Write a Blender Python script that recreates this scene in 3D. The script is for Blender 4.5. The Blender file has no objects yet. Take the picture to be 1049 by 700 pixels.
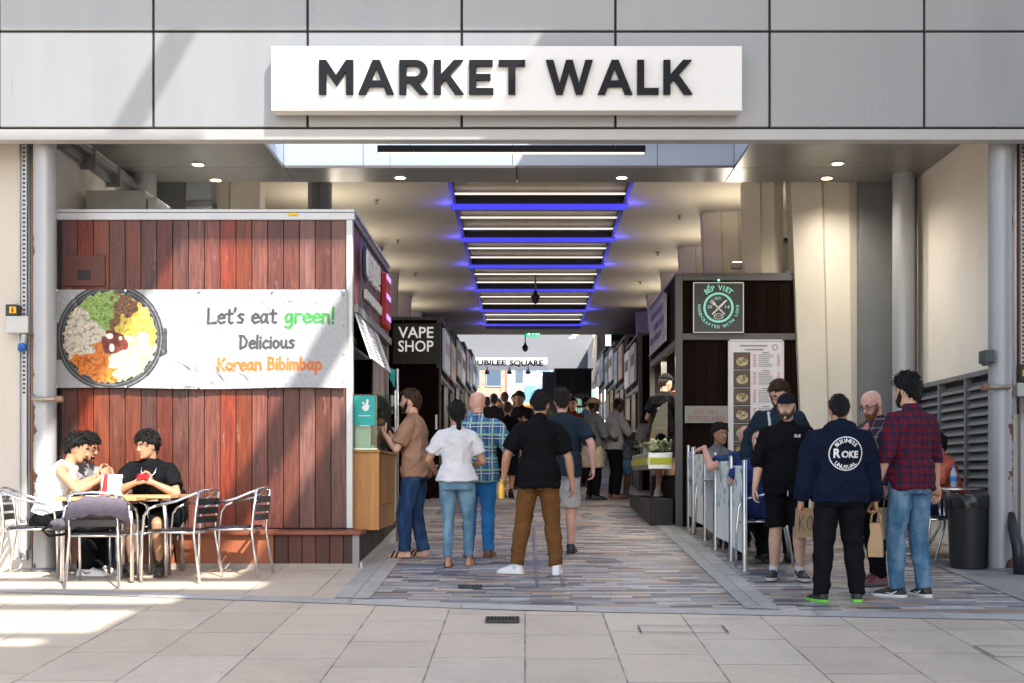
import bpy, bmesh, math, random
import numpy as np
from mathutils import Vector as V, Matrix, noise
from mathutils.bvhtree import BVHTree
random.seed(7); np.random.seed(7)
PI = math.pi
SC = bpy.context.scene
COL = SC.collection

# ------------------------------------------------------------------ place geometry
F, VX, HY, CH, SLOPE = 1250.0, 538.0, 488.5, 1.6, 0.0612   # photo focal length (px), vanishing point, eye height, ramp of the street
def gz(y): return SLOPE * y                                 # the street climbs gently away from the camera
def PX(px, Y): return (px - VX) * Y / F
def PZ(py, Y): return CH + (HY - py) * Y / F
def GY(py): return 2000.0 / (py - 412.0)

# ------------------------------------------------------------------ mesh builder
class MB:
    def __init__(s): s.v = []; s.f = []
    def add(s, vs, fs):
        o = len(s.v); s.v += [tuple(v) for v in vs]; s.f += [tuple(i + o for i in f) for f in fs]; return s
    def box(s, x0, x1, y0, y1, z0, z1):
        return s.add([(x0,y0,z0),(x1,y0,z0),(x1,y1,z0),(x0,y1,z0),(x0,y0,z1),(x1,y0,z1),(x1,y1,z1),(x0,y1,z1)],
            [(0,3,2,1),(4,5,6,7),(0,1,5,4),(1,2,6,5),(2,3,7,6),(3,0,4,7)])
    def obox(s, c, size, M=None):
        a, b, d = [q / 2 for q in size]; M = M or Matrix.Identity(3); c = V(c)
        P = [c + M @ V((i*a, j*b, k*d)) for k in (-1,1) for i, j in ((-1,-1),(1,-1),(1,1),(-1,1))]
        return s.add(P, [(0,3,2,1),(4,5,6,7),(0,1,5,4),(1,2,6,5),(2,3,7,6),(3,0,4,7)])
    def quad(s, a, b, c, d): return s.add([a,b,c,d], [(0,1,2,3)])
    def rings(s, rs, cap=True):
        n = len(rs[0]); o = len(s.v)
        for r in rs: s.v += [tuple(p) for p in r]
        for k in range(len(rs) - 1):
            for i in range(n):
                j = (i + 1) % n
                s.f.append((o+k*n+i, o+k*n+j, o+(k+1)*n+j, o+(k+1)*n+i))
        if cap:
            s.f.append(tuple(o + i for i in reversed(range(n))))
            s.f.append(tuple(o + (len(rs)-1)*n + i for i in range(n)))
        return s
    def cone(s, p0, p1, r0, r1, n=12):
        p0, p1 = V(p0), V(p1); d = (p1 - p0)
        if d.length < 1e-6: return s
        d.normalize(); a = d.orthogonal().normalized(); b = d.cross(a)
        return s.rings([[p + (a*math.cos(t)+b*math.sin(t))*r for t in [2*PI*i/n for i in range(n)]] for p, r in ((p0,r0),(p1,r1))])
    def tube(s, pts, r, n=8, close=False):
        pts = [V(p) for p in pts]; rs = r if isinstance(r, (list, tuple)) else [r]*len(pts); out = []; a = None
        for i, p in enumerate(pts):
            t = (pts[min(i+1,len(pts)-1)] - pts[max(i-1,0)])
            t = t.normalized() if t.length > 1e-9 else V((0,0,1))
            a = t.orthogonal().normalized() if a is None else (a - t*a.dot(t)).normalized()
            b = t.cross(a)
            out.append([p + (a*math.cos(q)+b*math.sin(q))*rs[i] for q in [2*PI*k/n for k in range(n)]])
        return s.rings(out)
    def ball(s, c, r, nu=14, nv=9, M=None):
        c = V(c); r = (r,r,r) if not isinstance(r,(list,tuple)) else r; M = M or Matrix.Identity(3)
        rows = []
        for j in range(1, nv):
            ph = -PI/2 + PI*j/nv
            rows.append([c + M @ V((math.cos(ph)*math.cos(2*PI*i/nu)*r[0], math.cos(ph)*math.sin(2*PI*i/nu)*r[1], math.sin(ph)*r[2])) for i in range(nu)])
        o = len(s.v); s.rings(rows, cap=False)
        b = len(s.v); s.v.append(tuple(c + M @ V((0,0,-r[2])))); t = len(s.v); s.v.append(tuple(c + M @ V((0,0,r[2]))))
        for i in range(nu):
            s.f.append((b, o+(i+1)%nu, o+i)); k = o+(nv-2)*nu; s.f.append((t, k+i, k+(i+1)%nu))
        return s
    def chain(s, pts, rad, n=14, end=True):
        pts = [V(p) for p in pts]
        for i in range(len(pts)-1): s.cone(pts[i], pts[i+1], rad[i], rad[i+1], n)
        for i in range(len(pts) - (0 if end else 1)): s.ball(pts[i], rad[i]*.995, n, 9)
        return s
    def lathe(s, c, prof, n=24):
        c = V(c)
        return s.rings([[c + V((r*math.cos(2*PI*i/n), r*math.sin(2*PI*i/n), z)) for i in range(n)] for r, z in prof])
    def xf(s, M):
        s.v = [tuple(M @ V(p)) for p in s.v]; return s
    def join(s, o):
        return s.add(o.v, o.f)
    def mesh(s, name):
        me = bpy.data.meshes.new(name); me.from_pydata(s.v, [], s.f); me.update(); return me
    def build(s, name, mat, parent=None, world=True, smooth=False, bev=0, fix=True):
        me = s.mesh(name)
        if fix:
            bm = bmesh.new(); bm.from_mesh(me); bmesh.ops.recalc_face_normals(bm, faces=bm.faces); bm.to_mesh(me); bm.free()
        return link(me, name, mat, parent, world, smooth, bev)

def link(me, name, mat, parent=None, world=True, smooth=False, bev=0):
    o = bpy.data.objects.new(name, me); COL.objects.link(o)
    if mat is not None: me.materials.append(mat)
    if parent is not None:
        o.parent = parent
        if world:
            root = parent; off = V((0,0,0))
            while root is not None: off += root.location; root = root.parent
            me.transform(Matrix.Translation(-off))
    if smooth:
        me.polygons.foreach_set('use_smooth', [True]*len(me.polygons))
        if smooth == 'auto':
            try: me.set_sharp_from_angle(angle=math.radians(38))
            except Exception: pass
    if bev:
        b = o.modifiers.new('bevel', 'BEVEL'); b.width = bev; b.segments = 2; b.limit_method = 'ANGLE'; b.angle_limit = math.radians(40)
    return o

def tag(o, label=None, cat=None, group=None, kind=None):
    if label: o['label'] = label
    if cat: o['category'] = cat
    if group: o['group'] = group
    if kind: o['kind'] = kind
    return o
def thing(name, label, cat, loc=(0,0,0), rz=0, group=None):
    o = bpy.data.objects.new(name, None); COL.objects.link(o); o.empty_display_size = .1
    o.location = loc; o.rotation_euler = (0,0,rz)
    return tag(o, label, cat, group)
def copy_tree(o, loc=None, rz=None, label=None, parent=None):
    c = o.copy(); COL.objects.link(c)
    if parent is not None: c.parent = parent
    for ch in [k for k in bpy.data.objects if k.parent == o]: copy_tree(ch, parent=c)
    if loc is not None: c.location = loc
    if rz is not None: c.rotation_euler = (0,0,rz)
    if label: c['label'] = label
    return c
ORD = ['nearest','second','third','fourth','fifth','sixth','seventh','eighth','ninth','tenth']

# ------------------------------------------------------------------ materials
def nodes(name):
    m = bpy.data.materials.new(name); m.use_nodes = True
    nt = m.node_tree; b = nt.nodes['Principled BSDF']
    return m, nt, b
def N(nt, t, **k):
    n = nt.nodes.new(t)
    for a, v in k.items():
        if a.startswith('i_'):
            key = a[2:]; key = int(key) if key.isdigit() else key
            n.inputs[key].default_value = v
        else: setattr(n, a, v)
    return n
def hexc(c): return (c[0], c[1], c[2], 1)
MATS = {}
def pm(name, col, rough=.6, metal=0, var=.12, vs=4, bump=0, bs=30, spec=.5, island=0, stretch=(1,1,1), emit=None, es=0, trans=0, alpha=1, coat=0, detail=4, rvar=0):
    if name in MATS: return MATS[name]
    m, nt, b = nodes(name); L = nt.links
    b.inputs['Roughness'].default_value = rough; b.inputs['Metallic'].default_value = metal
    b.inputs['Specular IOR Level'].default_value = spec
    b.inputs['Coat Weight'].default_value = coat
    tc = N(nt, 'ShaderNodeTexCoord'); mp = N(nt, 'ShaderNodeMapping'); mp.inputs['Scale'].default_value = stretch
    L.new(tc.outputs['Object'], mp.inputs['Vector'])
    nz = N(nt, 'ShaderNodeTexNoise', i_Scale=vs, i_Detail=detail, i_Roughness=.6); L.new(mp.outputs[0], nz.inputs['Vector'])
    cr = N(nt, 'ShaderNodeMapRange'); cr.inputs[1].default_value = .25; cr.inputs[2].default_value = .75
    cr.inputs[3].default_value = 1 - var; cr.inputs[4].default_value = 1 + var; L.new(nz.outputs[0], cr.inputs[0])
    fac = cr.outputs[0]
    if island:
        gm = N(nt, 'ShaderNodeNewGeometry'); mr = N(nt, 'ShaderNodeMapRange'); mr.inputs[3].default_value = 1-island; mr.inputs[4].default_value = 1+island
        L.new(gm.outputs['Random Per Island'], mr.inputs[0]); mu = N(nt, 'ShaderNodeMath', operation='MULTIPLY'); L.new(fac, mu.inputs[0]); L.new(mr.outputs[0], mu.inputs[1]); fac = mu.outputs[0]
    mx = N(nt, 'ShaderNodeMix', data_type='RGBA', blend_type='MULTIPLY'); mx.inputs[0].default_value = 1
    mx.inputs[6].default_value = hexc(col); L.new(fac, mx.inputs[7]); L.new(mx.outputs[2], b.inputs['Base Color'])
    if rvar:
        rr = N(nt, 'ShaderNodeMapRange'); rr.inputs[1].default_value=.3; rr.inputs[2].default_value=.7; rr.inputs[3].default_value = max(.02,rough-rvar); rr.inputs[4].default_value = min(1,rough+rvar)
        L.new(nz.outputs[0], rr.inputs[0]); L.new(rr.outputs[0], b.inputs['Roughness'])
    if bump:
        n2 = N(nt, 'ShaderNodeTexNoise', i_Scale=bs, i_Detail=5, i_Roughness=.55); L.new(mp.outputs[0], n2.inputs['Vector'])
        bp = N(nt, 'ShaderNodeBump', i_Strength=bump, i_Distance=.02); L.new(n2.outputs[0], bp.inputs['Height']); L.new(bp.outputs[0], b.inputs['Normal'])
    if emit: b.inputs['Emission Color'].default_value = hexc(emit); b.inputs['Emission Strength'].default_value = es
    if trans: b.inputs['Transmission Weight'].default_value = trans
    if alpha < 1: b.inputs['Alpha'].default_value = alpha
    MATS[name] = m; return m
def srgb(r, g, b):
    f = lambda c: ((c/255+.055)/1.055)**2.4 if c > 10 else c/255/12.92
    return (f(r), f(g), f(b))

def wood(name, c1, c2, rough=.5, grain=1.0, axis='z', island=.35, spec=.4, wear=0, huevar=0):
    m, nt, b = nodes(name); L = nt.links
    tc = N(nt, 'ShaderNodeTexCoord'); gm = N(nt, 'ShaderNodeNewGeometry')
    off = N(nt, 'ShaderNodeVectorMath', operation='SCALE'); cmb = N(nt, 'ShaderNodeCombineXYZ')
    for i in range(3): L.new(gm.outputs['Random Per Island'], cmb.inputs[i])
    L.new(cmb.outputs[0], off.inputs[0]); off.inputs['Scale'].default_value = 37
    ad = N(nt, 'ShaderNodeVectorMath', operation='ADD'); L.new(tc.outputs['Object'], ad.inputs[0]); L.new(off.outputs[0], ad.inputs[1])
    mp = N(nt, 'ShaderNodeMapping'); mp.inputs['Scale'].default_value = {'z':(14,14,1.1),'x':(1.1,14,14),'y':(14,1.1,14)}[axis]
    L.new(ad.outputs[0], mp.inputs[0])
    nz = N(nt, 'ShaderNodeTexNoise', i_Scale=grain*1.6, i_Detail=8, i_Roughness=.65, i_Distortion=.6); L.new(mp.outputs[0], nz.inputs['Vector'])
    mp2 = N(nt, 'ShaderNodeMapping'); mp2.inputs['Scale'].default_value = {'z':(3.2,3.2,.9),'x':(.9,3.2,3.2),'y':(3.2,.9,3.2)}[axis]; L.new(ad.outputs[0], mp2.inputs[0])
    vo = N(nt, 'ShaderNodeTexVoronoi', i_Scale=2.1); L.new(mp2.outputs[0], vo.inputs['Vector'])
    kn = N(nt, 'ShaderNodeMapRange'); kn.inputs[1].default_value=.03; kn.inputs[2].default_value=.11; kn.inputs[3].default_value=.45; kn.inputs[4].default_value=1; L.new(vo.outputs['Distance'], kn.inputs[0])
    mr = N(nt, 'ShaderNodeMapRange'); mr.inputs[1].default_value=.3; mr.inputs[2].default_value=.7; L.new(nz.outputs[0], mr.inputs[0])
    mx = N(nt, 'ShaderNodeMix', data_type='RGBA'); mx.inputs[6].default_value=hexc(c1); mx.inputs[7].default_value=hexc(c2); L.new(mr.outputs[0], mx.inputs[0])
    ir = N(nt, 'ShaderNodeMapRange'); ir.inputs[3].default_value=1-island; ir.inputs[4].default_value=1+island; L.new(gm.outputs['Random Per Island'], ir.inputs[0])
    mu = N(nt, 'ShaderNodeMath', operation='MULTIPLY'); L.new(ir.outputs[0], mu.inputs[0]); L.new(kn.outputs[0], mu.inputs[1])
    m2 = N(nt, 'ShaderNodeMix', data_type='RGBA', blend_type='MULTIPLY'); m2.inputs[0].default_value=1; L.new(mx.outputs[2], m2.inputs[6]); L.new(mu.outputs[0], m2.inputs[7])
    outc = m2.outputs[2]
    if huevar:
        wr_ = N(nt, 'ShaderNodeTexWhiteNoise', noise_dimensions='1D'); L.new(gm.outputs['Random Per Island'], wr_.inputs['W'])
        hs = N(nt, 'ShaderNodeHueSaturation'); h1 = N(nt, 'ShaderNodeMapRange'); h1.inputs[3].default_value=.5-huevar; h1.inputs[4].default_value=.5+huevar*1.3; L.new(wr_.outputs['Value'], h1.inputs[0]); L.new(h1.outputs[0], hs.inputs['Hue'])
        sc_ = N(nt, 'ShaderNodeSeparateColor'); L.new(wr_.outputs['Color'], sc_.inputs[0]); h2 = N(nt, 'ShaderNodeMapRange'); h2.inputs[3].default_value=.72; h2.inputs[4].default_value=1.1; L.new(sc_.outputs[1], h2.inputs[0]); L.new(h2.outputs[0], hs.inputs['Saturation'])
        L.new(outc, hs.inputs['Color']); outc = hs.outputs[0]
    if wear:
        mp3 = N(nt, 'ShaderNodeMapping'); mp3.inputs['Scale'].default_value = (9,9,2.2); L.new(ad.outputs[0], mp3.inputs[0])
        n4 = N(nt, 'ShaderNodeTexNoise', i_Scale=1.4, i_Detail=9, i_Roughness=.75); L.new(mp3.outputs[0], n4.inputs['Vector'])
        w4 = N(nt, 'ShaderNodeMapRange'); w4.inputs[1].default_value=.60; w4.inputs[2].default_value=.74; w4.inputs[4].default_value=wear; L.new(n4.outputs[0], w4.inputs[0])
        m4 = N(nt, 'ShaderNodeMix', data_type='RGBA'); L.new(w4.outputs[0], m4.inputs[0]); L.new(outc, m4.inputs[6]); m4.inputs[7].default_value = (.36,.24,.22,1); outc = m4.outputs[2]
    L.new(outc, b.inputs['Base Color'])
    rr = N(nt, 'ShaderNodeMapRange'); rr.inputs[3].default_value=rough-.12; rr.inputs[4].default_value=rough+.15; L.new(nz.outputs[0], rr.inputs[0]); L.new(rr.outputs[0], b.inputs['Roughness'])
    b.inputs['Specular IOR Level'].default_value = spec
    bp = N(nt, 'ShaderNodeBump', i_Strength=.35, i_Distance=.006); L.new(nz.outputs[0], bp.inputs['Height']); L.new(bp.outputs[0], b.inputs['Normal'])
    return m

def mathn(nt, op, a, b=None):
    n = N(nt, 'ShaderNodeMath', operation=op)
    for i, q in enumerate((a, b)):
        if q is None: continue
        if isinstance(q, (int, float)): n.inputs[i].default_value = q
        else: nt.links.new(q, n.inputs[i])
    return n.outputs[0]
def pavers(name, Lx, Wy, cols, joint=.006, jc=(.10,.095,.09), rough=.55, swap=False, var=.18, tone=.14):
    """staggered rows of pavers with a colour of its own for each; Lx long, Wy wide"""
    m, nt, b = nodes(name); L = nt.links
    tc = N(nt, 'ShaderNodeTexCoord'); sp = N(nt, 'ShaderNodeSeparateXYZ'); L.new(tc.outputs['Object'], sp.inputs[0])
    x, y = sp.outputs[0], sp.outputs[1]
    if swap: x, y = y, x
    r = mathn(nt, 'DIVIDE', y, Wy); row = mathn(nt, 'FLOOR', r); fy = mathn(nt, 'SUBTRACT', r, row)
    wn = N(nt, 'ShaderNodeTexWhiteNoise', noise_dimensions='1D'); L.new(row, wn.inputs['W'])
    xo = mathn(nt, 'ADD', mathn(nt, 'DIVIDE', x, Lx), mathn(nt, 'MULTIPLY', wn.outputs[0], 7.3))
    col = mathn(nt, 'FLOOR', xo); fx = mathn(nt, 'SUBTRACT', xo, col)
    cm = N(nt, 'ShaderNodeCombineXYZ'); L.new(row, cm.inputs[0]); L.new(col, cm.inputs[1])
    w2 = N(nt, 'ShaderNodeTexWhiteNoise', noise_dimensions='2D'); L.new(cm.outputs[0], w2.inputs['Vector'])
    ramp = N(nt, 'ShaderNodeValToRGB'); ramp.color_ramp.interpolation = 'CONSTANT'
    e = ramp.color_ramp.elements
    while len(e) < len(cols): e.new(.5)
    acc = 0; tot = sum(w for w, c in cols)
    for i, (w, c) in enumerate(cols): e[i].position = acc/tot; e[i].color = hexc(c); acc += w
    L.new(w2.outputs['Value'], ramp.inputs[0])
    n1 = N(nt, 'ShaderNodeTexNoise', i_Scale=3.0, i_Detail=8, i_Roughness=.7); L.new(tc.outputs['Object'], n1.inputs['Vector'])
    mr = N(nt, 'ShaderNodeMapRange'); mr.inputs[1].default_value=.25; mr.inputs[2].default_value=.75; mr.inputs[3].default_value=1-var; mr.inputs[4].default_value=1+var; L.new(n1.outputs[0], mr.inputs[0])
    sp2 = N(nt, 'ShaderNodeSeparateColor'); L.new(w2.outputs['Color'], sp2.inputs[0])
    mr2 = N(nt, 'ShaderNodeMapRange'); mr2.inputs[3].default_value=1-tone; mr2.inputs[4].default_value=1+tone; L.new(sp2.outputs[1], mr2.inputs[0])
    n7 = N(nt, 'ShaderNodeTexNoise', i_Scale=38, i_Detail=6, i_Roughness=.8); L.new(tc.outputs['Object'], n7.inputs['Vector'])
    m7 = N(nt, 'ShaderNodeMapRange'); m7.inputs[1].default_value=.3; m7.inputs[2].default_value=.7; m7.inputs[3].default_value=.86; m7.inputs[4].default_value=1.12; L.new(n7.outputs[0], m7.inputs[0])
    mu = mathn(nt, 'MULTIPLY', mathn(nt, 'MULTIPLY', mr.outputs[0], mr2.outputs[0]), m7.outputs[0])
    mx = N(nt, 'ShaderNodeMix', data_type='RGBA', blend_type='MULTIPLY'); mx.inputs[0].default_value=1; L.new(ramp.outputs[0], mx.inputs[6]); L.new(mu, mx.inputs[7])
    jx = mathn(nt, 'LESS_THAN', mathn(nt, 'MULTIPLY', mathn(nt, 'MINIMUM', fx, mathn(nt, 'SUBTRACT', 1.0, fx)), Lx), joint/2)
    jy = mathn(nt, 'LESS_THAN', mathn(nt, 'MULTIPLY', mathn(nt, 'MINIMUM', fy, mathn(nt, 'SUBTRACT', 1.0, fy)), Wy), joint/2)
    j = mathn(nt, 'MAXIMUM', jx, jy)
    n5 = N(nt, 'ShaderNodeTexNoise', i_Scale=.9, i_Detail=9, i_Roughness=.72, i_Distortion=.5); L.new(tc.outputs['Object'], n5.inputs['Vector'])
    st = N(nt, 'ShaderNodeMapRange'); st.inputs[1].default_value=.5; st.inputs[2].default_value=.72; st.inputs[3].default_value=1.0; st.inputs[4].default_value=.82; L.new(n5.outputs[0], st.inputs[0])
    vo = N(nt, 'ShaderNodeTexVoronoi', i_Scale=2.3); L.new(tc.outputs['Object'], vo.inputs['Vector'])
    gum = N(nt, 'ShaderNodeMapRange'); gum.inputs[1].default_value=.028; gum.inputs[2].default_value=.045; gum.inputs[3].default_value=.5; gum.inputs[4].default_value=1; L.new(vo.outputs['Distance'], gum.inputs[0])
    dirt = mathn(nt, 'MULTIPLY', st.outputs[0], gum.outputs[0])
    mxd = N(nt, 'ShaderNodeMix', data_type='RGBA', blend_type='MULTIPLY'); mxd.inputs[0].default_value=1; L.new(mx.outputs[2], mxd.inputs[6]); L.new(dirt, mxd.inputs[7]); mx = mxd
    jn = N(nt, 'ShaderNodeMapRange'); jn.inputs[1].default_value=.3; jn.inputs[2].default_value=.7; jn.inputs[3].default_value=.25; jn.inputs[4].default_value=1.0
    n6 = N(nt, 'ShaderNodeTexNoise', i_Scale=5, i_Detail=3); L.new(tc.outputs['Object'], n6.inputs['Vector']); L.new(n6.outputs[0], jn.inputs[0])
    jraw = j; j = mathn(nt, 'MULTIPLY', j, jn.outputs[0])
    m3 = N(nt, 'ShaderNodeMix', data_type='RGBA'); L.new(j, m3.inputs[0]); L.new(mx.outputs[2], m3.inputs[6]); m3.inputs[7].default_value = hexc(jc)
    L.new(m3.outputs[2], b.inputs['Base Color'])
    rr = N(nt, 'ShaderNodeMapRange'); rr.inputs[3].default_value=rough-.12; rr.inputs[4].default_value=rough+.2; L.new(n1.outputs[0], rr.inputs[0]); L.new(rr.outputs[0], b.inputs['Roughness'])
    n3 = N(nt, 'ShaderNodeTexNoise', i_Scale=45, i_Detail=4); L.new(tc.outputs['Object'], n3.inputs['Vector'])
    hh = mathn(nt, 'SUBTRACT', mathn(nt, 'MULTIPLY', n3.outputs[0], .25), j)
    bp = N(nt, 'ShaderNodeBump', i_Strength=.5, i_Distance=.005); L.new(hh, bp.inputs['Height']); L.new(bp.outputs[0], b.inputs['Normal'])
    return m

def plaid(name, base, stripes, rough=.8, off=(0,0)):
    """stripes: (axis 0=x 2=z, period, width, phase, colour, strength)"""
    m, nt, b = nodes(name); L = nt.links
    tc = N(nt, 'ShaderNodeTexCoord'); sp = N(nt, 'ShaderNodeSeparateXYZ'); L.new(tc.outputs['Object'], sp.inputs[0])
    nz = N(nt, 'ShaderNodeTexNoise', i_Scale=5, i_Detail=2); L.new(tc.outputs['Object'], nz.inputs['Vector'])
    wob = mathn(nt, 'MULTIPLY', mathn(nt, 'SUBTRACT', nz.outputs[0], .5), .03)
    cur = None
    for ax, per, wid, ph, c, st in stripes:
        t = mathn(nt, 'ADD', mathn(nt, 'ADD', sp.outputs[ax], wob), ph)
        fr = mathn(nt, 'FRACT', mathn(nt, 'DIVIDE', t, per))
        k = mathn(nt, 'MULTIPLY', mathn(nt, 'LESS_THAN', fr, wid/per), st)
        mx = N(nt, 'ShaderNodeMix', data_type='RGBA'); L.new(k, mx.inputs[0])
        if cur is None: mx.inputs[6].default_value = hexc(base)
        else: L.new(cur, mx.inputs[6])
        mx.inputs[7].default_value = hexc(c); cur = mx.outputs[2]
    L.new(cur, b.inputs['Base Color']); b.inputs['Roughness'].default_value = rough
    b.inputs['Specular IOR Level'].default_value = .15
    n2 = N(nt, 'ShaderNodeTexNoise', i_Scale=11, i_Detail=4, i_Distortion=.8); L.new(tc.outputs['Object'], n2.inputs['Vector'])
    bp = N(nt, 'ShaderNodeBump', i_Strength=.5, i_Distance=.03); L.new(n2.outputs[0], bp.inputs['Height']); L.new(bp.outputs[0], b.inputs['Normal'])
    return m

def cloth(name, col, var=.12, rough=.85, sheen=.2, bump=.5):
    if name in MATS: return MATS[name]
    m, nt, b = nodes(name); L = nt.links
    tc = N(nt, 'ShaderNodeTexCoord')
    n1 = N(nt, 'ShaderNodeTexNoise', i_Scale=7, i_Detail=5, i_Distortion=.7); L.new(tc.outputs['Object'], n1.inputs['Vector'])
    mr = N(nt, 'ShaderNodeMapRange'); mr.inputs[1].default_value=.3; mr.inputs[2].default_value=.7; mr.inputs[3].default_value=1-var; mr.inputs[4].default_value=1+var; L.new(n1.outputs[0], mr.inputs[0])
    mx = N(nt, 'ShaderNodeMix', data_type='RGBA', blend_type='MULTIPLY'); mx.inputs[0].default_value=1; mx.inputs[6].default_value=hexc(col); L.new(mr.outputs[0], mx.inputs[7]); L.new(mx.outputs[2], b.inputs['Base Color'])
    b.inputs['Roughness'].default_value = rough; b.inputs['Specular IOR Level'].default_value = .06
    n2 = N(nt, 'ShaderNodeTexNoise', i_Scale=11, i_Detail=4, i_Distortion=.9); L.new(tc.outputs['Object'], n2.inputs['Vector'])
    n3 = N(nt, 'ShaderNodeTexNoise', i_Scale=320, i_Detail=1); L.new(tc.outputs['Object'], n3.inputs['Vector'])
    hh = mathn(nt, 'ADD', n2.outputs[0], mathn(nt, 'MULTIPLY', n3.outputs[0], .03))
    bp = N(nt, 'ShaderNodeBump', i_Strength=bump, i_Distance=.03); L.new(hh, bp.inputs['Height']); L.new(bp.outputs[0], b.inputs['Normal'])
    MATS[name] = m; return m
def denim(name, col, fade, rough=.85):
    m, nt, b = nodes(name); L = nt.links
    tc = N(nt, 'ShaderNodeTexCoord')
    mp = N(nt, 'ShaderNodeMapping'); mp.inputs['Scale'].default_value = (5,5,2.2); L.new(tc.outputs['Object'], mp.inputs[0])
    n1 = N(nt, 'ShaderNodeTexNoise', i_Scale=1.6, i_Detail=5); L.new(mp.outputs[0], n1.inputs['Vector'])
    mr = N(nt, 'ShaderNodeMapRange'); mr.inputs[1].default_value=.42; mr.inputs[2].default_value=.68; L.new(n1.outputs[0], mr.inputs[0])
    mx = N(nt, 'ShaderNodeMix', data_type='RGBA'); mx.inputs[6].default_value=hexc(col); mx.inputs[7].default_value=hexc(fade); L.new(mr.outputs[0], mx.inputs[0]); L.new(mx.outputs[2], b.inputs['Base Color'])
    b.inputs['Roughness'].default_value = rough; b.inputs['Specular IOR Level'].default_value = .15
    n2 = N(nt, 'ShaderNodeTexNoise', i_Scale=13, i_Detail=4, i_Distortion=1); L.new(tc.outputs['Object'], n2.inputs['Vector'])
    bp = N(nt, 'ShaderNodeBump', i_Strength=.55, i_Distance=.03); L.new(n2.outputs[0], bp.inputs['Height']); L.new(bp.outputs[0], b.inputs['Normal'])
    return m
def skin(name, col):
    if name in MATS: return MATS[name]
    m = pm(name, col, rough=.5, var=.14, vs=9, bump=.08, bs=60, spec=.35)
    b = m.node_tree.nodes['Principled BSDF']
    b.inputs['Subsurface Weight'].default_value = .08; b.inputs['Subsurface Radius'].default_value = (.02,.008,.004); b.inputs['Subsurface Scale'].default_value = .5
    return m
def glassm(name, tint=(.9,.95,.93), alpha=.22, rough=.03):
    """thin glazing: mostly see-through with a clear reflection"""
    m, nt, b = nodes(name); L = nt.links
    tr = N(nt, 'ShaderNodeBsdfTransparent'); tr.inputs[0].default_value = hexc(tint)
    gl = N(nt, 'ShaderNodeBsdfGlossy'); gl.inputs['Roughness'].default_value = rough
    lw = N(nt, 'ShaderNodeLayerWeight'); lw.inputs[0].default_value = .5
    fa = mathn(nt, 'ADD', mathn(nt, 'MULTIPLY', mathn(nt, 'POWER', lw.outputs['Facing'], 4.0), .8), .03+alpha*.06)
    mx = N(nt, 'ShaderNodeMixShader'); L.new(fa, mx.inputs[0]); L.new(tr.outputs[0], mx.inputs[1]); L.new(gl.outputs[0], mx.inputs[2])
    L.new(mx.outputs[0], nt.nodes['Material Output'].inputs[0]); return m

# ------------------------------------------------------------------ text
def text_mesh(s, bold=0.0, shear=0, extrude=0.0, res=3, spacing=1.0):
    cu = bpy.data.curves.new('txt', 'FONT'); cu.body = s; cu.offset = bold; cu.shear = shear; cu.extrude = extrude; cu.resolution_u = res; cu.space_character = spacing
    o = bpy.data.objects.new('txt', cu); COL.objects.link(o)
    dg = bpy.context.evaluated_depsgraph_get(); me = bpy.data.meshes.new_from_object(o.evaluated_get(dg))
    bpy.data.objects.remove(o); bpy.data.curves.remove(cu)
    mb = MB(); mb.v = [tuple(v.co) for v in me.vertices]; mb.f = [tuple(p.vertices) for p in me.polygons]
    bpy.data.meshes.remove(me); return mb
def fit(mb, x0, x1, y0, y1):
    """scale flat text (x,y) into the box"""
    a = np.array(mb.v); mn, mx = a.min(0), a.max(0); out = a.copy()
    out[:,0] = x0 + (a[:,0]-mn[0])/(mx[0]-mn[0])*(x1-x0); out[:,1] = y0 + (a[:,1]-mn[1])/max(1e-9,mx[1]-mn[1])*(y1-y0)
    mb.v = [tuple(p) for p in out]; return mb
def stand(mb, y, depth=1.0, flip=False):
    """flat text (x, up, thickness) -> upright, facing -Y (towards the entrance) at depth y"""
    mb.v = [((-p[0] if flip else p[0]), y - p[2]*depth, p[1]) for p in mb.v]; return mb
def arc_text(s, r, a_mid, a_span, size, top=True, bold=.01):
    """letters round a circle, centre at the origin, in the x/y plane"""
    out = MB(); n = len(s)
    for i, ch in enumerate(s):
        if ch == ' ': continue
        t = (i + .5)/n - .5
        a = a_mid - t*a_span if top else a_mid + t*a_span
        g = text_mesh(ch, bold=bold, res=2); arr = np.array(g.v); w = (arr[:,0].max()+arr[:,0].min())/2
        rot = a - PI/2 if top else a + PI/2
        rr = r if top else r
        for k, p in enumerate(g.v):
            x, y = (p[0]-w)*size, p[1]*size - (0 if top else size*.72)
            c, s_ = math.cos(rot), math.sin(rot)
            if not top: y = y + 0
            g.v[k] = (rr*math.cos(a) + x*c - y*s_, rr*math.sin(a) + x*s_ + y*c, p[2])
        out.join(g)
    return out
def ring2d(r0, r1, n=48, a0=0, a1=2*PI):
    m = MB(); st = [(a0+(a1-a0)*i/n) for i in range(n+1)]
    for i in range(n):
        m.quad(*[(r*math.cos(a), r*math.sin(a), 0) for r, a in ((r0,st[i]),(r1,st[i]),(r1,st[i+1]),(r0,st[i+1]))])
    return m
def poly2d(pts): return MB().add([(p[0],p[1],0) for p in pts], [tuple(range(len(pts)))])
def bar2d(p, q, w):
    p, q = V((p[0],p[1],0)), V((q[0],q[1],0)); d = (q-p).normalized(); n = V((-d.y,d.x,0))*w/2
    return MB().quad(p+n, p-n, q-n, q+n)
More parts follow.
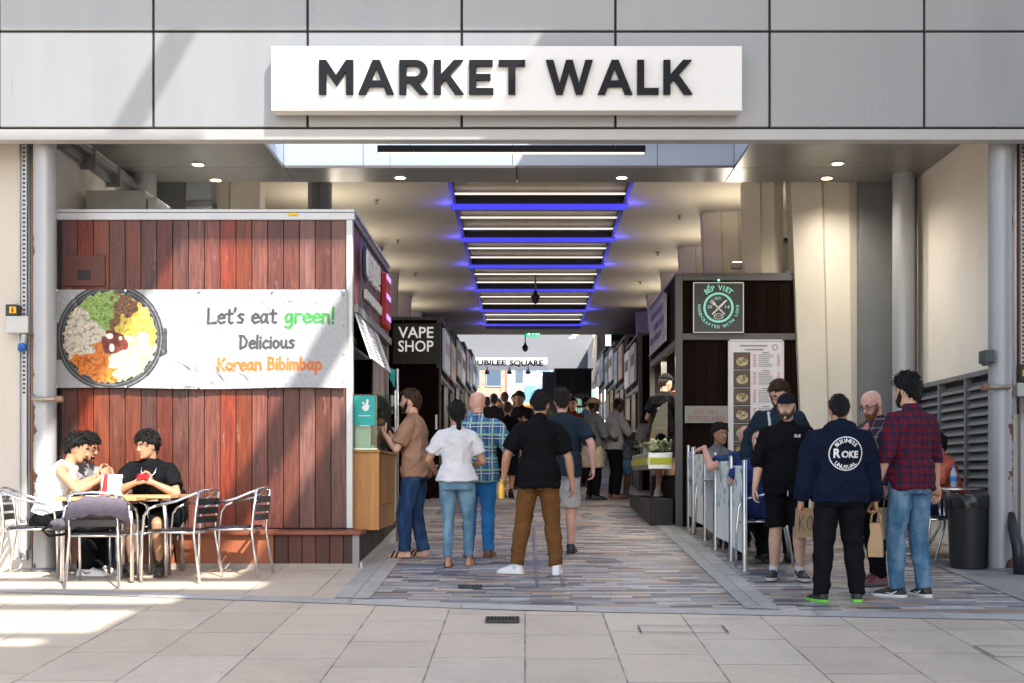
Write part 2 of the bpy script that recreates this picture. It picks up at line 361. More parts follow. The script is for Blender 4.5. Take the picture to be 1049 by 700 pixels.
# ================================================================== MATERIALS
M_panel = pm('grey_panel', (.285,.29,.295), rough=.36, var=.06, vs=1.8, stretch=(1.8,1,.3), rvar=.1, bump=.12, bs=1.1, spec=.5, island=.03)
M_trim = pm('pale_trim', (.40,.395,.385), rough=.4, var=.04)
M_dark = pm('dark_joint', (.02,.02,.021), rough=.8, var=.05)
M_white = pm('sign_white', (.70,.69,.675), rough=.35, var=.02)
M_letter = pm('sign_letter', (.012,.013,.016), rough=.5, var=.03, spec=.12)
M_soffit = pm('soffit_grey', (.22,.215,.205), rough=.32, var=.05, vs=.8)
M_skypanel = pm('shaft_panel', (.60,.68,.78), rough=.5, var=.02, vs=1)
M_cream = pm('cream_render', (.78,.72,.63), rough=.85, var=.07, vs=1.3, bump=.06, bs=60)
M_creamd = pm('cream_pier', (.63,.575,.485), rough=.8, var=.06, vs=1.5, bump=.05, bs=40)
M_ceil = pm('ceiling_paint', (.50,.46,.39), rough=.7, var=.05, vs=.9)
M_greywall = pm('grey_wall', (.17,.175,.18), rough=.6, var=.08)
M_alu = pm('aluminium', (.72,.72,.73), rough=.24, metal=1, var=.06, vs=10)
M_steel = pm('brushed_steel', (.55,.55,.54), rough=.33, metal=1, var=.08, vs=12)
M_frame = pm('grey_frame', (.21,.21,.215), rough=.45, metal=.3, var=.08)
M_frame2 = pm('kiosk_frame', (.085,.08,.078), rough=.5, metal=.2, var=.1)
M_framel = pm('light_frame', (.46,.46,.465), rough=.4, metal=.4, var=.06)
M_black = pm('black_plastic', (.018,.018,.02), rough=.42, var=.1)
M_redwood = wood('stained_red_planks', (.042,.0090,.0060), (.165,.037,.0195), rough=.36, island=.5, grain=1.5, wear=.5, huevar=.006)
M_redx = wood('stained_red_board', (.15,.036,.018), (.27,.08,.042), rough=.38, axis='x', island=.2)
M_darkwood = wood('dark_planks', (.0055,.0026,.0019), (.0135,.0062,.0043), rough=.7, island=.4, spec=.04)
M_darkwood2 = wood('faded_dark_planks', (.020,.017,.016), (.045,.038,.036), rough=.6, island=.4)
M_orange = pm('varnished_ply', (.25,.070,.028), rough=.45, var=.3, vs=2.2, bump=.08, bs=9, stretch=(1,1,.6), detail=8)
M_counter = wood('counter_oak', (.30,.125,.028), (.43,.20,.055), rough=.42, island=.16, axis='z')
M_beech = wood('beech_top', (.42,.235,.10), (.56,.34,.16), rough=.4, island=.08, axis='x')
M_glass = glassm('clear_glass')
M_gglass = glassm('green_glass', tint=(.78,.90,.86), alpha=.3)
M_teal = pm('teal_print', (.0,.33,.31), rough=.5, var=.05)
M_led = pm('blue_led', (.05,.05,.3), var=0, emit=(.035,.035,.62), es=.36)
M_lamp = pm('warm_lamp', (.9,.85,.7), var=0, emit=(1,.86,.62), es=2)
M_lampw = pm('white_lamp', (.9,.9,.9), var=0, emit=(1,.93,.80), es=.28)

# ================================================================== GROUND
def sheet(name, pts, mat, dz, kind='structure'):
    o = MB().add([(x, y, gz(y)+dz) for x, y in pts], [tuple(range(len(pts)))]).build(name, mat)
    return tag(o, kind=kind)
M_base = pm('street_base', (.46,.42,.37), rough=.8, var=.1, vs=2)
sheet('ground', [(-160,-120),(160,-120),(160,160),(-160,160)], M_base, -.012)
# plaza slabs: one sheet, each slab laid with its own slight tone
thr = [(-4.42,10.26),(-1.46,9.66),(-.14,9.36),(1.6,9.16),(3.65,8.93)]           # front edge of the grey threshold course
def thr_y(x):
    for (x0,y0),(x1,y1) in zip(thr, thr[1:]):
        if x <= x1 or (x1,y1) == thr[-1]: return y0 + (y1-y0)*(x-x0)/(x1-x0)
M_slab = pavers('sandstone_slabs', .78, .585, [(3,(.57,.475,.37)),(3,(.56,.465,.36)),(2,(.575,.485,.385)),(2,(.545,.455,.355)),(1.4,(.555,.475,.38))], joint=.013, jc=(.13,.105,.085), rough=.5, swap=True, var=.08, tone=.045)
pl = MB(); xs = [-14 + i*.5 for i in range(57)]
for a, b in zip(xs, xs[1:]):
    pl.quad((a,-12,gz(-12)),(b,-12,gz(-12)),(b,thr_y(b),gz(thr_y(b))),(a,thr_y(a),gz(thr_y(a))))
tag(pl.build('plaza', M_slab), kind='structure')
M_kerb = pm('granite_kerb', (.39,.37,.34), rough=.6, var=.16, vs=7, bump=.1, island=.12, detail=8)
def strip(name, mat, quads, dz):
    m = MB()
    for q in quads: m.quad(*[(x, y, gz(y)+dz) for x, y in q])
    return tag(m.build(name, mat), kind='structure')
kq = []
x = -14.0
while x < 13:
    w = .9; W = .25
    kq.append([(x+.004,thr_y(x)+.004),(x+w-.004,thr_y(x+w)+.004),(x+w-.004,thr_y(x+w)+W),(x+.004,thr_y(x)+W)]); x += w
strip('kerb', pm('threshold_stone', (.43,.405,.375), rough=.6, var=.12, vs=7, bump=.1, island=.08, detail=8), kq, .004)
# seating ground left (same sandstone) and right / corridor pavers
sl = MB()
for a, b in zip(xs, xs[1:]):
    if b <= -1.5:
        sl.quad((a,thr_y(a)+.25,gz(thr_y(a)+.25)),(b,thr_y(b)+.25,gz(thr_y(b)+.25)),(b,15,gz(15)),(a,15,gz(15)))
tag(sl.build('pavement', M_slab), kind='structure')
M_pav = pavers('narrow_pavers', .33, .078, [(3,(.29,.265,.245)),(2,(.37,.335,.30)),(2.2,(.165,.172,.19)),(1.6,(.39,.25,.165)),(2.0,(.50,.42,.34)),(1.5,(.26,.268,.29)),(1.6,(.115,.112,.115)),(1.6,(.42,.41,.40))], joint=.006, jc=(.075,.07,.066), rough=.46)
cw = MB()
for a, b in zip(xs, xs[1:]):
    if a >= -1.5: cw.quad((a,thr_y(a)+.25,gz(thr_y(a)+.25)),(b,thr_y(b)+.25,gz(thr_y(b)+.25)),(b,44,gz(44)),(a,44,gz(44)))
tag(cw.build('pavement', M_pav), kind='structure')
ks = []
for x0, x1 in ((-1.56,-1.41),(-1.405,-1.26),(1.70,1.83),(1.835,1.97)):
    y = thr_y((x0+x1)/2) + .27
    while y < 33:
        ks.append([(x0,y),(x1,y),(x1,y+.88),(x0,y+.88)]); y += .89
strip('kerb', M_kerb, ks, .008)
strip('pavement', pm('grey_flags', (.25,.245,.24), rough=.65, var=.12, island=.08), [[(x,y),(x+.58,y),(x+.58,y+.88),(x,y+.88)] for x in (4.0,4.59,5.18) for y in (9.5,10.39,11.28)], .006)

# gullies, access cover
def flat_grate(name, label, cat, cx, cy, w, d, mat):
    t = thing(name, label, cat, (cx, cy, gz(cy)))
    f = MB(); z = gz(cy)+.010
    f.quad((cx-w/2,cy-d/2,gz(cy-d/2)+.009),(cx+w/2,cy-d/2,gz(cy-d/2)+.009),(cx+w/2,cy+d/2,gz(cy+d/2)+.009),(cx-w/2,cy+d/2,gz(cy+d/2)+.009)); f.build('drain_hole', M_dark, t)
    b = MB(); n = 9
    for i in range(n+1):
        x = cx - w/2 + w*i/n; b.obox((x, cy, z+.006), (.009, d, .012), Matrix.Rotation(math.atan(SLOPE), 3, 'X'))
    for s in (-1,1): b.obox((cx, cy+s*d/2, gz(cy+s*d/2)+.016), (w, .012, .012))
    b.build('grate', mat, t); return t
M_iron = pm('cast_iron', (.05,.05,.05), rough=.5, metal=.5, var=.2)
flat_grate('drain_grate', 'small dark iron grate let into the pale slabs of the open square', 'drain', PX(515,9.0), 8.9, .24, .17, M_iron)
flat_grate('drain_grate', 'small dark iron grate in the striped pavers behind the kerb', 'drain', PX(482,10.55), 10.5, .20, .10, M_iron)
def cover(label, x0, x1, y0, y1, mat, w=.02):
    t = thing('access_cover', label, 'access cover', ((x0+x1)/2, y0, gz(y0))); m = MB(); z = .012
    for a, b, c, d in ((x0,x0+w,y0,y1),(x1-w,x1,y0,y1),(x0,x1,y0-w,y0),(x0,x1,y1,y1+w)):
        m.quad((a,c,gz(c)+z),(b,c,gz(c)+z),(b,d,gz(d)+z),(a,d,gz(d)+z))
    m.build('cover_frame', mat, t); return t
cover('long narrow access cover with thin bright metal edges in the striped pavers', PX(549,10.55), PX(579,10.55), 10.6, 15.6, M_steel, .022)
cover('paved access cover outlined by thin dark edges on the open square, left of the other', PX(655,8.5), PX(745,8.5), 8.42, 8.68, M_iron, .012)
cover('paved access cover outlined by thin dark edges at the right of the open square', PX(1006,7.8), PX(1062,7.8), 7.62, 7.95, M_iron, .012)

# ================================================================== ENTRANCE FASCIA
YF = 11.3
fz = lambda py: PZ(py, YF)
t = thing('entrance_fascia', 'wide grey metal panelled fascia spanning the market entrance', 'fascia', (0, YF, fz(143.5)))
jx = [PX(p, YF) for p in (157,315,473,630.5,788.5,947)]; sp = jx[1]-jx[0]
jx = [jx[0]-sp*k for k in (4,3,2,1)] + jx + [jx[-1]+sp*k for k in (1,2,3,4)]
rows = [(fz(130), fz(33.5)), (fz(31), fz(31)+1.0), (fz(31)+1.02, 7.6)]
p = MB()
for a, b in zip(jx, jx[1:]):
    for z0, z1 in rows: p.box(a+.011, b-.011, YF, YF+.05, z0, z1)
p.build('cladding_panels', M_panel, t, bev=.006)
MB().box(jx[0], jx[-1], YF+.03, YF+.16, fz(143.5)+.02, 7.62).build('backing', M_dark, t)
q = MB(); q.box(jx[0], jx[-1], YF-.004, YF+.14, fz(143.5), fz(132.5)); q.build('bottom_trim', M_trim, t, bev=.006)
# main sign
YS = 11.1
sgn = thing('market_sign', 'long white box sign reading MARKET WALK in raised dark letters', 'sign', (PX(518,YS), YS, PZ(113.5,YS)))
MB().box(PX(277.5,YS), PX(760.5,YS), YS, YS+.15, PZ(113.5,YS), PZ(47,YS)).build('sign_board', M_white, sgn, bev=.008)
m = MB()
for px in (330,470,610,710): m.box(PX(px,YS)-.03, PX(px,YS)+.03, YS+.14, YF+.01, PZ(95,YS), PZ(65,YS))
m.build('bracket', M_frame, sgn)
def arc_(cx, cy, r, a0, a1, n=10): return [(cx+r*math.cos(math.radians(a0+(a1-a0)*i/n)), cy+r*math.sin(math.radians(a0+(a1-a0)*i/n))) for i in range(n+1)]
_AH = [(0,0),(.4,1),(.5,1),(.5,.76),(.37,.40),(.5,.40),(.5,.22),(.30,.22),(.22,0)]
BLOCK = {'M':(.95,[[(0,0),(0,1),(.2,1),(.475,.56),(.75,1),(.95,1),(.95,0),(.75,0),(.75,.66),(.475,.24),(.2,.66),(.2,0)]]),
 'A':(1.0,[_AH,[(1-x,y) for x,y in _AH][::-1]]),
 'R':(.82,[[(0,0),(0,1),(.2,1),(.2,0)],[(.2,1),(.46,1)]+arc_(.46,.67,.33,85,-85)+[(.46,.34),(.2,.34),(.2,.52),(.44,.52)]+arc_(.44,.67,.15,-85,85)+[(.44,.82),(.2,.82)],[(.28,.34),(.53,.34),(.81,0),(.56,0)]]),
 'K':(.84,[[(0,0),(0,1),(.2,1),(.2,0)],[(.2,.58),(.56,1),(.82,1),(.44,.57),(.84,0),(.59,0),(.31,.42),(.2,.31)]]),
 'E':(.68,[[(0,0),(0,1),(.66,1),(.66,.82),(.2,.82),(.2,.59),(.60,.59),(.60,.41),(.2,.41),(.2,.18),(.68,.18),(.68,0)]]),
 'T':(.74,[[(.27,0),(.27,.82),(0,.82),(0,1),(.74,1),(.74,.82),(.47,.82),(.47,0)]]),
 'W':(1.36,[[(0,1),(.22,1),(.40,.33),(.58,1),(.78,1),(.96,.33),(1.14,1),(1.36,1),(1.06,0),(.87,0),(.68,.66),(.49,0),(.30,0)]]),
 'L':(.62,[[(0,0),(0,1),(.2,1),(.2,.18),(.62,.18),(.62,0)]])}
def block_word(s, x0, x1, z0, z1, yb, yf):
    tot = sum(BLOCK[c][0]+.14 for c in s)-.14; kx = (x1-x0)/tot; x = 0; m = MB()
    for c in s:
        for pl_ in BLOCK[c][1]:
            q = [(x0+(x+a)*kx, z0+b_*(z1-z0)) for a, b_ in pl_]; n = len(q)
            m.add([(a,yf,b_) for a,b_ in q]+[(a,yb,b_) for a,b_ in q], [tuple(range(n)),tuple(n+i for i in reversed(range(n)))]+[(i,(i+1)%n,n+(i+1)%n,n+i) for i in range(n)])
        x += BLOCK[c][0]+.14
    return m
def sign_word(s, x0, x1, z0, z1, y, d, bold, shadow=None):
    w = fit(text_mesh(s, bold=bold, extrude=.5, res=4), x0, x1, z0, z1)
    a = np.array(w.v); a[:,2] = (a[:,2]+.5)*d; w.v = [tuple(r) for r in a]
    return stand(w, y)
lt = MB()
for wd, a, b in (('MARKET',327.5,538),('WALK',559,709)): lt.join(block_word(wd, PX(a,YS), PX(b,YS), PZ(98,YS), PZ(63,YS), YS-.012, YS-.045))
lt.build('lettering', M_letter, sgn)

# ================================================================== SOFFIT, SHAFT, CEILING
ZS, ZC = 5.22, 5.5
ox0, ox1, oy1 = -2.83, 2.45, 14.3
def panelset(name, rects, z, mat, th=.03, gap=.006):
    m = MB()
    for x0,x1,y0,y1 in rects: m.box(x0+gap,x1-gap,y0+gap,y1-gap,z,z+th)
    return tag(m.build(name, mat, bev=.003), kind='structure')
rects = []
for x0, x1 in ((-4.8,ox0),(ox1,4.8)): rects.append((x0,x1,11.47,oy1))
for x0, x1 in zip([-4.8,ox0,-.1,ox1],[ox0,-.1,ox1,4.8]): rects.append((x0,x1,oy1,15.0))
panelset('soffit', rects, ZS, M_soffit)
m = MB(); m.box(-9,ox0-.02,11.46,14.99,ZS+.05,ZS+.4); m.box(ox1+.02,9,11.46,14.99,ZS+.05,ZS+.4); m.box(ox0-.02,ox1+.02,oy1+.03,14.99,ZS+.05,ZS+.4)
tag(m.build('roof', M_greywall), kind='structure')
sh = MB()
for a, b in zip([ox0,-1.9,-.15,1.55],[-1.9,-.15,1.55,ox1]): sh.box(a+.004,b-.004,oy1+.004,oy1+.028,ZS+.03,8.2)
for a, b in ((11.47,12.4),(12.41,13.35),(13.36,14.29)):
    sh.box(ox0-.02,ox0,a,b,ZS+.03,8.2); sh.box(ox1,ox1+.02,a,b,ZS+.03,8.2)
tag(sh.build('skylight_shaft', M_skypanel), 'pale panelled light shaft rising through the entrance soffit', 'light shaft')
lb = thing('linear_lamp', 'long slim dark lamp bar hung across the light shaft', 'lamp', (PX(524,13.8), 13.8, PZ(158,13.8)))
MB().box(PX(387,13.8),PX(661,13.8),13.75,13.83,PZ(157,13.8),PZ(150,13.8)).build('housing', M_black, lb, bev=.004)
MB().box(PX(388,13.8),PX(660,13.8),13.755,13.825,PZ(157.7,13.8),PZ(157.2,13.8)).build('diffuser', M_lampw, lb)
for px in (420,628): MB().tube([(PX(px,13.8),13.79,PZ(150,13.8)),(PX(px,13.8),13.79,8.0)], .004, 6).build('cable', M_black, lb)
tag(MB().box(-9,9,14.33,36,ZC+.4,7.7).build('roof', M_greywall), kind='structure')     # building over the arcade

# ceiling with its long recess
sx0, sx1 = -1.03, 1.44
cm = MB(); YC1 = 33.5
cm.box(-6,sx0,15.0,YC1,ZC,ZC+.12); cm.box(sx1,6,15.0,YC1,ZC,ZC+.12); cm.box(sx0,sx1,32.3,YC1,ZC,ZC+.12)
tag(cm.build('ceiling', M_ceil), kind='structure')
rc = MB(); rc.box(sx0-.03,sx0,15.0,32.3,ZC+.002,ZC+.36); rc.box(sx1,sx1+.03,15.0,32.3,ZC+.002,ZC+.36); rc.box(sx0,sx1,15.0,32.3,ZC+.34,ZC+.38)
tag(rc.build('ceiling_recess', M_black), kind='structure')
MB_ = MB(); MB_.box(-6,6,14.995,15.06,ZS+.032,ZC+.4); tag(MB_.build('beam', M_soffit), kind='structure')
ybars = [15.35, 17.6, 20.05, 22.6, 25.5, 28.6, 31.3]
M_slat = pm('grille_slat', (.55,.49,.40), rough=.45, metal=.2, var=.1)
for i, (a, b) in enumerate(zip(ybars, ybars[1:])):
    g = thing('ceiling_grille', f'{ORD[i]} bay of slatted ceiling grille from the entrance, with two thin lamp lines', 'ceiling grille', ((sx0+sx1)/2, a, ZC), group='slatted grilles along the ceiling recess')
    s = MB(); y = a + .27
    while y < b - .24:
        s.obox(((sx0+sx1)/2, y, ZC+.10), (sx1-sx0-.02, .105, .012), Matrix.Rotation(math.radians(-10),3,'X')); y += .125
    s.build('slats', M_slat, g)
    fr = MB()
    for x in (sx0+.03, sx1-.03): fr.box(x-.025,x+.025,a+.22,b-.20,ZC-.01,ZC+.14)
    for y in (a+.24, b-.22): fr.box(sx0+.06,sx1-.06,y-.02,y+.02,ZC-.008,ZC+.12)
    fr.build('grille_frame', M_black, g)
    for k in (.36,.70):
        y = a + (b-a)*k
        MB().box(sx0+.05,sx1-.05,y-.016,y+.016,ZC+.015,ZC+.035).build('lamp_strip', M_lampw, g)
for i, y in enumerate(ybars[1:]):
    g = thing('light_bar', f'{ORD[i]} glowing blue light bar from the entrance across the ceiling', 'light bar', ((sx0+sx1)/2, y, ZC), group='blue light bars across the ceiling')
    MB().box(sx0-.04,sx1+.04,y-.19,y+.19,ZC-.004,ZC+.12).build('housing', M_frame, g)
    MB().box(sx0-.03,sx1+.03,y-.18,y+.18,ZC-.012,ZC-.006).build('diffuser', M_led, g)
    for sgn_, xx in ((-1,sx0-.07),(1,sx1+.07)):
        ld = bpy.data.lights.new('blue_glow','POINT'); ld.energy = .9; ld.color = (.07,.07,1); ld.shadow_soft_size = .05
        lo = bpy.data.objects.new('blue_glow', ld); COL.objects.link(lo); lo.location = (xx, y-.2, ZC-.14)
# downlights
def downlight(px, py, z, label, r=.062, group=None, watts=30):
    Y = F*(z-CH)/(HY-py); x = PX(px,Y)
    t = thing('downlight', label, 'downlight', (x,Y,z), group=group)
    MB().lathe((x,Y,z), [(r+.03,-.001),(r+.03,-.012),(r,-.014),(r,-.002)], 20).build('rim', M_framel, t, smooth='auto')
    MB().lathe((x,Y,z), [(.001,-.006),(r*.98,-.006)], 20).build('diffuser', M_lamp, t)
    if watts:
        ld = bpy.data.lights.new('downlight_beam','SPOT'); ld.energy = watts; ld.color = (1,.94,.84); ld.spot_size = math.radians(150); ld.spot_blend = .9; ld.shadow_soft_size = .08
        lo = bpy.data.objects.new('downlight_beam', ld); COL.objects.link(lo); lo.location = (x,Y,z-.03)
downlight(858,167,ZS,'round downlight in the right soffit, the one nearer the fascia')
downlight(847,182,ZS,'round downlight in the right soffit, the one nearer the arcade')
downlight(203,168,ZS,'round downlight in the left soffit, the one nearer the fascia')
downlight(221,184,ZS,'round downlight in the left soffit, the one nearer the arcade')
downlight(410,181.5,ZS,'round downlight in the beam under the light shaft, left one')
downlight(637,181.5,ZS,'round downlight in the beam under the light shaft, right one')
# sprinkler heads
for i, (x, y) in enumerate(((-2.1,17.2),(-2.1,20.1),(2.3,18.2),(2.3,21.2),(-2.1,23.4),(2.3,24.4))):
    t = thing('sprinkler_head', 'small metal sprinkler head in the arcade ceiling', 'sprinkler', (x,y,ZC), group='sprinkler heads in the arcade ceiling')
    MB().lathe((x,y,ZC),[(.001,-.06),(.03,-.058),(.03,-.052),(.010,-.048),(.010,-.012),(.035,-.01),(.035,-.001)],12).build('head', M_frame, t, smooth='auto')
# hanging bits
def exit_sign(px, py, Y, label):
    x, z = PX(px,Y), PZ(py,Y); h = .16*1.0
    t = thing('exit_sign', label, 'exit sign', (x,Y,z))
    MB().box(x-.20,x+.20,Y,Y+.03,z-.09,z+.09).build('panel', pm('exit_green',(.0,.22,.10),var=0,emit=(.0,.42,.18),es=.55), t, bev=.004)
    w = MB(); yy = Y-.004
    def up(m): return stand(m, yy)
    # running man, arrow up and doorway
    for a, b, ww in (((-.12,.02),(-.105,-.02),.026),((-.11,.03),(-.14,.0),.014),((-.11,.03),(-.075,.012),.014),((-.105,-.02),(-.075,-.045),.016),((-.108,-.02),(-.145,-.055),.016)):
        w.join(up(bar2d(a,b,ww).xf(Matrix.Identity(4))))
    w.join(up(ring2d(0,.016,12).xf(Matrix.Translation((-.108,.055,0)))))
    w.join(up(poly2d([(0,-.055),(.014,-.055),(.014,.01),(.035,.01),(.007,.055),(-.021,.01),(0,.01)])))
    for a, b in (((.09,-.06),(.09,.06)),((.09,.055),(.15,.055)),((.15,.06),(.15,-.06))): w.join(up(bar2d(a,b,.014)))
    w.v = [(p[0]+x,p[1],p[2]+z) for p in w.v]
    w.build('pictogram', pm('exit_white',(.8,.8,.8),var=0,emit=(.8,1,.9),es=.8), t)
    MB().tube([(x-.1,Y+.015,z+.09),(x-.1,Y+.015,ZC)],.006,6).tube([(x+.1,Y+.015,z+.09),(x+.1,Y+.015,ZC)],.006,6).build('hanger', M_frame, t)
exit_sign(549.5,278,25.6,'hanging green exit sign with a running figure, the nearer and higher one')
exit_sign(546,341.5,33.2,'hanging green exit sign with a running figure, the farther and lower one')
def pendant(px, py, Y, label, top):
    x, z = PX(px,Y), PZ(py,Y); t = thing('dome_camera', label, 'dome camera', (x,Y,z))
    MB().lathe((x,Y,z), [(.001,-.13),(.06,-.10),(.085,-.03),(.09,.02),(.05,.06),(.02,.14)], 16).build('dome', M_black, t, smooth=True)
    MB().tube([(x,Y,z+.12),(x,Y,top)],.016,8).build('hanger', M_frame, t)
pendant(548.5,305,24,'dark dome camera hanging on a rod below the ceiling grille',ZC+.1)
pendant(538,356,34.5,'dark dome camera hanging near the far sign',6.4)

# ================================================================== SIDE WALLS, PIERS, COLUMNS
def wall(label, *b, mat=M_cream, name='wall', cat='wall', bev=0):
    return tag(MB().box(*b).build(name, mat, bev=bev), label, cat)
wall('cream rendered side wall right of the entrance, above the louvre', 4.75, 5.1, 11.8, 14.9, .4, ZS+.02)
wall('cream rendered side wall left of the entrance, behind the red kiosk', -5.1, -4.75, 11.8, 14.9, .4, ZS+.02)
M_cream_dim = pm('cream_front_dimmed', (.47,.435,.385), rough=.85, var=.08, vs=1.1, bump=.06, bs=50)  # same cream render as inside, darkened to hold down its strong sky light
wall('cream front wall beside the left rusty column', -9, -4.76, 11.77, 12.1, .4, 5.0, mat=M_cream_dim)
wall('cream front wall beside the right rusty column', 4.76, 9, 11.77, 12.1, .4, 5.0, mat=M_cream_dim)
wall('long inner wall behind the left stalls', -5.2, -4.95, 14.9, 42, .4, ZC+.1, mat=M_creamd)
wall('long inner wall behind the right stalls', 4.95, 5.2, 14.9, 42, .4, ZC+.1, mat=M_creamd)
wall('dark grey return wall behind the second right column', 3.9+.28, 4.95, 15.2, 15.4, .4, ZC, mat=M_greywall)
wall('dark grey return wall behind the second left column', -4.95, -4.3, 15.5, 15.7, .4, ZC, mat=M_greywall)

def rusty(name, side):
    m = pm('column_grey_'+name, (.33,.335,.345), rough=.42, var=.06, vs=3, metal=.2)
    nt = m.node_tree; L = nt.links; b = nt.nodes['Principled BSDF']; src = b.inputs['Base Color'].links[0].from_socket
    tc = N(nt,'ShaderNodeTexCoord'); nz = N(nt,'ShaderNodeTexNoise', i_Scale=2.6, i_Detail=6, i_Roughness=.62); L.new(tc.outputs['Object'], nz.inputs['Vector'])
    sp_ = N(nt,'ShaderNodeSeparateXYZ'); L.new(tc.outputs['Object'], sp_.inputs[0])
    g = mathn(nt,'MULTIPLY', sp_.outputs[0], side*1.6)              # one flank of the column is worn
    g2 = mathn(nt,'MULTIPLY', mathn(nt,'SUBTRACT', sp_.outputs[2], 2.6), -.035)
    k = mathn(nt,'GREATER_THAN', mathn(nt,'ADD', mathn(nt,'ADD', nz.outputs[0], g), g2), .71)
    mx = N(nt,'ShaderNodeMix', data_type='RGBA'); L.new(k, mx.inputs[0]); L.new(src, mx.inputs[6]); mx.inputs[7].default_value = (.10,.025,.014,1)
    L.new(mx.outputs[2], b.inputs['Base Color']); return m
def column(label, x, y, z1, r, mat):
    t = thing('column', label, 'column', (x,y,gz(y)))
    MB().lathe((x,y,0), [(r,gz(y)-.1),(r,z1)], 40).build('shaft', mat, t, smooth='auto')
    MB().lathe((x,y,0), [(r+.004,gz(y)-.1),(r+.03,gz(y)+.012),(r+.004,gz(y)+.03)], 32).build('base_ring', M_frame, t, smooth='auto')
column('tall grey steel column with rust patches at the right end of the entrance', PX(1025,11.6), 11.6, 5.1, .112, rusty('right', 1))
column('tall grey steel column with peeling rust beside the red kiosk', PX(46,11.6), 11.6, 5.1, .105, rusty('left', -1))
M_colg = pm('column_grey', (.36,.37,.38), rough=.35, var=.05, metal=.2)
column('smooth grey steel column beyond the louvred wall', PX(925.5,14.6), 14.6, ZS+.01, .128, M_colg)
column('smooth grey steel column behind the roof of the red kiosk', PX(149,14.6), 14.6, ZS+.01, .128, M_colg)
wall('thin brown service pipe beside the second right column', PX(933,14.7), PX(936,14.7), 14.7, 14.76, .8, ZS, mat=pm('brown_pipe',(.22,.13,.08),var=.1), name='service_pipe', cat='pipe')
wall('slim grey post at the end of the right side wall', PX(937,14.8), PX(941,14.8), 14.78, 14.86, .8, ZS, mat=M_frame, name='post', cat='post')

# flared piers along both sides of the arcade: wider at the top, faceted
def pier(label, x0, x1, y, dep, flare, mat, group=None, n=2):
    """x0 is the edge towards the arcade at the top, x1 the outer edge"""
    t = thing('pier', label, 'pier', ((x0+x1)/2, y, gz(y)), group=group)
    m = MB(); s = 1 if x1 > x0 else -1
    def ring(z, f):
        a = x0 + s*f; w = abs(x1-a)
        c = [(a, y+.18), (a+s*w*.36, y), (a+s*w*.40, y+.05),(a+s*w*.72,y-.01),(x1, y+.1), (x1, y+dep), (a, y+dep)]
        return [V((p[0],p[1],z)) for p in c]
    m.rings([ring(gz(y)-.1, flare), ring(ZC-.002, 0)]); m.build('shaft', mat, t)
    return t
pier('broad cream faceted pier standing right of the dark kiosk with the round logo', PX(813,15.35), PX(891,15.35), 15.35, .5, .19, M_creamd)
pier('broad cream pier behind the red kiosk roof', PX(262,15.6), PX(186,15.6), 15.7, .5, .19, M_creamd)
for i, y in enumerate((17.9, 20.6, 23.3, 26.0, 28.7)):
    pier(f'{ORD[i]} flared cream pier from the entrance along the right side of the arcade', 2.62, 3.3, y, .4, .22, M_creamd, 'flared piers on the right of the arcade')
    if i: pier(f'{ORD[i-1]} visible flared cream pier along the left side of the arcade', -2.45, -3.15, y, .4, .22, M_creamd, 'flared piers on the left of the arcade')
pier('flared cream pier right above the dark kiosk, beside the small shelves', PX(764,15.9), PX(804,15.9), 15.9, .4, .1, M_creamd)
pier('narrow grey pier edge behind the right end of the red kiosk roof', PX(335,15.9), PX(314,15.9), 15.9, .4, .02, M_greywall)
# warm uplights near the tops of the piers
for y in (17.0, 19.7, 22.4, 25.1, 27.8, 30.5):
    for x, e in ((2.95,30),(-2.8,26)):
        t = thing('uplight', f'small warm uplight hidden between the cream piers on the {"right" if x>0 else "left"}', 'lamp', (x,y,4.55), group=f'uplights between the {"right" if x>0 else "left"} piers')
        MB().box(x-.07,x+.07,y-.05,y+.05,4.5,4.58).build('housing', M_frame, t)
        MB().box(x-.06,x+.06,y-.04,y+.04,4.582,4.588).build('diffuser', M_lamp, t)
        ld = bpy.data.lights.new('uplight','AREA'); ld.energy = e*.14; ld.color = (1,.88,.70); ld.size = .3
        lo = bpy.data.objects.new('uplight', ld); COL.objects.link(lo); lo.location = (x,y,4.6); lo.rotation_euler = (PI+.5,0,0)
shf = thing('wall_shelf', 'two dark shelf rails between the cream piers above the right kiosk', 'shelf', (3.3,16.6,4.3))
for z in (4.78,4.30): MB().box(PX(800,16.6),PX(822,16.6),16.4,16.6,z,z+.03).build('rail', M_black, shf)

# louvre in the right wall
lv = thing('louvre', 'large grey slatted ventilation louvre in the right cream wall', 'louvre', (4.75,13.4,1.45))
lx = 4.745
m = MB()
for y0, y1 in ((12.15,12.95),(12.99,13.78),(13.82,14.62)):
    z = 1.44
    while z < 2.6:
        m.obox((lx-.03,(y0+y1)/2,z), (.012,y1-y0,.10), Matrix.Rotation(math.radians(35),3,'Y')); z += .092
m.build('slats', pm('louvre_grey',(.15,.155,.165),rough=.45,var=.06), lv)
m = MB()
for y in (12.13,12.97,13.80,14.64): m.box(lx-.075,lx+.003,y-.022,y+.022,1.38,2.66)
m.box(lx-.08,lx+.002,12.09,14.66,2.64,2.69); m.box(lx-.08,lx+.002,12.09,14.66,1.36,1.41)
m.build('frame', M_frame, lv)
MB().box(lx-.004,lx+.004,12.1,14.65,1.4,2.65).build('backing', M_dark, lv)
# flood light box on the right column and services
t = thing('junction_box', 'small dark green-grey floodlight box fixed left of the right rusty column', 'junction box', (PX(1008,11.6),11.6,PZ(373,11.6)))
MB().box(PX(1003,11.6),PX(1013,11.6),11.45,11.62,PZ(373,11.6),PZ(360,11.6)).build('housing', pm('box_green',(.05,.065,.06),rough=.5), t, bev=.01)
MB().box(PX(1001.5,11.6),PX(1006,11.6),11.42,11.5,PZ(376,11.6),PZ(372,11.6)).build('bracket', M_black, t)

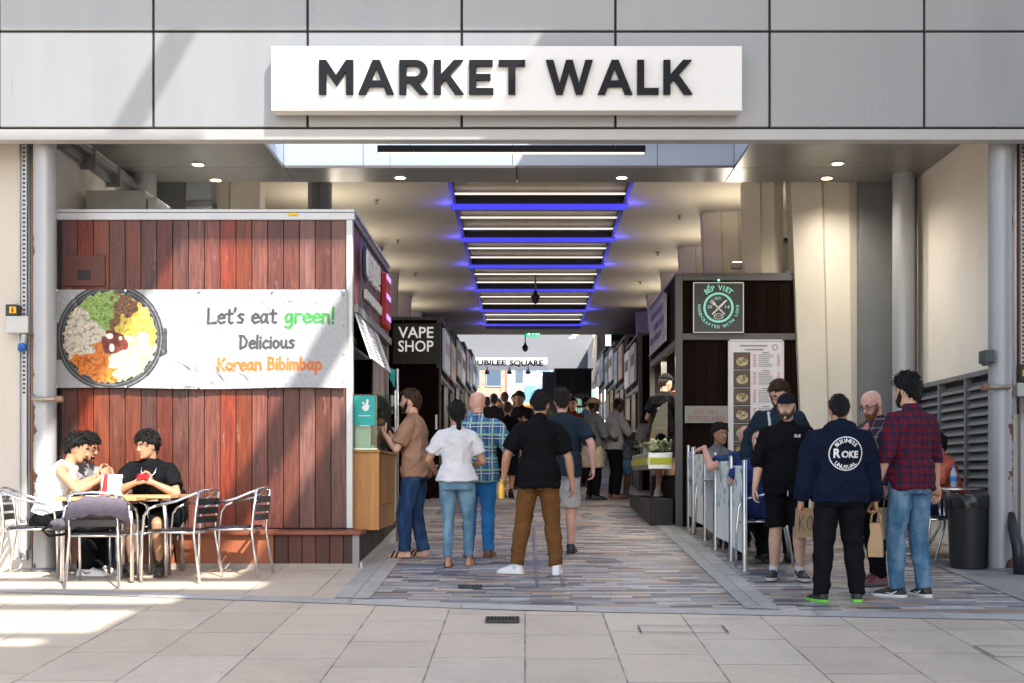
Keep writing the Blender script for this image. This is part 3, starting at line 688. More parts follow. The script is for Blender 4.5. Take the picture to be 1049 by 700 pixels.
def services(side):
    s = side; X = lambda px: PX(px, 11.72); nm = 'left' if s < 0 else 'right'
    tray = (20,28) if s < 0 else (1045,1053)
    t = thing('cable_tray', f'tall perforated metal cable tray on the {nm} front wall', 'cable tray', (X(tray[0]),11.72,1.2))
    m = MB(); a, b = X(tray[0]), X(tray[1]); m.box(a,b,11.735,11.745,.8,4.95); m.box(a,a+.008,11.70,11.735,.8,4.95); m.box(b-.008,b,11.70,11.735,.8,4.95)
    m.build('tray', M_framel, t)
    h = MB(); z = 2.4
    while z < 4.9: h.box((a+b)/2-.012,(a+b)/2+.012,11.733,11.7352,z,z+.018); z += .042
    h.build('perforation', M_dark, t)
    pipes = ((30,.012,'grey'),(33.0,.012,'brown')) if s < 0 else ((1040,.012,'white'),(1043,.012,'red'))
    for px, r, c in pipes:
        cm_ = {'grey':M_frame,'brown':pm('brown_pipe',(.22,.13,.08)),'white':M_white,'red':pm('red_pipe',(.12,.018,.014))}[c]
        x = X(px); tag(MB().tube([(x,11.72,.9 if s<0 else 2.2),(x,11.72,4.95)], r, 8).build('service_pipe', cm_, smooth=True), f'thin {c} vertical service pipe beside the {nm} rusty column', 'pipe')
    bx = (10,34) if s < 0 else (1037,1056)
    by = (325,342.5) if s < 0 else (393,407)
    t = thing('switch_box', f'grey electrical switch box with a rotary isolator on the {nm} front wall', 'switch box', (X(bx[0]),11.7,PZ(by[1],11.7)))
    MB().box(X(bx[0]),X(bx[1]),11.6,11.735,PZ(by[1],11.7),PZ(by[0],11.7)).build('housing', pm('box_grey',(.40,.41,.40),rough=.5), t, bev=.012)
    ix, iy = (10,22) if s < 0 else (1041,1051), (313,325) if s < 0 else (374,392)
    iso = MB().box(X(ix[0]),X(ix[1]),11.62,11.735,PZ(iy[1],11.7)+.003,PZ(iy[0],11.7)).build('isolator', M_black, t, bev=.006)
    zc = PZ((iy[0]+iy[1])/2,11.7); xc = X((ix[0]+ix[1])/2+ (2 if s<0 else 0))
    MB().obox((xc,11.612,zc),(.06,.014,.06)).build('switch_plate', pm('signal_yellow',(.75,.5,.02),var=.02), iso)
    MB().obox((xc,11.600,zc),(.018,.02,.045)).build('switch_knob', pm('signal_red',(.55,.03,.02),var=.02), iso)
    sx = 29 if s < 0 else 1047
    pg = MB().cone((X(sx),11.63,PZ(by[1]+3,11.7)),(X(sx)+s*-.01,11.56,PZ(by[1]+15,11.7)),.032,.026,14).build('socket', M_framel, t, smooth='auto')
    MB().cone((X(sx)+s*-.012,11.555,PZ(by[1]+13,11.7)),(X(sx)+s*-.018,11.53,PZ(by[1]+18,11.7)),.04,.04,14).build('socket_cap', pm('plug_blue',(.02,.10,.38)), pg, smooth='auto')
services(-1); services(1)
# pipe stubs
X = lambda px: PX(px,11.45)
t = thing('standpipe', 'weathered metal pipe with a tap stub crossing the left column', 'pipe', (X(33),11.45,PZ(410,11.45)))
MB().tube([(X(31),11.66,PZ(370,11.45)),(X(31),11.6,PZ(400,11.45)),(X(32),11.5,PZ(408,11.45)),(X(36),11.45,PZ(409,11.45)),(X(60),11.45,PZ(409,11.45))], .022, 10).build('pipe', pm('old_brass',(.32,.27,.22),rough=.5,metal=.6,var=.2), t, smooth=True)
MB().cone((X(58),11.45,PZ(409,11.45)),(X(64),11.45,PZ(409,11.45)),.035,.03,12).build('tap', pm('rust_brown',(.20,.11,.07),rough=.6), t, smooth='auto')
t = thing('standpipe', 'rusty horizontal metal pipe stub in front of the right column', 'pipe', (X(1008),11.45,PZ(397,11.45)))
MB().tube([(X(1038),11.6,PZ(396,11.45)),(X(1034),11.45,PZ(396.5,11.45)),(X(1010),11.45,PZ(397,11.45))], .022, 10).build('pipe', pm('old_brass',(.32,.27,.22)), t, smooth=True)
MB().cone((X(1013),11.45,PZ(397,11.45)),(X(1006),11.45,PZ(397,11.45)),.03,.036,12).build('tap', pm('rust_brown',(.20,.11,.07)), t, smooth='auto')
t = MB().tube([(PX(1036,11.5),11.5,gz(11.5)+.55),(PX(1038,11.4),11.4,gz(11.4)+.42),(PX(1043,11.3),11.3,gz(11.3)+.25),(PX(1044,11.3),11.3,gz(11.3)+.0)], [.03,.05,.055,.05], 10).build('rubber_hose', M_black, smooth=True)
tag(t, 'short thick black rubber hose leaning at the foot of the right column', 'hose')
t = thing('cable_tray', 'grey cable conduit running along the top of the left side wall', 'cable tray', (-4.6,13,5.0))
MB().box(-4.74,-4.6,11.9,15.2,5.02,5.08).box(-4.74,-4.68,11.9,15.2,4.93,5.015).build('tray', M_frame, t)
for y in (12.2,13.0,13.8,14.6): MB().box(-4.74,-4.58,y,y+.03,4.88,5.1).build('bracket', M_frame, t)
# ================================================================== RED KIOSK (left, near)
YK, YP = 12.1, 11.75
kx0, kx1, kd = PX(58,YK), PX(360.5,YK), 15.27
kz1 = PZ(215,YK)
K = thing('market_kiosk', 'big red stained timber kiosk left of the entrance with a food banner', 'kiosk', ((kx0+kx1)/2, YK, gz(YK)))
def planks_y(x0, x1, z0, z1, y, w=.155, th=.02, gap=.007):
    m = MB(); n = max(1, round((x1-x0)/w)); w = (x1-x0)/n
    for i in range(n): 
        d = random.uniform(-.0025,.0025); m.box(x0+i*w+gap/2, x0+(i+1)*w-gap/2, y+d, y+th, z0, z1)
    return m
def planks_x(y0, y1, z0, z1, x, s, w=.155, th=.02, gap=.007):
    m = MB(); n = max(1, round((y1-y0)/w)); w = (y1-y0)/n
    for i in range(n):
        d = random.uniform(-.0025,.0025); a, b = sorted((x+d, x-s*th)); m.box(a, b, y0+i*w+gap/2, y0+(i+1)*w-gap/2, z0, z1)
    return m
planks_y(kx0+.05, kx1-.05, PZ(541,YK), kz1-.1, YK).build('front_cladding', M_redwood, K, bev=.003)
MB().box(kx0+.04, kx1-.04, YK+.022, YK+.06, gz(YK)-.05, kz1-.05).box(kx0+.02,kx0+.06,YK+.03,kd,gz(YK),kz1-.05).box(kx0+.04,kx1-.04,kd-.05,kd,gz(YK),kz1-.05).build('wall', M_dark, K)
MB().box(kx0-.03,kx1+.03,YK-.03,kd+.03,kz1-.03,kz1+.0).box(kx0-.03,kx1+.03,YK-.03,YK+.04,kz1-.105,kz1-.034).build('roof', M_framel, K, bev=.004)
fr = MB(); fr.box(kx1-.05,kx1+.012,YK-.035,YK+.05,gz(YK)+.35,kz1-.108); fr.build('corner_post', M_framel, K, bev=.004)
fr = MB(); fr.box(kx1-.05,kx1+.01,kd-.06,kd,gz(YK)+.3,kz1-.034); fr.box(kx1-.045,kx1+.016,YK+.06,kd-.06,kz1-.10,kz1-.034); fr.build('side_frame', M_frame, K)
# side facing the arcade
sx = kx1 - .01
sz_a, sz_b = 3.32, 3.36
planks_x(YK+.06, kd-.07, sz_b, kz1-.11, sx, 1).build('side_cladding', M_redwood, K, bev=.003)
MB().box(sx-.03,sx+.06,YK+.06,kd-.05,3.24,3.32).build('side_rail', M_frame, K)
planks_x(13.95, kd-.07, 1.0, 3.23, sx-.01, 1).build('side_cladding', M_redwood, K)
# inside of the hatch
inn = MB(); inn.box(kx0+.1,sx-.7,YK+.10,YK+.12,1.7,3.3); inn.build('inner_lining', pm('hatch_inner',(.35,.30,.20),rough=.6,var=.2,vs=3), K)
inn = MB(); inn.box(sx-.75,sx-.72,YK+.12,13.9,1.1,3.3); inn.build('inner_lining', pm('hatch_inner',(.35,.30,.20)), K)
st = MB(); st.box(sx-.6,sx-.05,YK+.07,13.9,2.93,2.96)
st.build('shelf', M_framel, K)
for i, (y, c) in enumerate(((12.35,(.55,.5,.4)),(12.62,(.6,.1,.08)),(12.9,(.5,.52,.5)),(13.2,(.2,.32,.2)))):
    tag(MB().box(sx-.45,sx-.12,y,y+.2,2.963,3.12).build('carton', pm(f'carton{i}',c,rough=.6), bev=.01), ('cream','red','grey','green')[i]+' carton on the shelf inside the red kiosk hatch', 'carton')
# counter box and glass case
cx1 = PX(387.5,12.2)
cb = MB()
n = 5; y0, y1 = YK+.07, 13.75
zt, zb = PZ(461,12.2), PZ(543,12.2)
w = (cx1-sx)/3
for i in range(3): cb.box(sx+.012+i*w, sx+.012+(i+1)*w-.001, y0, y0+.03, zb, zt-.03)
for i in range(10):
    yy = y0+.032+(y1-y0-.032)*i/10; cb.box(cx1-.03, cx1, yy, yy+(y1-y0-.032)/10-.001, zb+.25, zt-.03)
for i in range(10):
    yy = y0+.032+(y1-y0-.032)*i/10; cb.box(cx1-.034, cx1-.004, yy, yy+(y1-y0-.032)/10-.001, zb, zb+.245)
cb.build('counter', M_counter, K)
MB().box(sx+.01,cx1+.02,y0-.02,y1+.02,zt-.028,zt).build('counter_top', M_counter, K, bev=.004)
MB().box(sx+.012,cx1-.04,y0+.03,y1,zb+.01,zb+.03).build('counter_base', M_dark, K)
gzt = PZ(405,12.2)
g = MB(); g.box(sx+.012,cx1-.01,y0+.0,y0+.008,zt+.002,gzt); g.box(cx1-.018,cx1-.01,y0+.01,y1-.3,zt+.002,gzt-.02); g.box(sx+.012,cx1-.01,y0,y1-.3,gzt+.002,gzt+.008)
dc = g.build('display_case', M_gglass, K)
MB().box(sx+.012,cx1-.005,y0+.001,y0+.02,zt+.001,zt+.018).build('case_trim', M_steel, dc)
f = MB()
for i in range(7):
    yy = y0+.15+i*.17; f.box(sx+.05,cx1-.06,yy,yy+.13,zt+.004,zt+.05)
f.build('food_trays', M_steel, dc)
# teal poster inside the glass case: white mark above two short lines
pt = thing('poster', 'teal poster with a white animal mark inside the glass case of the red kiosk', 'poster', (PX(374,12.2), y0+.02, PZ(436,12.2)))
MB().box(PX(363.5,12.2),PX(384.5,12.2),y0-.006,y0-.002,PZ(436,12.2),PZ(406,12.2)).build('sheet', M_teal, pt)
mk = MB()
mk.join(poly2d([(-.03,-.02),(.0,-.055),(.035,-.045),(.05,.0),(.035,.012),(.04,.06),(.022,.065),(.012,.02),(-.012,.0)]))
mk.join(ring2d(0,.012,10).xf(Matrix.Translation((-.012,.025,0))))
for z, wd in ((-.10,.06),(-.20,.05)):
    mk.join(bar2d((-wd,z),(wd,z),.008))
mk = stand(mk, 0); mk.v = [(p[0]+PX(374,12.2),y0+.011,p[2]+PZ(416,12.2)) for p in mk.v]; mk.v = [(p[0],y0-.009,p[2]) for p in mk.v]
mk.build('print', M_white, pt)
# white paper backing behind glass
MB().box(sx+.02,cx1-.08,y0+.06,y0+.07,zt+.003,gzt-.25).build('case_lining', pm('milky_panel',(.62,.66,.60),rough=.6), dc)
# plinth and bench
pz = PZ(545,YP)
planks_y(PX(281,YP), PX(366,YP), gz(YP)-.02, pz-.03, YP, w=.145).build('plinth_cladding', wood('plinth_planks',(.045,.013,.009),(.10,.032,.02),rough=.55,island=.45), K, bev=.003)
MB().box(PX(40,YP),PX(280,YP),YP,YP+.03,gz(YP)-.02,pz-.03).build('plinth_board', M_orange, K)
MB().box(PX(40,YP),PX(365,YP),YP+.032,YK+.02,gz(YP)-.05,pz-.035).build('plinth_core', M_dark, K)
b = MB(); b.box(PX(40,YP),PX(371,YP),YP-.06,YK-.004,pz-.028,pz+.012); b.build('bench_ledge', M_redx, K, bev=.006)
MB().box(PX(40,YP),PX(367,YP),YP-.02,YP+.06,gz(YP)-.06,gz(YP)+.045).build('plinth_kerb', pm('plinth_stone',(.30,.27,.235),rough=.75,var=.12), K)
px_ = PX(367.5,YP)
planks_x(YP+.03, kd, gz(YP), zb-.02, px_, 1, w=.2).build('side_plinth', M_darkwood2, K)
sk = MB()
for a,bq in ((YP,13.0),(13.0,kd)): sk.add([(px_+.01,a,gz(a)-.05),(px_+.05,a,gz(a)-.05),(px_+.05,bq,gz(bq)-.05),(px_+.01,bq,gz(bq)-.05),(px_+.01,a,gz(a)+.06),(px_+.03,a,gz(a)+.06),(px_+.03,bq,gz(bq)+.06),(px_+.01,bq,gz(bq)+.06)],[(0,3,2,1),(4,5,6,7),(0,1,5,4),(1,2,6,5),(2,3,7,6),(3,0,4,7)])
sk.build('side_kerb', M_kerb, K)
MB().box(px_-.06,px_+.004,YP-.004,YP+.03,gz(YP),pz-.03).build('corner_trim', M_frame, K)
# access hatch
h = MB().box(PX(65,YK-.03),PX(107,YK-.03),YK-.02,YK-.004,PZ(293,YK-.03),PZ(261,YK-.03)).build('access_panel', pm('hatch_brown',(.085,.022,.012),rough=.5,var=.25), K, bev=.004)
MB().box(PX(79,YK-.04),PX(92,YK-.04),YK-.03,YK-.018,PZ(286,YK-.03),PZ(277,YK-.03)).build('vent', M_dark, h)
MB().box(PX(295,YK-.04),PX(305,YK-.04),YK-.042,YK-.036,PZ(221,YK-.04),PZ(218,YK-.04)).build('warning_label', pm('signal_yellow',(.75,.5,.02)), K)
# roof clutter
t = thing('equipment_box', 'grey metal equipment box on the roof of the red kiosk', 'equipment box', (PX(121,13),13,kz1))
MB().box(PX(88,13),PX(149,13),13,13.6,kz1+.0,PZ(195,13)).build('housing', pm('box_grey',(.40,.41,.40)), t, bev=.01)
MB().box(PX(150,13.02),PX(160,13.02),13.05,13.55,kz1+.0,PZ(201,13)).build('fan_cover', M_framel, t, bev=.01)
t = thing('equipment_box', 'upright pale duct box behind the red kiosk roof', 'equipment box', (PX(203,15.4),15.4,kz1))
MB().box(PX(190,15.4),PX(217,15.4),15.38,15.6,kz1,ZC-.1).build('duct', pm('duct_pale',(.42,.44,.45),rough=.45,metal=.3), t, bev=.01)
MB().box(PX(189,15.4),PX(218,15.4),15.36,15.61,PZ(212,15.4),PZ(206,15.4)).build('flange', M_frame, t)
tag(MB().ball((PX(208,14),14,kz1+.08),(.15,.05,.09),14,8,Matrix.Rotation(.5,3,'Y')).build('roof_dish', M_white, smooth=True), 'small white dish on the roof of the red kiosk', 'dish')

# signs on the arcade side of the red kiosk
t = thing('shop_sign', 'raised white lettering and round badge on the arcade side of the red kiosk', 'sign', (sx,13.4,3.9))
M_whl = pm('white_plastic',(.8,.8,.79),rough=.4,var=.02)
m = MB(); m.ball((sx+.06,12.72,3.83),(.03,.15,.21),20,10); m.build('badge', pm('navy_badge',(.03,.03,.11)), t, smooth=True)
m = MB(); m.ball((sx+.075,12.72,3.83),(.03,.10,.15),16,8); m.build('badge_face', M_whl, t, smooth=True)
L_ = MB()
def side_text(s, y0, y1, z0, z1, x, d, bold, sgn=1):
    w = fit(text_mesh(s, bold=bold, extrude=.5, res=3), y0, y1, z0, z1)
    w.v = [(x + sgn*(p[2]+.5)*d, p[0] if sgn > 0 else (y0+y1-p[0]), p[1]) for p in w.v]; return w
for yy in (13.0,13.32,13.64,13.95):
    L_.box(sx+.01,sx+.05,yy,yy+.05,3.74,4.02); L_.box(sx+.01,sx+.05,yy+.05,yy+.22,3.96,4.02); L_.box(sx+.01,sx+.05,yy+.05,yy+.20,3.74,3.79); L_.box(sx+.01,sx+.05,yy+.17,yy+.22,3.83,3.955)
L_.build('lettering', M_whl, t)
L2 = MB()
for yy in np.arange(13.0,14.3,.16): L2.box(sx+.01,sx+.04,yy,yy+.11,3.50,3.60)
L2.build('lettering', M_whl, t)
t = thing('neon_sign', 'red and blue illuminated sign on the far corner of the red kiosk', 'sign', (sx,14.9,3.8))
MB().box(sx+.005,sx+.06,14.62,15.15,3.42,4.05).build('sign_box', pm('neon_red',(.17,.010,.014),var=.3,vs=6,emit=(1,.05,.05),es=.03), t, bev=.01)
for z in (3.5,3.75,3.98): MB().box(sx+.062,sx+.068,14.67,15.1,z,z+.06).build('neon_line', pm('neon_violet',(.3,.1,.6),var=.0,emit=(.5,.3,1),es=.35), t)
def menu_board(label, y0, y1, z0, z1, x, tilt, s=1, mat=None):
    t = thing('menu_board', label, 'menu board', (x,(y0+y1)/2,z0))
    MB().add([(x,y0,z1),(x,y1,z1),(x+s*tilt,y1,z0),(x+s*tilt,y0,z0),(x-s*.02,y0,z1),(x-s*.02,y1,z1),(x+s*(tilt-.02),y1,z0),(x+s*(tilt-.02),y0,z0)],[(0,1,2,3),(7,6,5,4),(0,4,5,1),(1,5,6,2),(2,6,7,3),(3,7,4,0)]).build('board', mat or M_whl, t)
    ln = MB(); e = .004*s
    n = int((z1-z0)/.035); cols = max(1,int((y1-y0)/.3)); cw_ = (y1-y0)/cols
    for i in range(1,n-1):
        z = z1-(z1-z0)*i/n; xx = x + s*tilt*(z1-z)/(z1-z0) + e
        for c in range(cols):
            ya = y0+c*cw_+.03
            if random.random() < .85: ln.quad((xx,ya,z),(xx,ya+cw_*random.uniform(.35,.75),z),(xx+e*.1,ya+cw_*.4,z-.012),(xx+e*.1,ya,z-.012))
    ln.build('print', pm('menu_ink',(.12,.11,.11),var=.1), t)
    bd = MB(); 
    for a, b_ in ((y0-.02,y0),(y1,y1+.02)): bd.add([(x+.005*s,a,z1),(x+.005*s,b_,z1),(x+s*(tilt+.005),b_,z0),(x+s*(tilt+.005),a,z0)],[(0,1,2,3)])
    bd.build('border', M_black, t); return t
for i, (a, b_) in enumerate(((12.2,12.78),(12.82,13.38),(13.42,13.95))):
    menu_board(('nearest','middle','farthest')[i]+' tilted white menu board above the red kiosk counter', a, b_, 2.78, 3.24, sx+.04, .16)
# small teal flag on its pole at the counter end
t = thing('flag', 'small teal flag on a steel pole at the end of the red kiosk counter', 'flag', (PX(406,14.0),14.0,gz(14)))
fxp = PX(407,14.0)
MB().tube([(fxp,14.0,gz(14)),(fxp,14.0,PZ(378,14.0))],.018,10).build('pole', M_steel, t, smooth=True)
MB().add([(fxp-.02,14.0,PZ(379,14)),(fxp-.09,13.98,PZ(377,14)),(fxp-.085,13.97,PZ(388,14)),(fxp-.03,13.99,PZ(398,14))],[(0,1,2,3)]).build('cloth', M_teal, t)
t = thing('glass_screen', 'tall glass draught screen standing at the end of the red kiosk counter', 'screen', (PX(398,13.75),13.78,gz(14)))
MB().box(cx1-.25,PX(404.5,13.8),13.8,13.808,1.9,PZ(405,13.8)).build('pane', M_gglass, t)
MB().box(PX(404.5,13.8),PX(406,13.8),13.79,13.815,1.2,PZ(400,13.8)).build('edge_post', M_steel, t)

# ------------------------------------------------------------------ the food banner (printed cloth, colours per vertex)
GL = {'L':(.55,[[(.05,1),(0,0),(.5,.03)]]),'e':(.5,[[(.05,.32),(.45,.38),(.42,.55),(.25,.63),(.05,.45),(.03,.2),(.2,0),(.45,.1)]]),
 't':(.45,[[(.22,.9),(.18,.1),(.28,0),(.4,.05)],[(0,.62),(.42,.65)]]),"'":(.16,[[(.1,1.02),(.05,.8)]]),
 's':(.45,[[(.38,.58),(.2,.63),(.06,.5),(.2,.36),(.36,.24),(.25,.03),(0,.06)]]),'a':(.55,[[(.42,.55),(.2,.62),(.02,.35),(.1,.03),(.3,.1),(.42,.55)],[(.42,.6),(.4,.2),(.48,0)]]),
 'g':(.52,[[(.42,.55),(.2,.62),(.02,.35),(.1,.05),(.3,.12),(.42,.55)],[(.43,.6),(.4,-.15),(.25,-.35),(.02,-.28)]]),'r':(.42,[[(.05,.62),(.03,0)],[(.04,.4),(.2,.6),(.38,.58)]]),
 'n':(.5,[[(.05,.62),(.03,0)],[(.04,.4),(.2,.6),(.36,.55),(.38,.25),(.4,0)]]),'!':(.2,[[(.1,1.05),(.08,.3)],[(.07,.04),(.08,0)]]),
 'D':(.65,[[(.08,1),(.05,0)],[(0,1),(.3,.98),(.55,.6),(.45,.2),(.05,0)]]),'l':(.18,[[(.08,1),(.05,0)]]),'i':(.18,[[(.06,.6),(.05,0)],[(.08,.85),(.08,.83)]]),
 'c':(.48,[[(.4,.52),(.25,.62),(.04,.4),(.05,.12),(.22,0),(.42,.1)]]),'o':(.52,[[(.22,.62),(.04,.45),(.04,.15),(.2,0),(.4,.15),(.42,.45),(.22,.62)]]),
 'u':(.55,[[(.04,.6),(.04,.2),(.15,.02),(.33,.1),(.4,.6)],[(.4,.6),(.4,.2),(.46,0)]]),'K':(.58,[[(.05,1),(.03,0)],[(.5,.95),(.08,.45),(.5,0)]]),
 'B':(.56,[[(.06,1),(.04,0)],[(.04,1),(.4,.9),(.38,.6),(.08,.52),(.45,.42),(.45,.1),(.04,0)]]),'b':(.52,[[(.06,1),(.04,0)],[(.05,.4),(.25,.6),(.42,.4),(.38,.1),(.2,0),(.04,.08)]]),
 'm':(.7,[[(.04,.6),(.03,0)],[(.04,.4),(.18,.6),(.3,.5),(.3,0)],[(.3,.4),(.46,.6),(.58,.5),(.6,0)]]),'p':(.52,[[(.06,.6),(.02,-.35)],[(.05,.4),(.25,.62),(.42,.4),(.36,.08),(.18,0),(.05,.1)]]),' ':(.35,[])}
def glyph_segs(s, x0, x1, base, cap):
    tot = sum(GL[c][0]+.06 for c in s)-.06; k = (x1-x0)/tot; x = x0; out = []
    for c in s:
        for pl_ in GL[c][1]:
            q = [(x+a*k, base + b_*cap) for a, b_ in pl_]; out += list(zip(q, q[1:]))
        x += (GL[c][0]+.06)*k
    return out
def seg_dist(PXg, PYg, segs):
    d = np.full(PXg.shape, 1e9)
    for (ax,ay),(bx,by) in segs:
        vx_, vy_ = bx-ax, by-ay; l2 = vx_*vx_+vy_*vy_+1e-9
        tt = np.clip(((PXg-ax)*vx_+(PYg-ay)*vy_)/l2,0,1); d = np.minimum(d, np.hypot(PXg-ax-tt*vx_, PYg-ay-tt*vy_))
    return d
def banner():
    YB = YK-.06; nx, ny = 760, 256
    # print space in photo-pixel units: u 57..356, v 297..398 (v down)
    u = np.linspace(57,356,nx); v = np.linspace(297,398,ny); U, W = np.meshgrid(u, v)
    rng = np.random.RandomState(3)
    def vnoise(U, W, sx_, sy_, seed):
        r = np.random.RandomState(seed); g = r.rand(64,64); a = (U/sx_)%63; b_ = (W/sy_)%63
        i, j = a.astype(int), b_.astype(int); fa, fb = a-i, b_-j; fa = fa*fa*(3-2*fa); fb = fb*fb*(3-2*fb)
        return (g[j,i]*(1-fa)+g[j,i+1]*fa)*(1-fb)+(g[j+1,i]*(1-fa)+g[j+1,i+1]*fa)*fb
    C = np.zeros((ny,nx,3)); C[:] = (.33,.345,.365)
    cell = (((U/3.4).astype(int)*7 + (W/3.4).astype(int)*13 + ((U/6.8).astype(int)*(W/6.8).astype(int)))%5)/5.0
    lines = np.minimum((U/3.4)%1, (W/3.4)%1) < .22
    C *= (1 - .10*(lines & (cell > .3)))[...,None]
    def put(mask, col):
        m = np.clip(mask,0,1)[...,None]; C[:] = C*(1-m)+np.array(col)*m if not isinstance(col,np.ndarray) or col.ndim==1 else C*(1-m)+col*m
    aa = lambda d: np.clip(.5 - d/.6, 0, 1)
    bx, by = 113.5, 346.0; R = np.hypot(U-bx, W-by); A = np.arctan2(-(W-by), U-bx)
    # bowl: dark rim, two handles
    hd = np.maximum(np.abs(U-163)-9, np.abs(W-350)-(19-np.clip(U-158,0,20)*.45)); put(aa(hd), (.045,.048,.055))
    hd2 = np.maximum(np.abs(U-166)-3, np.abs(W-349)-14); put(aa(hd2)*.6, (.12,.125,.13))
    hd3 = np.maximum(np.abs(U-60)-8, np.abs(W-350)-19); put(aa(hd3), (.045,.048,.055))
    put(aa(R-55), (.03,.032,.036)); put(aa(np.abs(R-52.5)-.7), (.14,.15,.16)); put(aa(np.abs(R-49.2)-.6), (.10,.105,.11))
    wob = (vnoise(U,W,3,3,5)-.5)*5
    food = aa(R+wob-47); put(food, (.62,.56,.44))
    secs = [(-.05,.95,(.40,.27,.02),(.66,.54,.13)),(.95,1.45,(.07,.03,.015),(.28,.14,.06)),(1.45,2.45,(.06,.17,.022),(.36,.48,.15)),(2.45,3.75,(.36,.31,.23),(.66,.62,.54)),(3.75,4.75,(.40,.08,.008),(.68,.24,.035)),(4.75,6.24,(.30,.30,.15),(.66,.65,.48))]
    Aw = (A + (vnoise(U,W,6,6,8)-.5)*.5) % (2*PI)
    for a0,a1,c0,c1 in secs:
        k = ((Aw-a0)%(2*PI) < (a1-a0)) & (R+wob < 47)
        lo = rng.rand()*2
        if c0[1] > .2 and c0[0] < .2:      # cucumber sticks: straight slanted strips
            q = (U*.75+W*.66)/1.9 + (vnoise(U,W,14,14,11)-.5)*2.0
        elif c0[0] < .2: q = vnoise(U,W,2.6,2.0,21)*5 + vnoise(U,W,6,6,22)*3
        else:
            am_ = (a0+a1)/2; qx = U*math.sin(am_)+W*math.cos(am_); q = (A*26)*.55 + qx/2.0 + (vnoise(U,W,9,9,31+int(a0*10))-.5)*5.5
        s_ = .5+.5*np.sin(q*2*PI/ (1.0 if c0[0]>.2 else 1.6)); s_ = s_*.65 + vnoise(U,W,1.6,1.6,41)*.35
        dk = vnoise(U,W,3,2.2,51); 
        colr = np.array(c0)*(1-s_[...,None]) + np.array(c1)*s_[...,None]
        colr = colr*(np.where(dk<.28,.6,1.0)[...,None])
        C[k] = (C*(1-food[...,None])+colr*food[...,None])[k]
    rs = np.hypot(U-117, (W-352)*1.05) + (vnoise(U,W,5,5,61)-.5)*13; sc = vnoise(U,W,2,2,62)[...,None]
    k = aa(rs-13.5); C[:] = C*(1-k[...,None]) + (np.array((.10,.018,.012))*(1-sc)+np.array((.20,.04,.03))*sc)*k[...,None]
    for ex, ey, rx, ry in ((113,345,3.4,3.0),(115,357,2.6,4.2),(124,347,1.6,2.0)):
        put(aa((np.hypot((U-ex)/rx,(W-ey)/ry)-1)*2), (.80,.77,.68))
    V_ = -W
    def write(s, a, b_, base, cap, wd, col):
        m = (U > a-4) & (U < b_+4) & (W > base-cap-5) & (W < base+cap*.6+4)
        ii = np.where(m.any(1))[0]; jj = np.where(m.any(0))[0]; sl_ = np.s_[ii[0]:ii[-1]+1, jj[0]:jj[-1]+1]
        d = seg_dist(U[sl_], V_[sl_], glyph_segs(s, a, b_, -base, cap)); k = np.clip(.5-(d-wd)/.5,0,1)[...,None]
        C[sl_] = C[sl_]*(1-k)+np.array(col)*k
    write("Let's eat", 213.5, 284, 331.5, 15, 1.45, (.045,.045,.055)); write('green!', 292.5, 343.5, 331.5, 15, 1.55, (.035,.21,.045))
    write('Delicious', 246, 302.5, 357.5, 13, 1.4, (.045,.045,.055)); write('Korean Bibimbap', 223.5, 330.5, 379.5, 12.5, 1.4, (.46,.125,.02))
    for ey in (303,334,364,392): put(aa(np.hypot(U-352.5,W-ey)-.9), (.1,.1,.1))
    # crumpled cloth
    D = np.zeros((ny,nx))
    rr = np.random.RandomState(12)
    crump = np.clip((vnoise(U,W,60,50,71)-.25)*1.8,.25,1)*np.where(U<150,.4,np.where(U<205,.9,.5))
    for i in range(300):
        cxx, cyy = rr.uniform(60,356), rr.uniform(295,400); an = rr.normal(.9,.75); ln = rr.uniform(6,26); am = rr.choice((-1,1))*rr.uniform(.008,.020); wd = rr.uniform(1.6,4.5)
        a_ = (U-cxx)*math.cos(an)+(W-cyy)*math.sin(an); b_ = -(U-cxx)*math.sin(an)+(W-cyy)*math.cos(an)
        D += am*np.clip(1-np.abs(b_)/wd,0,1)*np.exp(-(a_/ln)**2)
    D = D*crump + .022*(vnoise(U,W,45,30,81)-.5) + .010*np.sin(U/22.0)*np.exp(-((W-398)/14)**2)
    D += .018
    X0, X1, Z0, Z1 = PX(57,YB), PX(356,YB), PZ(398,YB), PZ(297,YB)
    XX = X0+(U-57)/(299)*(X1-X0); ZZ = Z1-(W-297)/101*(Z1-Z0); sag = .012*np.sin((U-57)/299*PI*3)*((W-297)/101)
    co = np.stack([XX, YB - D, ZZ + sag*.6], -1).reshape(-1,3)
    idx = np.arange(nx*ny).reshape(ny,nx)
    fc = np.stack([idx[:-1,:-1],idx[1:,:-1],idx[1:,1:],idx[:-1,1:]],-1).reshape(-1,4)
    me = bpy.data.meshes.new('banner'); me.vertices.add(len(co)); me.vertices.foreach_set('co', co.ravel())
    me.loops.add(fc.size); me.loops.foreach_set('vertex_index', fc.ravel()); me.polygons.add(len(fc)); me.polygons.foreach_set('loop_start', np.arange(0,fc.size,4)); me.polygons.foreach_set('loop_total', np.full(len(fc),4)); me.update(calc_edges=True)
    ca = me.color_attributes.new('print','FLOAT_COLOR','POINT'); ca.data.foreach_set('color', np.concatenate([C.reshape(-1,3),np.ones((nx*ny,1))],1).ravel())
    m, nt, b_ = nodes('banner_print'); at = N(nt,'ShaderNodeVertexColor', layer_name='print'); nt.links.new(at.outputs[0], b_.inputs['Base Color']); b_.inputs['Roughness'].default_value=.42; b_.inputs['Specular IOR Level'].default_value=.35
    t = thing('banner', 'wide crumpled white banner with a bowl of food, Let\'s eat green! Delicious Korean Bibimbap', 'banner', ((X0+X1)/2, YB, Z0))
    link(me, 'cloth', m, t, True, True)
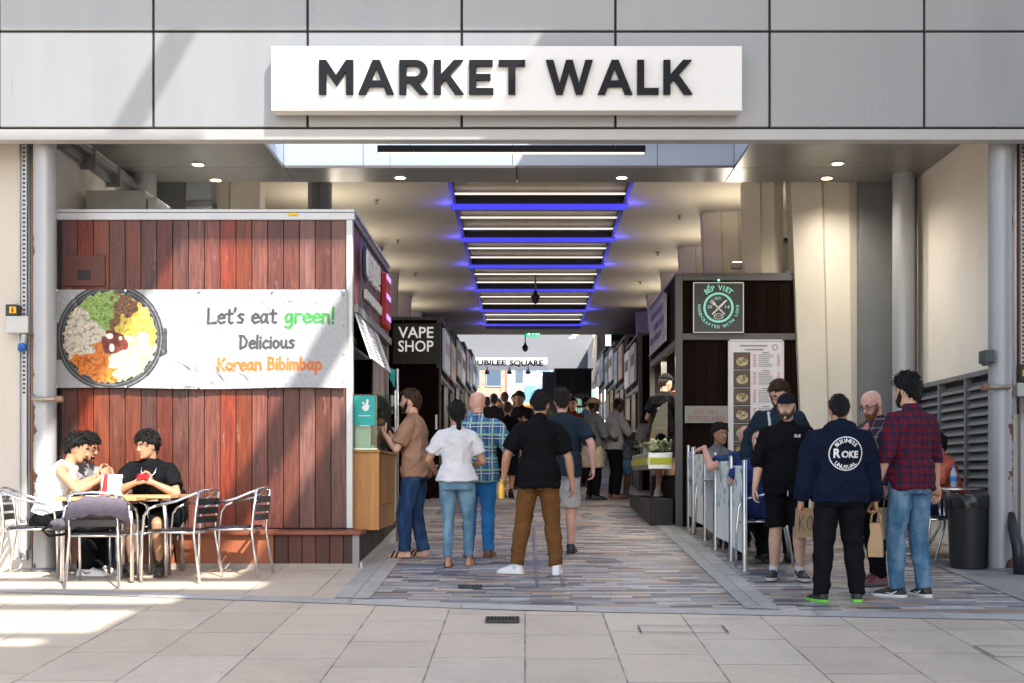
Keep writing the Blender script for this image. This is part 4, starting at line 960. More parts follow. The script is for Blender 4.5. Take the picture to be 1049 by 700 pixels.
    for px in (60,130,205,280,353):
        for py in (298.5,396.5): MB().cone((PX(px,YB),YB-.01,PZ(py,YB)),(PX(px,YB),YB-.046,PZ(py,YB)),.012,.012,10).build('eyelet', M_steel, t)
    pass
banner()

# ================================================================== DARK KIOSK WITH ROUND LOGO (right, near)
YR = 15.63; rx0 = PX(693.5,YR); rx1 = rx0+1.95; rd = 18.84; rz1 = PZ(281,YR)
K = thing('market_kiosk', 'dark timber kiosk on the right with a round teal logo sign and a sitting area', 'kiosk', ((rx0+rx1)/2,YR,gz(YR)))
planks_y(rx0+.07, rx1-.02, gz(YR)-.02, PZ(349,YR)-.0, YR, w=.16).build('front_cladding', M_darkwood, K, bev=.003)
planks_y(rx0+.07, rx1-.02, PZ(342,YR), rz1-.07, YR, w=.16).build('front_cladding', M_darkwood, K, bev=.003)
MB().box(rx0+.04,rx1-.03,YR+.022,YR+.06,gz(YR)-.05,rz1-.03).box(rx1-.05,rx1,YR,rd,gz(YR),rz1-.03).box(rx0+.04,rx1,rd-.05,rd,gz(YR),rz1-.03).build('wall', M_dark, K)
MB().box(rx0-.02,rx1+.03,YR-.02,rd+.02,rz1-.015,rz1+.015).build('roof', M_frame2, K, bev=.004)
f = MB(); f.box(rx0-.02,rx0+.07,YR-.03,YR+.05,gz(YR)-.05,rz1-.017); f.box(rx0+.072,rx1,YR-.028,YR+.03,rz1-.085,rz1-.017); f.box(rx0+.072,rx1,YR-.028,YR+.03,PZ(348.6,YR),PZ(342,YR)); f.build('frame', M_frame2, K, bev=.004)
f = MB(); f.box(rx0-.02,rx0+.05,rd-.08,rd,gz(YR),rz1-.017); f.box(rx0-.02,rx0+.05,YR+.055,rd-.09,3.28,3.36); f.box(rx0-.02,rx0+.05,17.2,17.27,2.3,3.27); f.build('side_frame', M_frame2, K)
planks_x(YR+.055, rd-.09, 3.365, rz1-.02, rx0-.005, -1).build('side_cladding', M_darkwood, K)
planks_x(YR+.055, rd-.09, gz(YR), 1.62, rx0+.005, -1).build('side_cladding', M_darkwood, K)
MB().box(rx0+.9,rx0+.92,YR+.1,rd-.1,1.5,3.3).build('inner_lining', pm('kiosk_inner',(.33,.30,.27),rough=.5,var=.25,vs=4), K)
ld = bpy.data.lights.new('hatch_light','AREA'); ld.energy=26; ld.color=(1,.9,.75); ld.size=1.6
lo = bpy.data.objects.new('hatch_light', ld); COL.objects.link(lo); lo.location=(rx0+.45,17.2,3.22)
t = thing('ceiling_lamp', 'lit strip lamp inside the hatch of the dark kiosk', 'lamp', (rx0+.45,17.2,3.24))
MB().box(rx0+.40,rx0+.5,16.4,18.0,3.235,3.26).build('diffuser', M_lampw, t)
MB().box(rx0+.38,rx0+.52,16.38,18.02,3.262,3.30).build('housing', M_frame, t)
# glass counter with a bright yellow band, towards the arcade
cy0, cy1 = 16.05, 18.4; gx = rx0-.30
t = thing('display_counter', 'curved glass food counter with a bright yellow band on the dark kiosk', 'counter', (rx0-.15,cy0,1.75))
prof = [(rx0-.01,1.92),(gx,1.92),(gx-.01,2.05),(gx+.03,2.3),(gx+.12,2.52),(rx0-.01,2.64)]
g = MB(); g.rings([[V((x,y,z)) for x,z in prof] for y in (cy0,cy1)]); g.build('glass', M_gglass, t)
MB().box(gx-.03,rx0-.008,cy0-.03,cy1+.02,1.70,1.915).build('counter_base', M_steel, t, bev=.006)
MB().box(gx-.012,rx0-.02,cy0-.045,cy0-.032,1.76,1.85).box(gx-.045,gx-.032,cy0-.03,cy1,1.76,1.85).build('band', pm('signal_yellow2',(.62,.62,.02),var=.03,rough=.4), t)
fd = MB()
for i in range(260):
    fd.ball((random.uniform(gx+.04,rx0-.05),random.uniform(cy0+.05,cy1-.1),1.95+random.uniform(0,.13)), [random.uniform(.014,.04) for _ in range(3)], 7, 5)
fd.build('food', pm('salad',(.40,.37,.20),rough=.6,var=.5,vs=9,island=.75), t, smooth=True)
MB().box(gx+.08,rx0-.03,cy0+.03,cy1-.05,2.24,2.25).build('glass_shelf', M_glass, t)
# step plinth along the side
wl = MB(); wl.box(rx0-.33,rx0-.03,YR+.15,rd,gz(YR)-.1,gz(rd)+.16); tag(wl.build('step_platform', M_darkwood2, bev=.01), 'low dark step platform along the side of the dark kiosk', 'platform')
# slanted sign on the side
t = thing('shop_sign', 'printed shop sign board on the arcade side of the dark kiosk', 'sign', (rx0,17,3.6))
MB().box(rx0-.06,rx0-.03,16.5,18.5,3.44,4.08).build('sign_board', pm('printed_board',(.42,.42,.42),var=.5,vs=5,rough=.4), t)
m = MB()
for z, a, b_ in ((3.9,16.7,18.2),(3.72,16.6,17.9),(3.56,16.9,18.3)):
    y = a
    while y < b_: m.box(rx0-.064,rx0-.0605,y,y+random.uniform(.05,.14),z,z+.09); y += .17
m.build('print', pm('print_violet',(.12,.10,.25),var=.3), t)
MB().box(rx0-.07,rx0-.062,16.48,18.52,3.42,3.44).box(rx0-.07,rx0-.062,16.48,18.52,4.08,4.10).build('border', M_framel, t)
# round logo sign
bx0, bx1, bz0, bz1 = PX(709.5,YR-.05), PX(762.5,YR-.05), PZ(341.5,YR-.05), PZ(289,YR-.05); yb = YR-.05
t = thing('logo_sign', 'square black sign with a teal ring, crossed fork and knife reading BẾP VIET', 'sign', ((bx0+bx1)/2,yb,bz0))
MB().box(bx0,bx1,yb,yb+.018,bz0,bz1).build('sign_board', pm('board_black',(.014,.016,.016),rough=.35,var=.1), t, bev=.003)
M_mint = pm('mint_paint',(.28,.78,.66),var=.02,rough=.5); M_bone = pm('bone_white',(.66,.66,.62),var=.02,rough=.5)
S = (bx1-bx0)/2
def onsign(mb, mat, name): 
    mb = stand(mb, 0); mb.v = [(p[0]*S+(bx0+bx1)/2, yb-.003+p[1]*.001, p[2]*S+(bz0+bz1)/2) for p in mb.v]; return mb.build(name, mat, t)
def square_ring(a, w): return bar2d((-a,-a),(a,-a),w).join(bar2d((-a,a),(a,a),w)).join(bar2d((-a,-a),(-a,a),w)).join(bar2d((a,-a),(a,a),w))
onsign(square_ring(.96,.035), M_bone, 'border')
onsign(ring2d(.50,.585,64), M_mint, 'ring')
onsign(arc_text('BẾP VIET', .68, PI/2, 1.45, .27, True, .03), M_mint, 'lettering')
onsign(arc_text('HANDCRAFTED WITH LOVE', .68, -PI/2, 3.5, .165, False, .02), M_mint, 'lettering')
g = MB()
g.join(fit(text_mesh('EST.', bold=.012), -.14,.14,.30,.41)); g.join(fit(text_mesh('20',bold=.012),-.43,-.25,-.03,.09)); g.join(fit(text_mesh('14',bold=.012),.26,.43,-.03,.09))
onsign(g, M_mint, 'lettering')
g = MB(); g.join(bar2d((.24,-.26),(-.14,.12),.055))
g.join(poly2d([(-.10,.16),(-.18,.08),(-.25,.15),(-.17,.23)]))
for k in (-1,-.33,.33,1):
    o_ = (k*.045, k*.045); g.join(bar2d((-.20+o_[0],.18+o_[1]),(-.30+o_[0],.28+o_[1]),.02))
g.join(bar2d((-.24,-.26),(.02,.0),.055)); g.join(poly2d([(.02,-.03),(.10,.02),(.34,.27),(.33,.30),(.24,.27),(-.02,.02)]))
g.join(ring2d(.10,.125,24).xf(Matrix.Diagonal((1.5,.9,1,1))).xf(Matrix.Translation((0,-.34,0))))
for k in (-.08,0,.08): g.join(bar2d((k-.03,-.31),(k+.03,-.36),.02))
onsign(g, M_bone, 'emblem')
tag(MB().ball(((bx0+bx1)/2,yb-.02,bz1+.02),.014,8,6).build('indicator_lamp', pm('green_led',(.05,.6,.4),emit=(.1,1,.6),es=1,var=0)), 'tiny green lamp on top of the square logo sign', 'lamp')
# tall menu
mx0, mx1, mz0, mz1 = PX(747.5,YR-.04), PX(801.5,YR-.04), gz(YR)+.55, PZ(349.5,YR-.04); ym = YR-.04
t = thing('menu_board', 'tall white menu board with six dish photos on the dark kiosk front', 'menu board', ((mx0+mx1)/2,ym,mz0))
MB().box(mx0,mx1,ym,ym+.02,mz0,mz1).build('board', pm('menu_white',(.60,.58,.60),rough=.4,var=.03), t)
MB().box(mx0-.02,mx0,ym-.006,ym+.02,mz0,mz1).box(mx1,mx1+.02,ym-.006,ym+.02,mz0,mz1).box(mx0,mx1,ym-.006,ym+.02,mz1,mz1+.02).build('frame', M_framel, t)
for i in range(6):
    fr = MB(); ph = MB(); dish = MB(); gar = MB()
    cz = PZ(370+i*18.3,ym); cx = PX(760,ym); h = .098; w = .095
    fr.box(cx-w-.012,cx+w+.012,ym-.004,ym,cz-h-.012,cz+h+.012); ph.box(cx-w,cx+w,ym-.007,ym-.0045,cz-h,cz+h)
    d = stand(ring2d(0,.075,20),0); d.v=[(p[0]+cx,ym-.009,p[2]*.75+cz-.01) for p in d.v]; dish.join(d)
    for k in range(5):
        d = stand(ring2d(0,random.uniform(.014,.03),9),0); ox_,oz_ = random.uniform(-.04,.04),random.uniform(-.03,.03); d.v=[(p[0]+cx+ox_,ym-.011-.0004*k,p[2]+cz+oz_) for p in d.v]; gar.join(d)
    fo_ = fr.build('dish_photo', M_black, t); ph.build('photo_ground', pm('photo_brown',(.10,.06,.04),var=.5,vs=9), fo_); dish.build('dish', pm('photo_dish',(.42,.38,.30),var=.4,vs=14), fo_); gar.build('food', pm('photo_food',(.28,.20,.05),var=.7,vs=20,island=.7), fo_)
ink = MB(); red = MB()
for i in range(6):
    top = PZ(362+i*18.3,ym)
    for k in range(8):
        z = top-k*.024
        if k == 0: ink.box(PX(781,ym),PX(788,ym),ym-.003,ym,z,z+.012); continue
        ink.box(PX(777,ym),PX(777,ym)+random.uniform(.12,.22),ym-.003,ym,z,z+.007)
        red.box(PX(771.5,ym),PX(774.5,ym),ym-.003,ym,z,z+.008); red.box(PX(796,ym),PX(799,ym),ym-.003,ym,z,z+.008)
ink.box(PX(758,ym),PX(786,ym),ym-.003,ym,PZ(355,ym),PZ(353.5,ym)).box(PX(763,ym),PX(782,ym),ym-.003,ym,PZ(359,ym),PZ(357.5,ym))
d = stand(ring2d(.028,.04,20),0); d.v=[(p[0]+PX(794,ym),ym-.003,p[2]+PZ(356,ym)) for p in d.v]; ink.join(d)
ink.build('print', pm('menu_grey',(.24,.22,.24),var=.1), t); red.build('print', pm('menu_red',(.45,.10,.10),var=.1), t)
# sitting area sign
t = thing('shop_sign', 'pale board with faded red letters reading sitting area on the dark kiosk', 'sign', (PX(724,ym),ym,PZ(433,ym)))
MB().box(PX(701.5,ym),PX(746,ym),ym,ym+.02,PZ(433.5,ym),PZ(416,ym)).build('board', pm('board_grey',(.24,.23,.21),rough=.5,var=.1), t, bev=.003)
g = MB(); g.join(stand(fit(text_mesh('BẾP VIET',bold=.0),PX(712,ym),PX(736,ym),PZ(424,ym),PZ(417.6,ym)),ym-.003)); g.join(stand(fit(text_mesh('SITTING AREA',bold=.0),PX(704,ym),PX(744,ym),PZ(431.5,ym),PZ(426.3,ym)),ym-.003))
g.build('lettering', pm('faded_red',(.30,.115,.085),var=.2), t)

# ================================================================== STALL ROWS FURTHER IN
def unit(side, x, y0, y1, z1, label, i):
    """side -1: left row, its face towards +X at x; side 1: right row, face towards -X at x"""
    s = -side; xo = x + side*3.0
    t = thing('market_stall', label, 'stall', (x,y0,gz(y0)), group='dark timber stalls along the arcade')
    zm = z1-.95
    a, b = sorted((x+side*.05, xo))
    planks_y(a, b, gz(y0)-.05, z1-.05, y0, w=.18).build('front_cladding', M_darkwood, t)
    c, d = sorted((x, x+side*.03))
    MB().box(c,d,y0+.03,y1,zm,z1-.05).build('sign_band', M_darkwood, t)
    MB().box(c,d,y0+.03,y1,gz(y0)-.05,gz(y0)+1.05).build('counter_front', M_darkwood2, t)
    c2, d2 = sorted((x+side*.9, x+side*.93)); MB().box(c2,d2,y0+.03,y1,gz(y0),z1-.1).build('inner_wall', pm('stall_inner',(.08,.065,.055),rough=.6,var=.4,vs=3), t)
    a2, b2 = sorted((x-side*.03, xo)); MB().box(a2,b2,y0-.02,y1,z1-.05,z1).build('roof', M_frame2, t)
    f = MB(); c, d = sorted((x-side*.02, x+side*.05))
    for y in (y0-.02, (y0+y1)/2, y1-.08): f.box(c,d,y,y+.08,gz(y0)-.05,z1-.052)
    f.box(c,d,y0+.065,(y0+y1)/2-.003,zm-.06,zm).box(c,d,(y0+y1)/2+.083,y1-.083,zm-.06,zm); f.build('frame', M_frame2, t)
    ls = thing('ceiling_lamp', f'lit strip lamp inside the {ORD[i]} stall of the {"right" if side>0 else "left"} row', 'lamp', (x+side*.5,(y0+y1)/2,zm)); a3, b3 = sorted((x+side*.46, x+side*.54))
    MB().box(a3,b3,y0+.5,y1-.5,zm-.03,zm-.01).build('diffuser', M_lampw, ls); MB().box(a3-.02,b3+.02,y0+.48,y1-.48,zm-.008,zm+.03).build('housing', M_frame, ls)
    ld = bpy.data.lights.new('stall_light','AREA'); ld.energy = 13; ld.color = ((1,.88,.72),(1,.95,.9),(1,.82,.6),(.95,.97,1))[i%4]; ld.shape = 'RECTANGLE'; ld.size = .2; ld.size_y = 2.2
    lo = bpy.data.objects.new('stall_light', ld); COL.objects.link(lo); lo.location = (x+side*.45,(y0+y1)/2,zm-.05); lo.rotation_euler = (0, side*.5, 0)
    gs = thing('goods_shelf', f'shelves of small goods inside the {ORD[i]} stall of the {"right" if side>0 else "left"} row', 'shelf', (x+side*.8,(y0+y1)/2,gz(y0)+1.1))
    for k in range(3):
        z = gz(y0)+1.15+k*.38; c, d = sorted((x+side*.62, x+side*.89)); MB().box(c,d,y0+.12,y1-.12,z,z+.025).build('shelf', M_steel, gs)
        gm = MB(); yy = y0+.16
        while yy < y1-.3:
            w = random.uniform(.06,.16); c, d = sorted((x+side*.66, x+side*.84)); gm.box(c,d,yy,yy+w,z+.026,z+random.uniform(.10,.30)); yy += w+random.uniform(.01,.06)
        gm.build('goods', pm(f'goods{(i+k)%4}', ((.35,.16,.07),(.30,.32,.30),(.16,.24,.10),(.42,.34,.20))[(i+k)%4], rough=.5, var=.5, vs=7, island=.6), gs)
    c, d = sorted((x-side*.15, x+side*.35)); MB().box(c,d,y0+.1,y1-.12,gz(y0)+1.06,gz(y0)+1.10).build('counter_top', M_steel, t)
    return t
sgn_cols = [(.36,.37,.40),(.20,.17,.15),(.22,.11,.07),(.42,.42,.45),(.07,.13,.16),(.15,.13,.11)]
def side_sign(side, x, y0, y1, z0, z1, label, ci, lit=.08):
    t = thing('shop_sign', label, 'sign', (x,(y0+y1)/2,z0)); c = sgn_cols[ci%6]
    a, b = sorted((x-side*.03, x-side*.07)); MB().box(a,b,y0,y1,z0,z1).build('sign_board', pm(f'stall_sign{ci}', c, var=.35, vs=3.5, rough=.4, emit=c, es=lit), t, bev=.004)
    m = MB(); xx = sorted((x-side*.071,x-side*.076)); y = y0+.1
    while y < y1-.2:
        w = random.uniform(.08,.2); m.box(xx[0],xx[1],y,y+w,z0+(z1-z0)*.45,z0+(z1-z0)*.75); y += w+.05
    m.build('lettering', M_black if ci%2 else M_whl, t)
XL = -1.42
lrow = [(20.25,24.0,4.25),(24.2,27.8,4.5),(28.0,31.4,4.7),(31.6,35.0,4.9)]
for i, (a, b, z) in enumerate(lrow):
    unit(-1, XL, a, b, z, f'{ORD[i]} dark timber stall in the left row behind the red kiosk', i)
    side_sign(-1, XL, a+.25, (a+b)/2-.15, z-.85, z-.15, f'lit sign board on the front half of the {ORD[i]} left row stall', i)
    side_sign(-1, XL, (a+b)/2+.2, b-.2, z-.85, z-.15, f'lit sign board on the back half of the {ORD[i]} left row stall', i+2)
XR = 2.06
rrow = [(22.0,24.7,4.2),(24.9,27.6,4.5),(27.8,30.8,4.7),(31.0,34.0,4.92)]
for i, (a, b, z) in enumerate(rrow):
    unit(1, XR, a, b, z, f'{ORD[i]} dark timber stall in the right row behind the kiosk with the logo', i)
    side_sign(1, XR, a+.25, (a+b)/2-.15, z-.85, z-.15, f'lit sign board on the front half of the {ORD[i]} right row stall', i+1, .10)
    side_sign(1, XR, (a+b)/2+.2, b-.2, z-.85, z-.15, f'lit sign board on the back half of the {ORD[i]} right row stall', i+3, .10)
# VAPE SHOP board
yv = 20.2
t = thing('shop_sign', 'black sign board with large pale letters reading VAPE SHOP', 'sign', (PX(427,yv),yv,PZ(372,yv)))
MB().box(PX(402.5,yv),PX(450.5,yv),yv,yv+.035,PZ(373,yv),PZ(331.5,yv)).build('sign_board', pm('vape_black',(.009,.009,.010),rough=.4,var=.1), t)
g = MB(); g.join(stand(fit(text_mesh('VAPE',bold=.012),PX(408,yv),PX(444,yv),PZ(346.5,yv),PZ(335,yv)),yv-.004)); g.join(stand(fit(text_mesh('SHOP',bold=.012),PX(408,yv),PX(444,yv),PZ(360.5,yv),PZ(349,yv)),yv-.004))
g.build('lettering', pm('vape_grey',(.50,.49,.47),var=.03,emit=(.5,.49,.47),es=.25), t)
t = MB().box(PX(404,yv),PX(449.5,yv),yv+.0,yv+.03,gz(yv),PZ(377,yv)).build('door', M_darkwood)
tag(t, 'dark timber double door under the black lettered shop sign', 'door')
MB().box(PX(446,yv),PX(448,yv),yv-.02,yv,PZ(440,yv),PZ(425,yv)).build('door_handle', M_steel, t)
# far end kiosk, fridge, awning stall
t = thing('market_kiosk', 'plain dark timber kiosk closing the right half of the far end', 'kiosk', (1.2,36,gz(36)))
planks_y(PX(569,36),PX(606,36),gz(36),PZ(379,36),36,w=.2).build('front_cladding', M_darkwood2, t)
MB().box(PX(569,36)-.03,PX(606,36)+.05,35.97,38,PZ(379,36),PZ(377.5,36)).build('roof', M_frame2, t)
MB().box(PX(569,36),PX(606,36),36.02,38,gz(36),PZ(379,36)-.01).build('wall', M_dark, t)
MB().box(PX(556,37),PX(570,37),37,39,gz(37),PZ(381,37)).build('side_wall', M_greywall, t)
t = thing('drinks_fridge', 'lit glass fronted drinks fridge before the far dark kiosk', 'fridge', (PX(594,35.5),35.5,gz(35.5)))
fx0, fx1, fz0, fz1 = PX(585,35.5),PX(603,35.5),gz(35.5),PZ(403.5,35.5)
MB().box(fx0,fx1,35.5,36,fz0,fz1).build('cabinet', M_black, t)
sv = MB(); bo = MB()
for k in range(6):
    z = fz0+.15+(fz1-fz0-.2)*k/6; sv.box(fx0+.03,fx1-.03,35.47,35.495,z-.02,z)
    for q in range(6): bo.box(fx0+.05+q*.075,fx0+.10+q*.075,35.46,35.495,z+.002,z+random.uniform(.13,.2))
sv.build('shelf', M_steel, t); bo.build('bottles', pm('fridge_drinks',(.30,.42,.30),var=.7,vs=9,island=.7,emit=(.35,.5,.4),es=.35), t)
MB().box(fx0+.01,fx1-.01,35.44,35.445,fz0+.05,fz1-.03).build('glass_door', M_glass, t)
t = thing('market_stall', 'stall with an orange awning in the bright square beyond', 'stall', (PX(541,45),45,gz(45)))
MB().add([(PX(533,45),44.5,PZ(424,45)),(PX(551,45),44.5,PZ(418,45)),(PX(551,45),46,PZ(411,45)),(PX(538,45),46,PZ(411,45))],[(0,1,2,3)]).build('awning', pm('orange_awning',(.62,.25,.03),rough=.7), t)
for px in (535,550): MB().tube([(PX(px,45),44.6,gz(44.6)),(PX(px,45),44.6,PZ(423,45))],.025,6).build('post', M_frame, t)
MB().box(PX(533,45),PX(550,45),45,46,gz(45),gz(45)+1).build('table', M_darkwood2, t)

# ================================================================== FAR END: soffit, bulkhead, sign, buildings
tag(MB().box(-6,6,YC1+.02,36.3,6.0,6.1).build('soffit', pm('far_soffit',(.30,.22,.16),rough=.25,var=.15,vs=.7)), kind='structure')
tag(MB().box(-6,6,35.7,35.98,7.71,10.8).build('sun_block_wall', M_greywall), kind='structure')  # added unseen wall, height set to limit the sun on bulkhead and sign
tag(MB().box(-6,6,YC1,YC1+.1,ZC+.01,6.2).build('beam', M_soffit), kind='structure')
wall('grey panelled bulkhead above the far opening of the arcade', -6, 2.4, 42, 42.2, PZ(379,42), 7.5, mat=pm('bulkhead_grey',(.15,.16,.178),rough=.5,var=.05), name='bulkhead', cat='bulkhead')
wall('warm beige side wall near the far opening', 2.15, 2.4, 36.5, 41.98, 4.6, 5.99, mat=M_cream)
wall('dark wall above the right stalls at the far end', 2.42, 6, 34.2, 34.4, 3.0, 6.0, mat=M_darkwood2)
for i, (px, py) in enumerate(((591,341),(589,343),(587,344.5),(586,346),(612,341),(610,343.5))):
    downlight(px, py, 6.0, f'small far downlight, {ORD[i]} in the brown soffit beyond the ceiling', .1, 'far soffit downlights', 0)
YJ = 41.6
t = thing('market_sign', 'long white sign reading JUBILEE SQUARE above the far opening', 'sign', (PX(521,YJ),YJ,PZ(378.5,YJ)))
MB().box(PX(481,YJ),PX(560.5,YJ),YJ,YJ+.2,PZ(378.5,YJ),PZ(366.5,YJ)).build('sign_board', pm('far_sign_white',(.8,.8,.8),var=.02,rough=.4), t)
g = MB(); g.join(stand(fit(text_mesh('JUBILEE',bold=.035),PX(485,YJ),PX(518.5,YJ),PZ(376,YJ),PZ(369,YJ)),YJ-.012)); g.join(stand(fit(text_mesh('SQUARE',bold=.035),PX(522,YJ),PX(556.5,YJ),PZ(376,YJ),PZ(369,YJ)),YJ-.012)); g.build('lettering', M_letter, t)
for px in (490,521,551): MB().box(PX(px,YJ)-.04,PX(px,YJ)+.04,YJ+.2,42,PZ(372,YJ)-.05,PZ(372,YJ)+.05).build('bracket', M_frame, t)
for i, px in enumerate((499,522,541)):
    t = thing('spotlight', ('left','middle','right')[i]+' small spotlight hanging under the far white sign', 'spotlight', (PX(px,41),41,PZ(381,41)))
    MB().lathe((PX(px,41),41,PZ(382,41)),[(.02,-.05),(.09,-.04),(.07,.06),(.02,.12),(.02,.2)],12).build('housing', M_black, t, smooth=True)
# buildings in the bright square
M_brick = pavers('red_brick', .23, .075, [(3,(.33,.10,.055)),(2,(.28,.085,.05)),(1,(.38,.14,.08))], joint=.012, jc=(.3,.25,.2), rough=.8)
def facade(label, x0, x1, y0, y1, z0, z1, mat, win, cols, rows, wmat, name='building'):
    t = thing(name, label, 'building', ((x0+x1)/2,y0,z0)); MB().box(x0,x1,y0,y1,z0,z1).build('wall', mat, t)
    cw_, rh = (x1-x0)/cols, (z1-z0-1)/rows
    for i in range(cols):
        for j in range(rows):
            a, b = x0+cw_*(i+.5)-win[0]/2, z0+1+rh*(j+.5)-win[1]/2
            f = MB().box(a-.06,a+win[0]+.06,y0-.05,y0-.002,b-.08,b+win[1]+.06).build('window', M_frame, t)
            MB().box(a,a+win[0],y0-.058,y0-.052,b,b+win[1]).build('pane', wmat, f)
    return t
M_pane = pm('window_glass',(.06,.09,.13),rough=.08,var=.1)
z70 = gz(62)
bk = facade('red brick building on the left of the bright square beyond', -6.5, PX(517,62), 62, 72, z70-1, z70+8.5, M_brick, (.7,1.5), 5, 4, M_pane)
MB().add([(-6.6,61.8,z70+8.5),(PX(517,62)+.15,61.8,z70+8.5),(PX(512,62),66,z70+10),(-6.6,66,z70+10)],[(0,1,2,3)]).build('roof', pm('roof_tile',(.20,.09,.06),var=.2), bk)
facade('white and blue glass building on the right of the bright square beyond', PX(536,80), PX(562,80)+3, 80, 95, gz(80)-1, gz(80)+22, pm('white_clad',(.75,.76,.78),var=.03), (.75,2.2), 5, 7, pm('blue_glass',(.10,.22,.42),rough=.1,var=.2))
facade('pale low building closing the far side of the bright square', -14, 16, 110, 120, gz(110)-2, gz(110)+6, pm('pale_stone',(.62,.58,.52),var=.05), (1.2,1.8), 12, 2, M_pane)
# ================================================================== PEOPLE
def vox(mb, name, voxel, smooth=3, wr=0, wf=(7,7,13), seed=0, extra=None):
    me = mb.mesh('tmp'); o = bpy.data.objects.new('tmp', me); COL.objects.link(o)
    r = o.modifiers.new('r','REMESH'); r.mode = 'VOXEL'; r.voxel_size = voxel
    if smooth: q = o.modifiers.new('s','SMOOTH'); q.factor = .5; q.iterations = smooth
    dg = bpy.context.evaluated_depsgraph_get(); out = bpy.data.meshes.new_from_object(o.evaluated_get(dg)); out.name = name
    bpy.data.objects.remove(o); bpy.data.meshes.remove(me)
    if wr:
        n = len(out.vertices); co = np.empty(n*3); out.vertices.foreach_get('co', co); co = co.reshape(-1,3)
        nr = np.empty(n*3); out.vertices.foreach_get('normal', nr); nr = nr.reshape(-1,3)
        off = seed*3.7
        def fold(c):
            x, y, z = c; sx_ = 1 if x > 0 else -1
            a = noise.noise((x*5.5*sx_+z*4.2+off, y*5.0+off, z*3.0-x*sx_*2.6))          # long slanting drapes
            b_ = noise.noise((x*wf[0]+off, y*wf[1], z*wf[2])); e_ = noise.noise((x*16+off+9, y*16, z*21))
            return 1.5*((1-abs(a))**4-.35) + .75*b_ + .25*e_
        d = np.maximum(np.array([fold(c) for c in co]), -.25)
        co += nr*(d*wr)[:,None]; out.vertices.foreach_set('co', co.ravel()); out.update()
    return out
def ik(a, c, l1, l2, hint):
    a, c, hint = V(a), V(c), V(hint); d = c-a; L = d.length
    if L > (l1+l2)*.998: c = a + d*((l1+l2)*.998/L); d = c-a; L = d.length
    u = d/L; x = (l1*l1-l2*l2+L*L)/(2*L); h = math.sqrt(max(0,l1*l1-x*x)); w = (hint-u*hint.dot(u)); w = w.normalized() if w.length > 1e-6 else u.orthogonal().normalized()
    return a+u*x+w*h, c
TORSO = [(-.10,.105,.088,0),(-.04,.158,.112,-.006),(.02,.166,.116,-.008),(.10,.150,.106,-.002),(.18,.141,.101,.004),(.27,.150,.112,.010),(.36,.165,.119,.010),(.42,.163,.112,.004),(.465,.138,.094,-.004),(.505,.088,.074,-.006),(.54,.066,.062,0)]
HEADR = [(z_,w_*1.07,a_,b_) for z_,w_,a_,b_ in [(-.116,.020,.072,.034),(-.102,.041,.084,.006),(-.077,.054,.088,-.045),(-.045,.063,.089,-.077),(-.010,.071,.090,-.093),(.025,.075,.090,-.100),(.060,.075,.086,-.101),(.088,.066,.070,-.089),(.106,.046,.044,-.067),(.116,.020,.012,-.034)]]
FOOT = [(-.066,.020,.048),(-.050,.032,.086),(0,.036,.100),(.05,.037,.083),(.10,.043,.062),(.145,.042,.048),(.175,.032,.038),(.192,.013,.024)]
SK = {'light':skin('skin_light',(.56,.335,.245)),'tan':skin('skin_tan',(.42,.225,.135)),'olive':skin('skin_olive',(.36,.195,.115)),'dark':skin('skin_dark',(.075,.038,.024)),'pink':skin('skin_pink',(.60,.33,.26))}
M_eyew = pm('eye_white',(.62,.6,.58),rough=.2,var=0); M_iris = pm('iris_brown',(.02,.012,.008),rough=.15,var=0); M_lip = pm('lips',(.36,.13,.10),rough=.45,var=.05)
M_lipd = pm('lips_dark',(.09,.035,.03),rough=.45,var=.05)
M_gl = pm('glasses_dark',(.012,.012,.014),rough=.15,var=0)
def hairmat(n, c, rough=.42):
    return pm('hair_'+n, c, rough=rough, var=.45, vs=14, bump=.9, bs=42, spec=.22, stretch=(3,3,1))
HM = {'black':hairmat('black',(.006,.0055,.0055),.5),'brown':hairmat('brown',(.055,.028,.014),.5),'dark':hairmat('dark',(.018,.011,.008)),'ginger':hairmat('ginger',(.19,.065,.022),.55),'grey':hairmat('grey',(.16,.15,.14),.5)}
PEOPLE = []
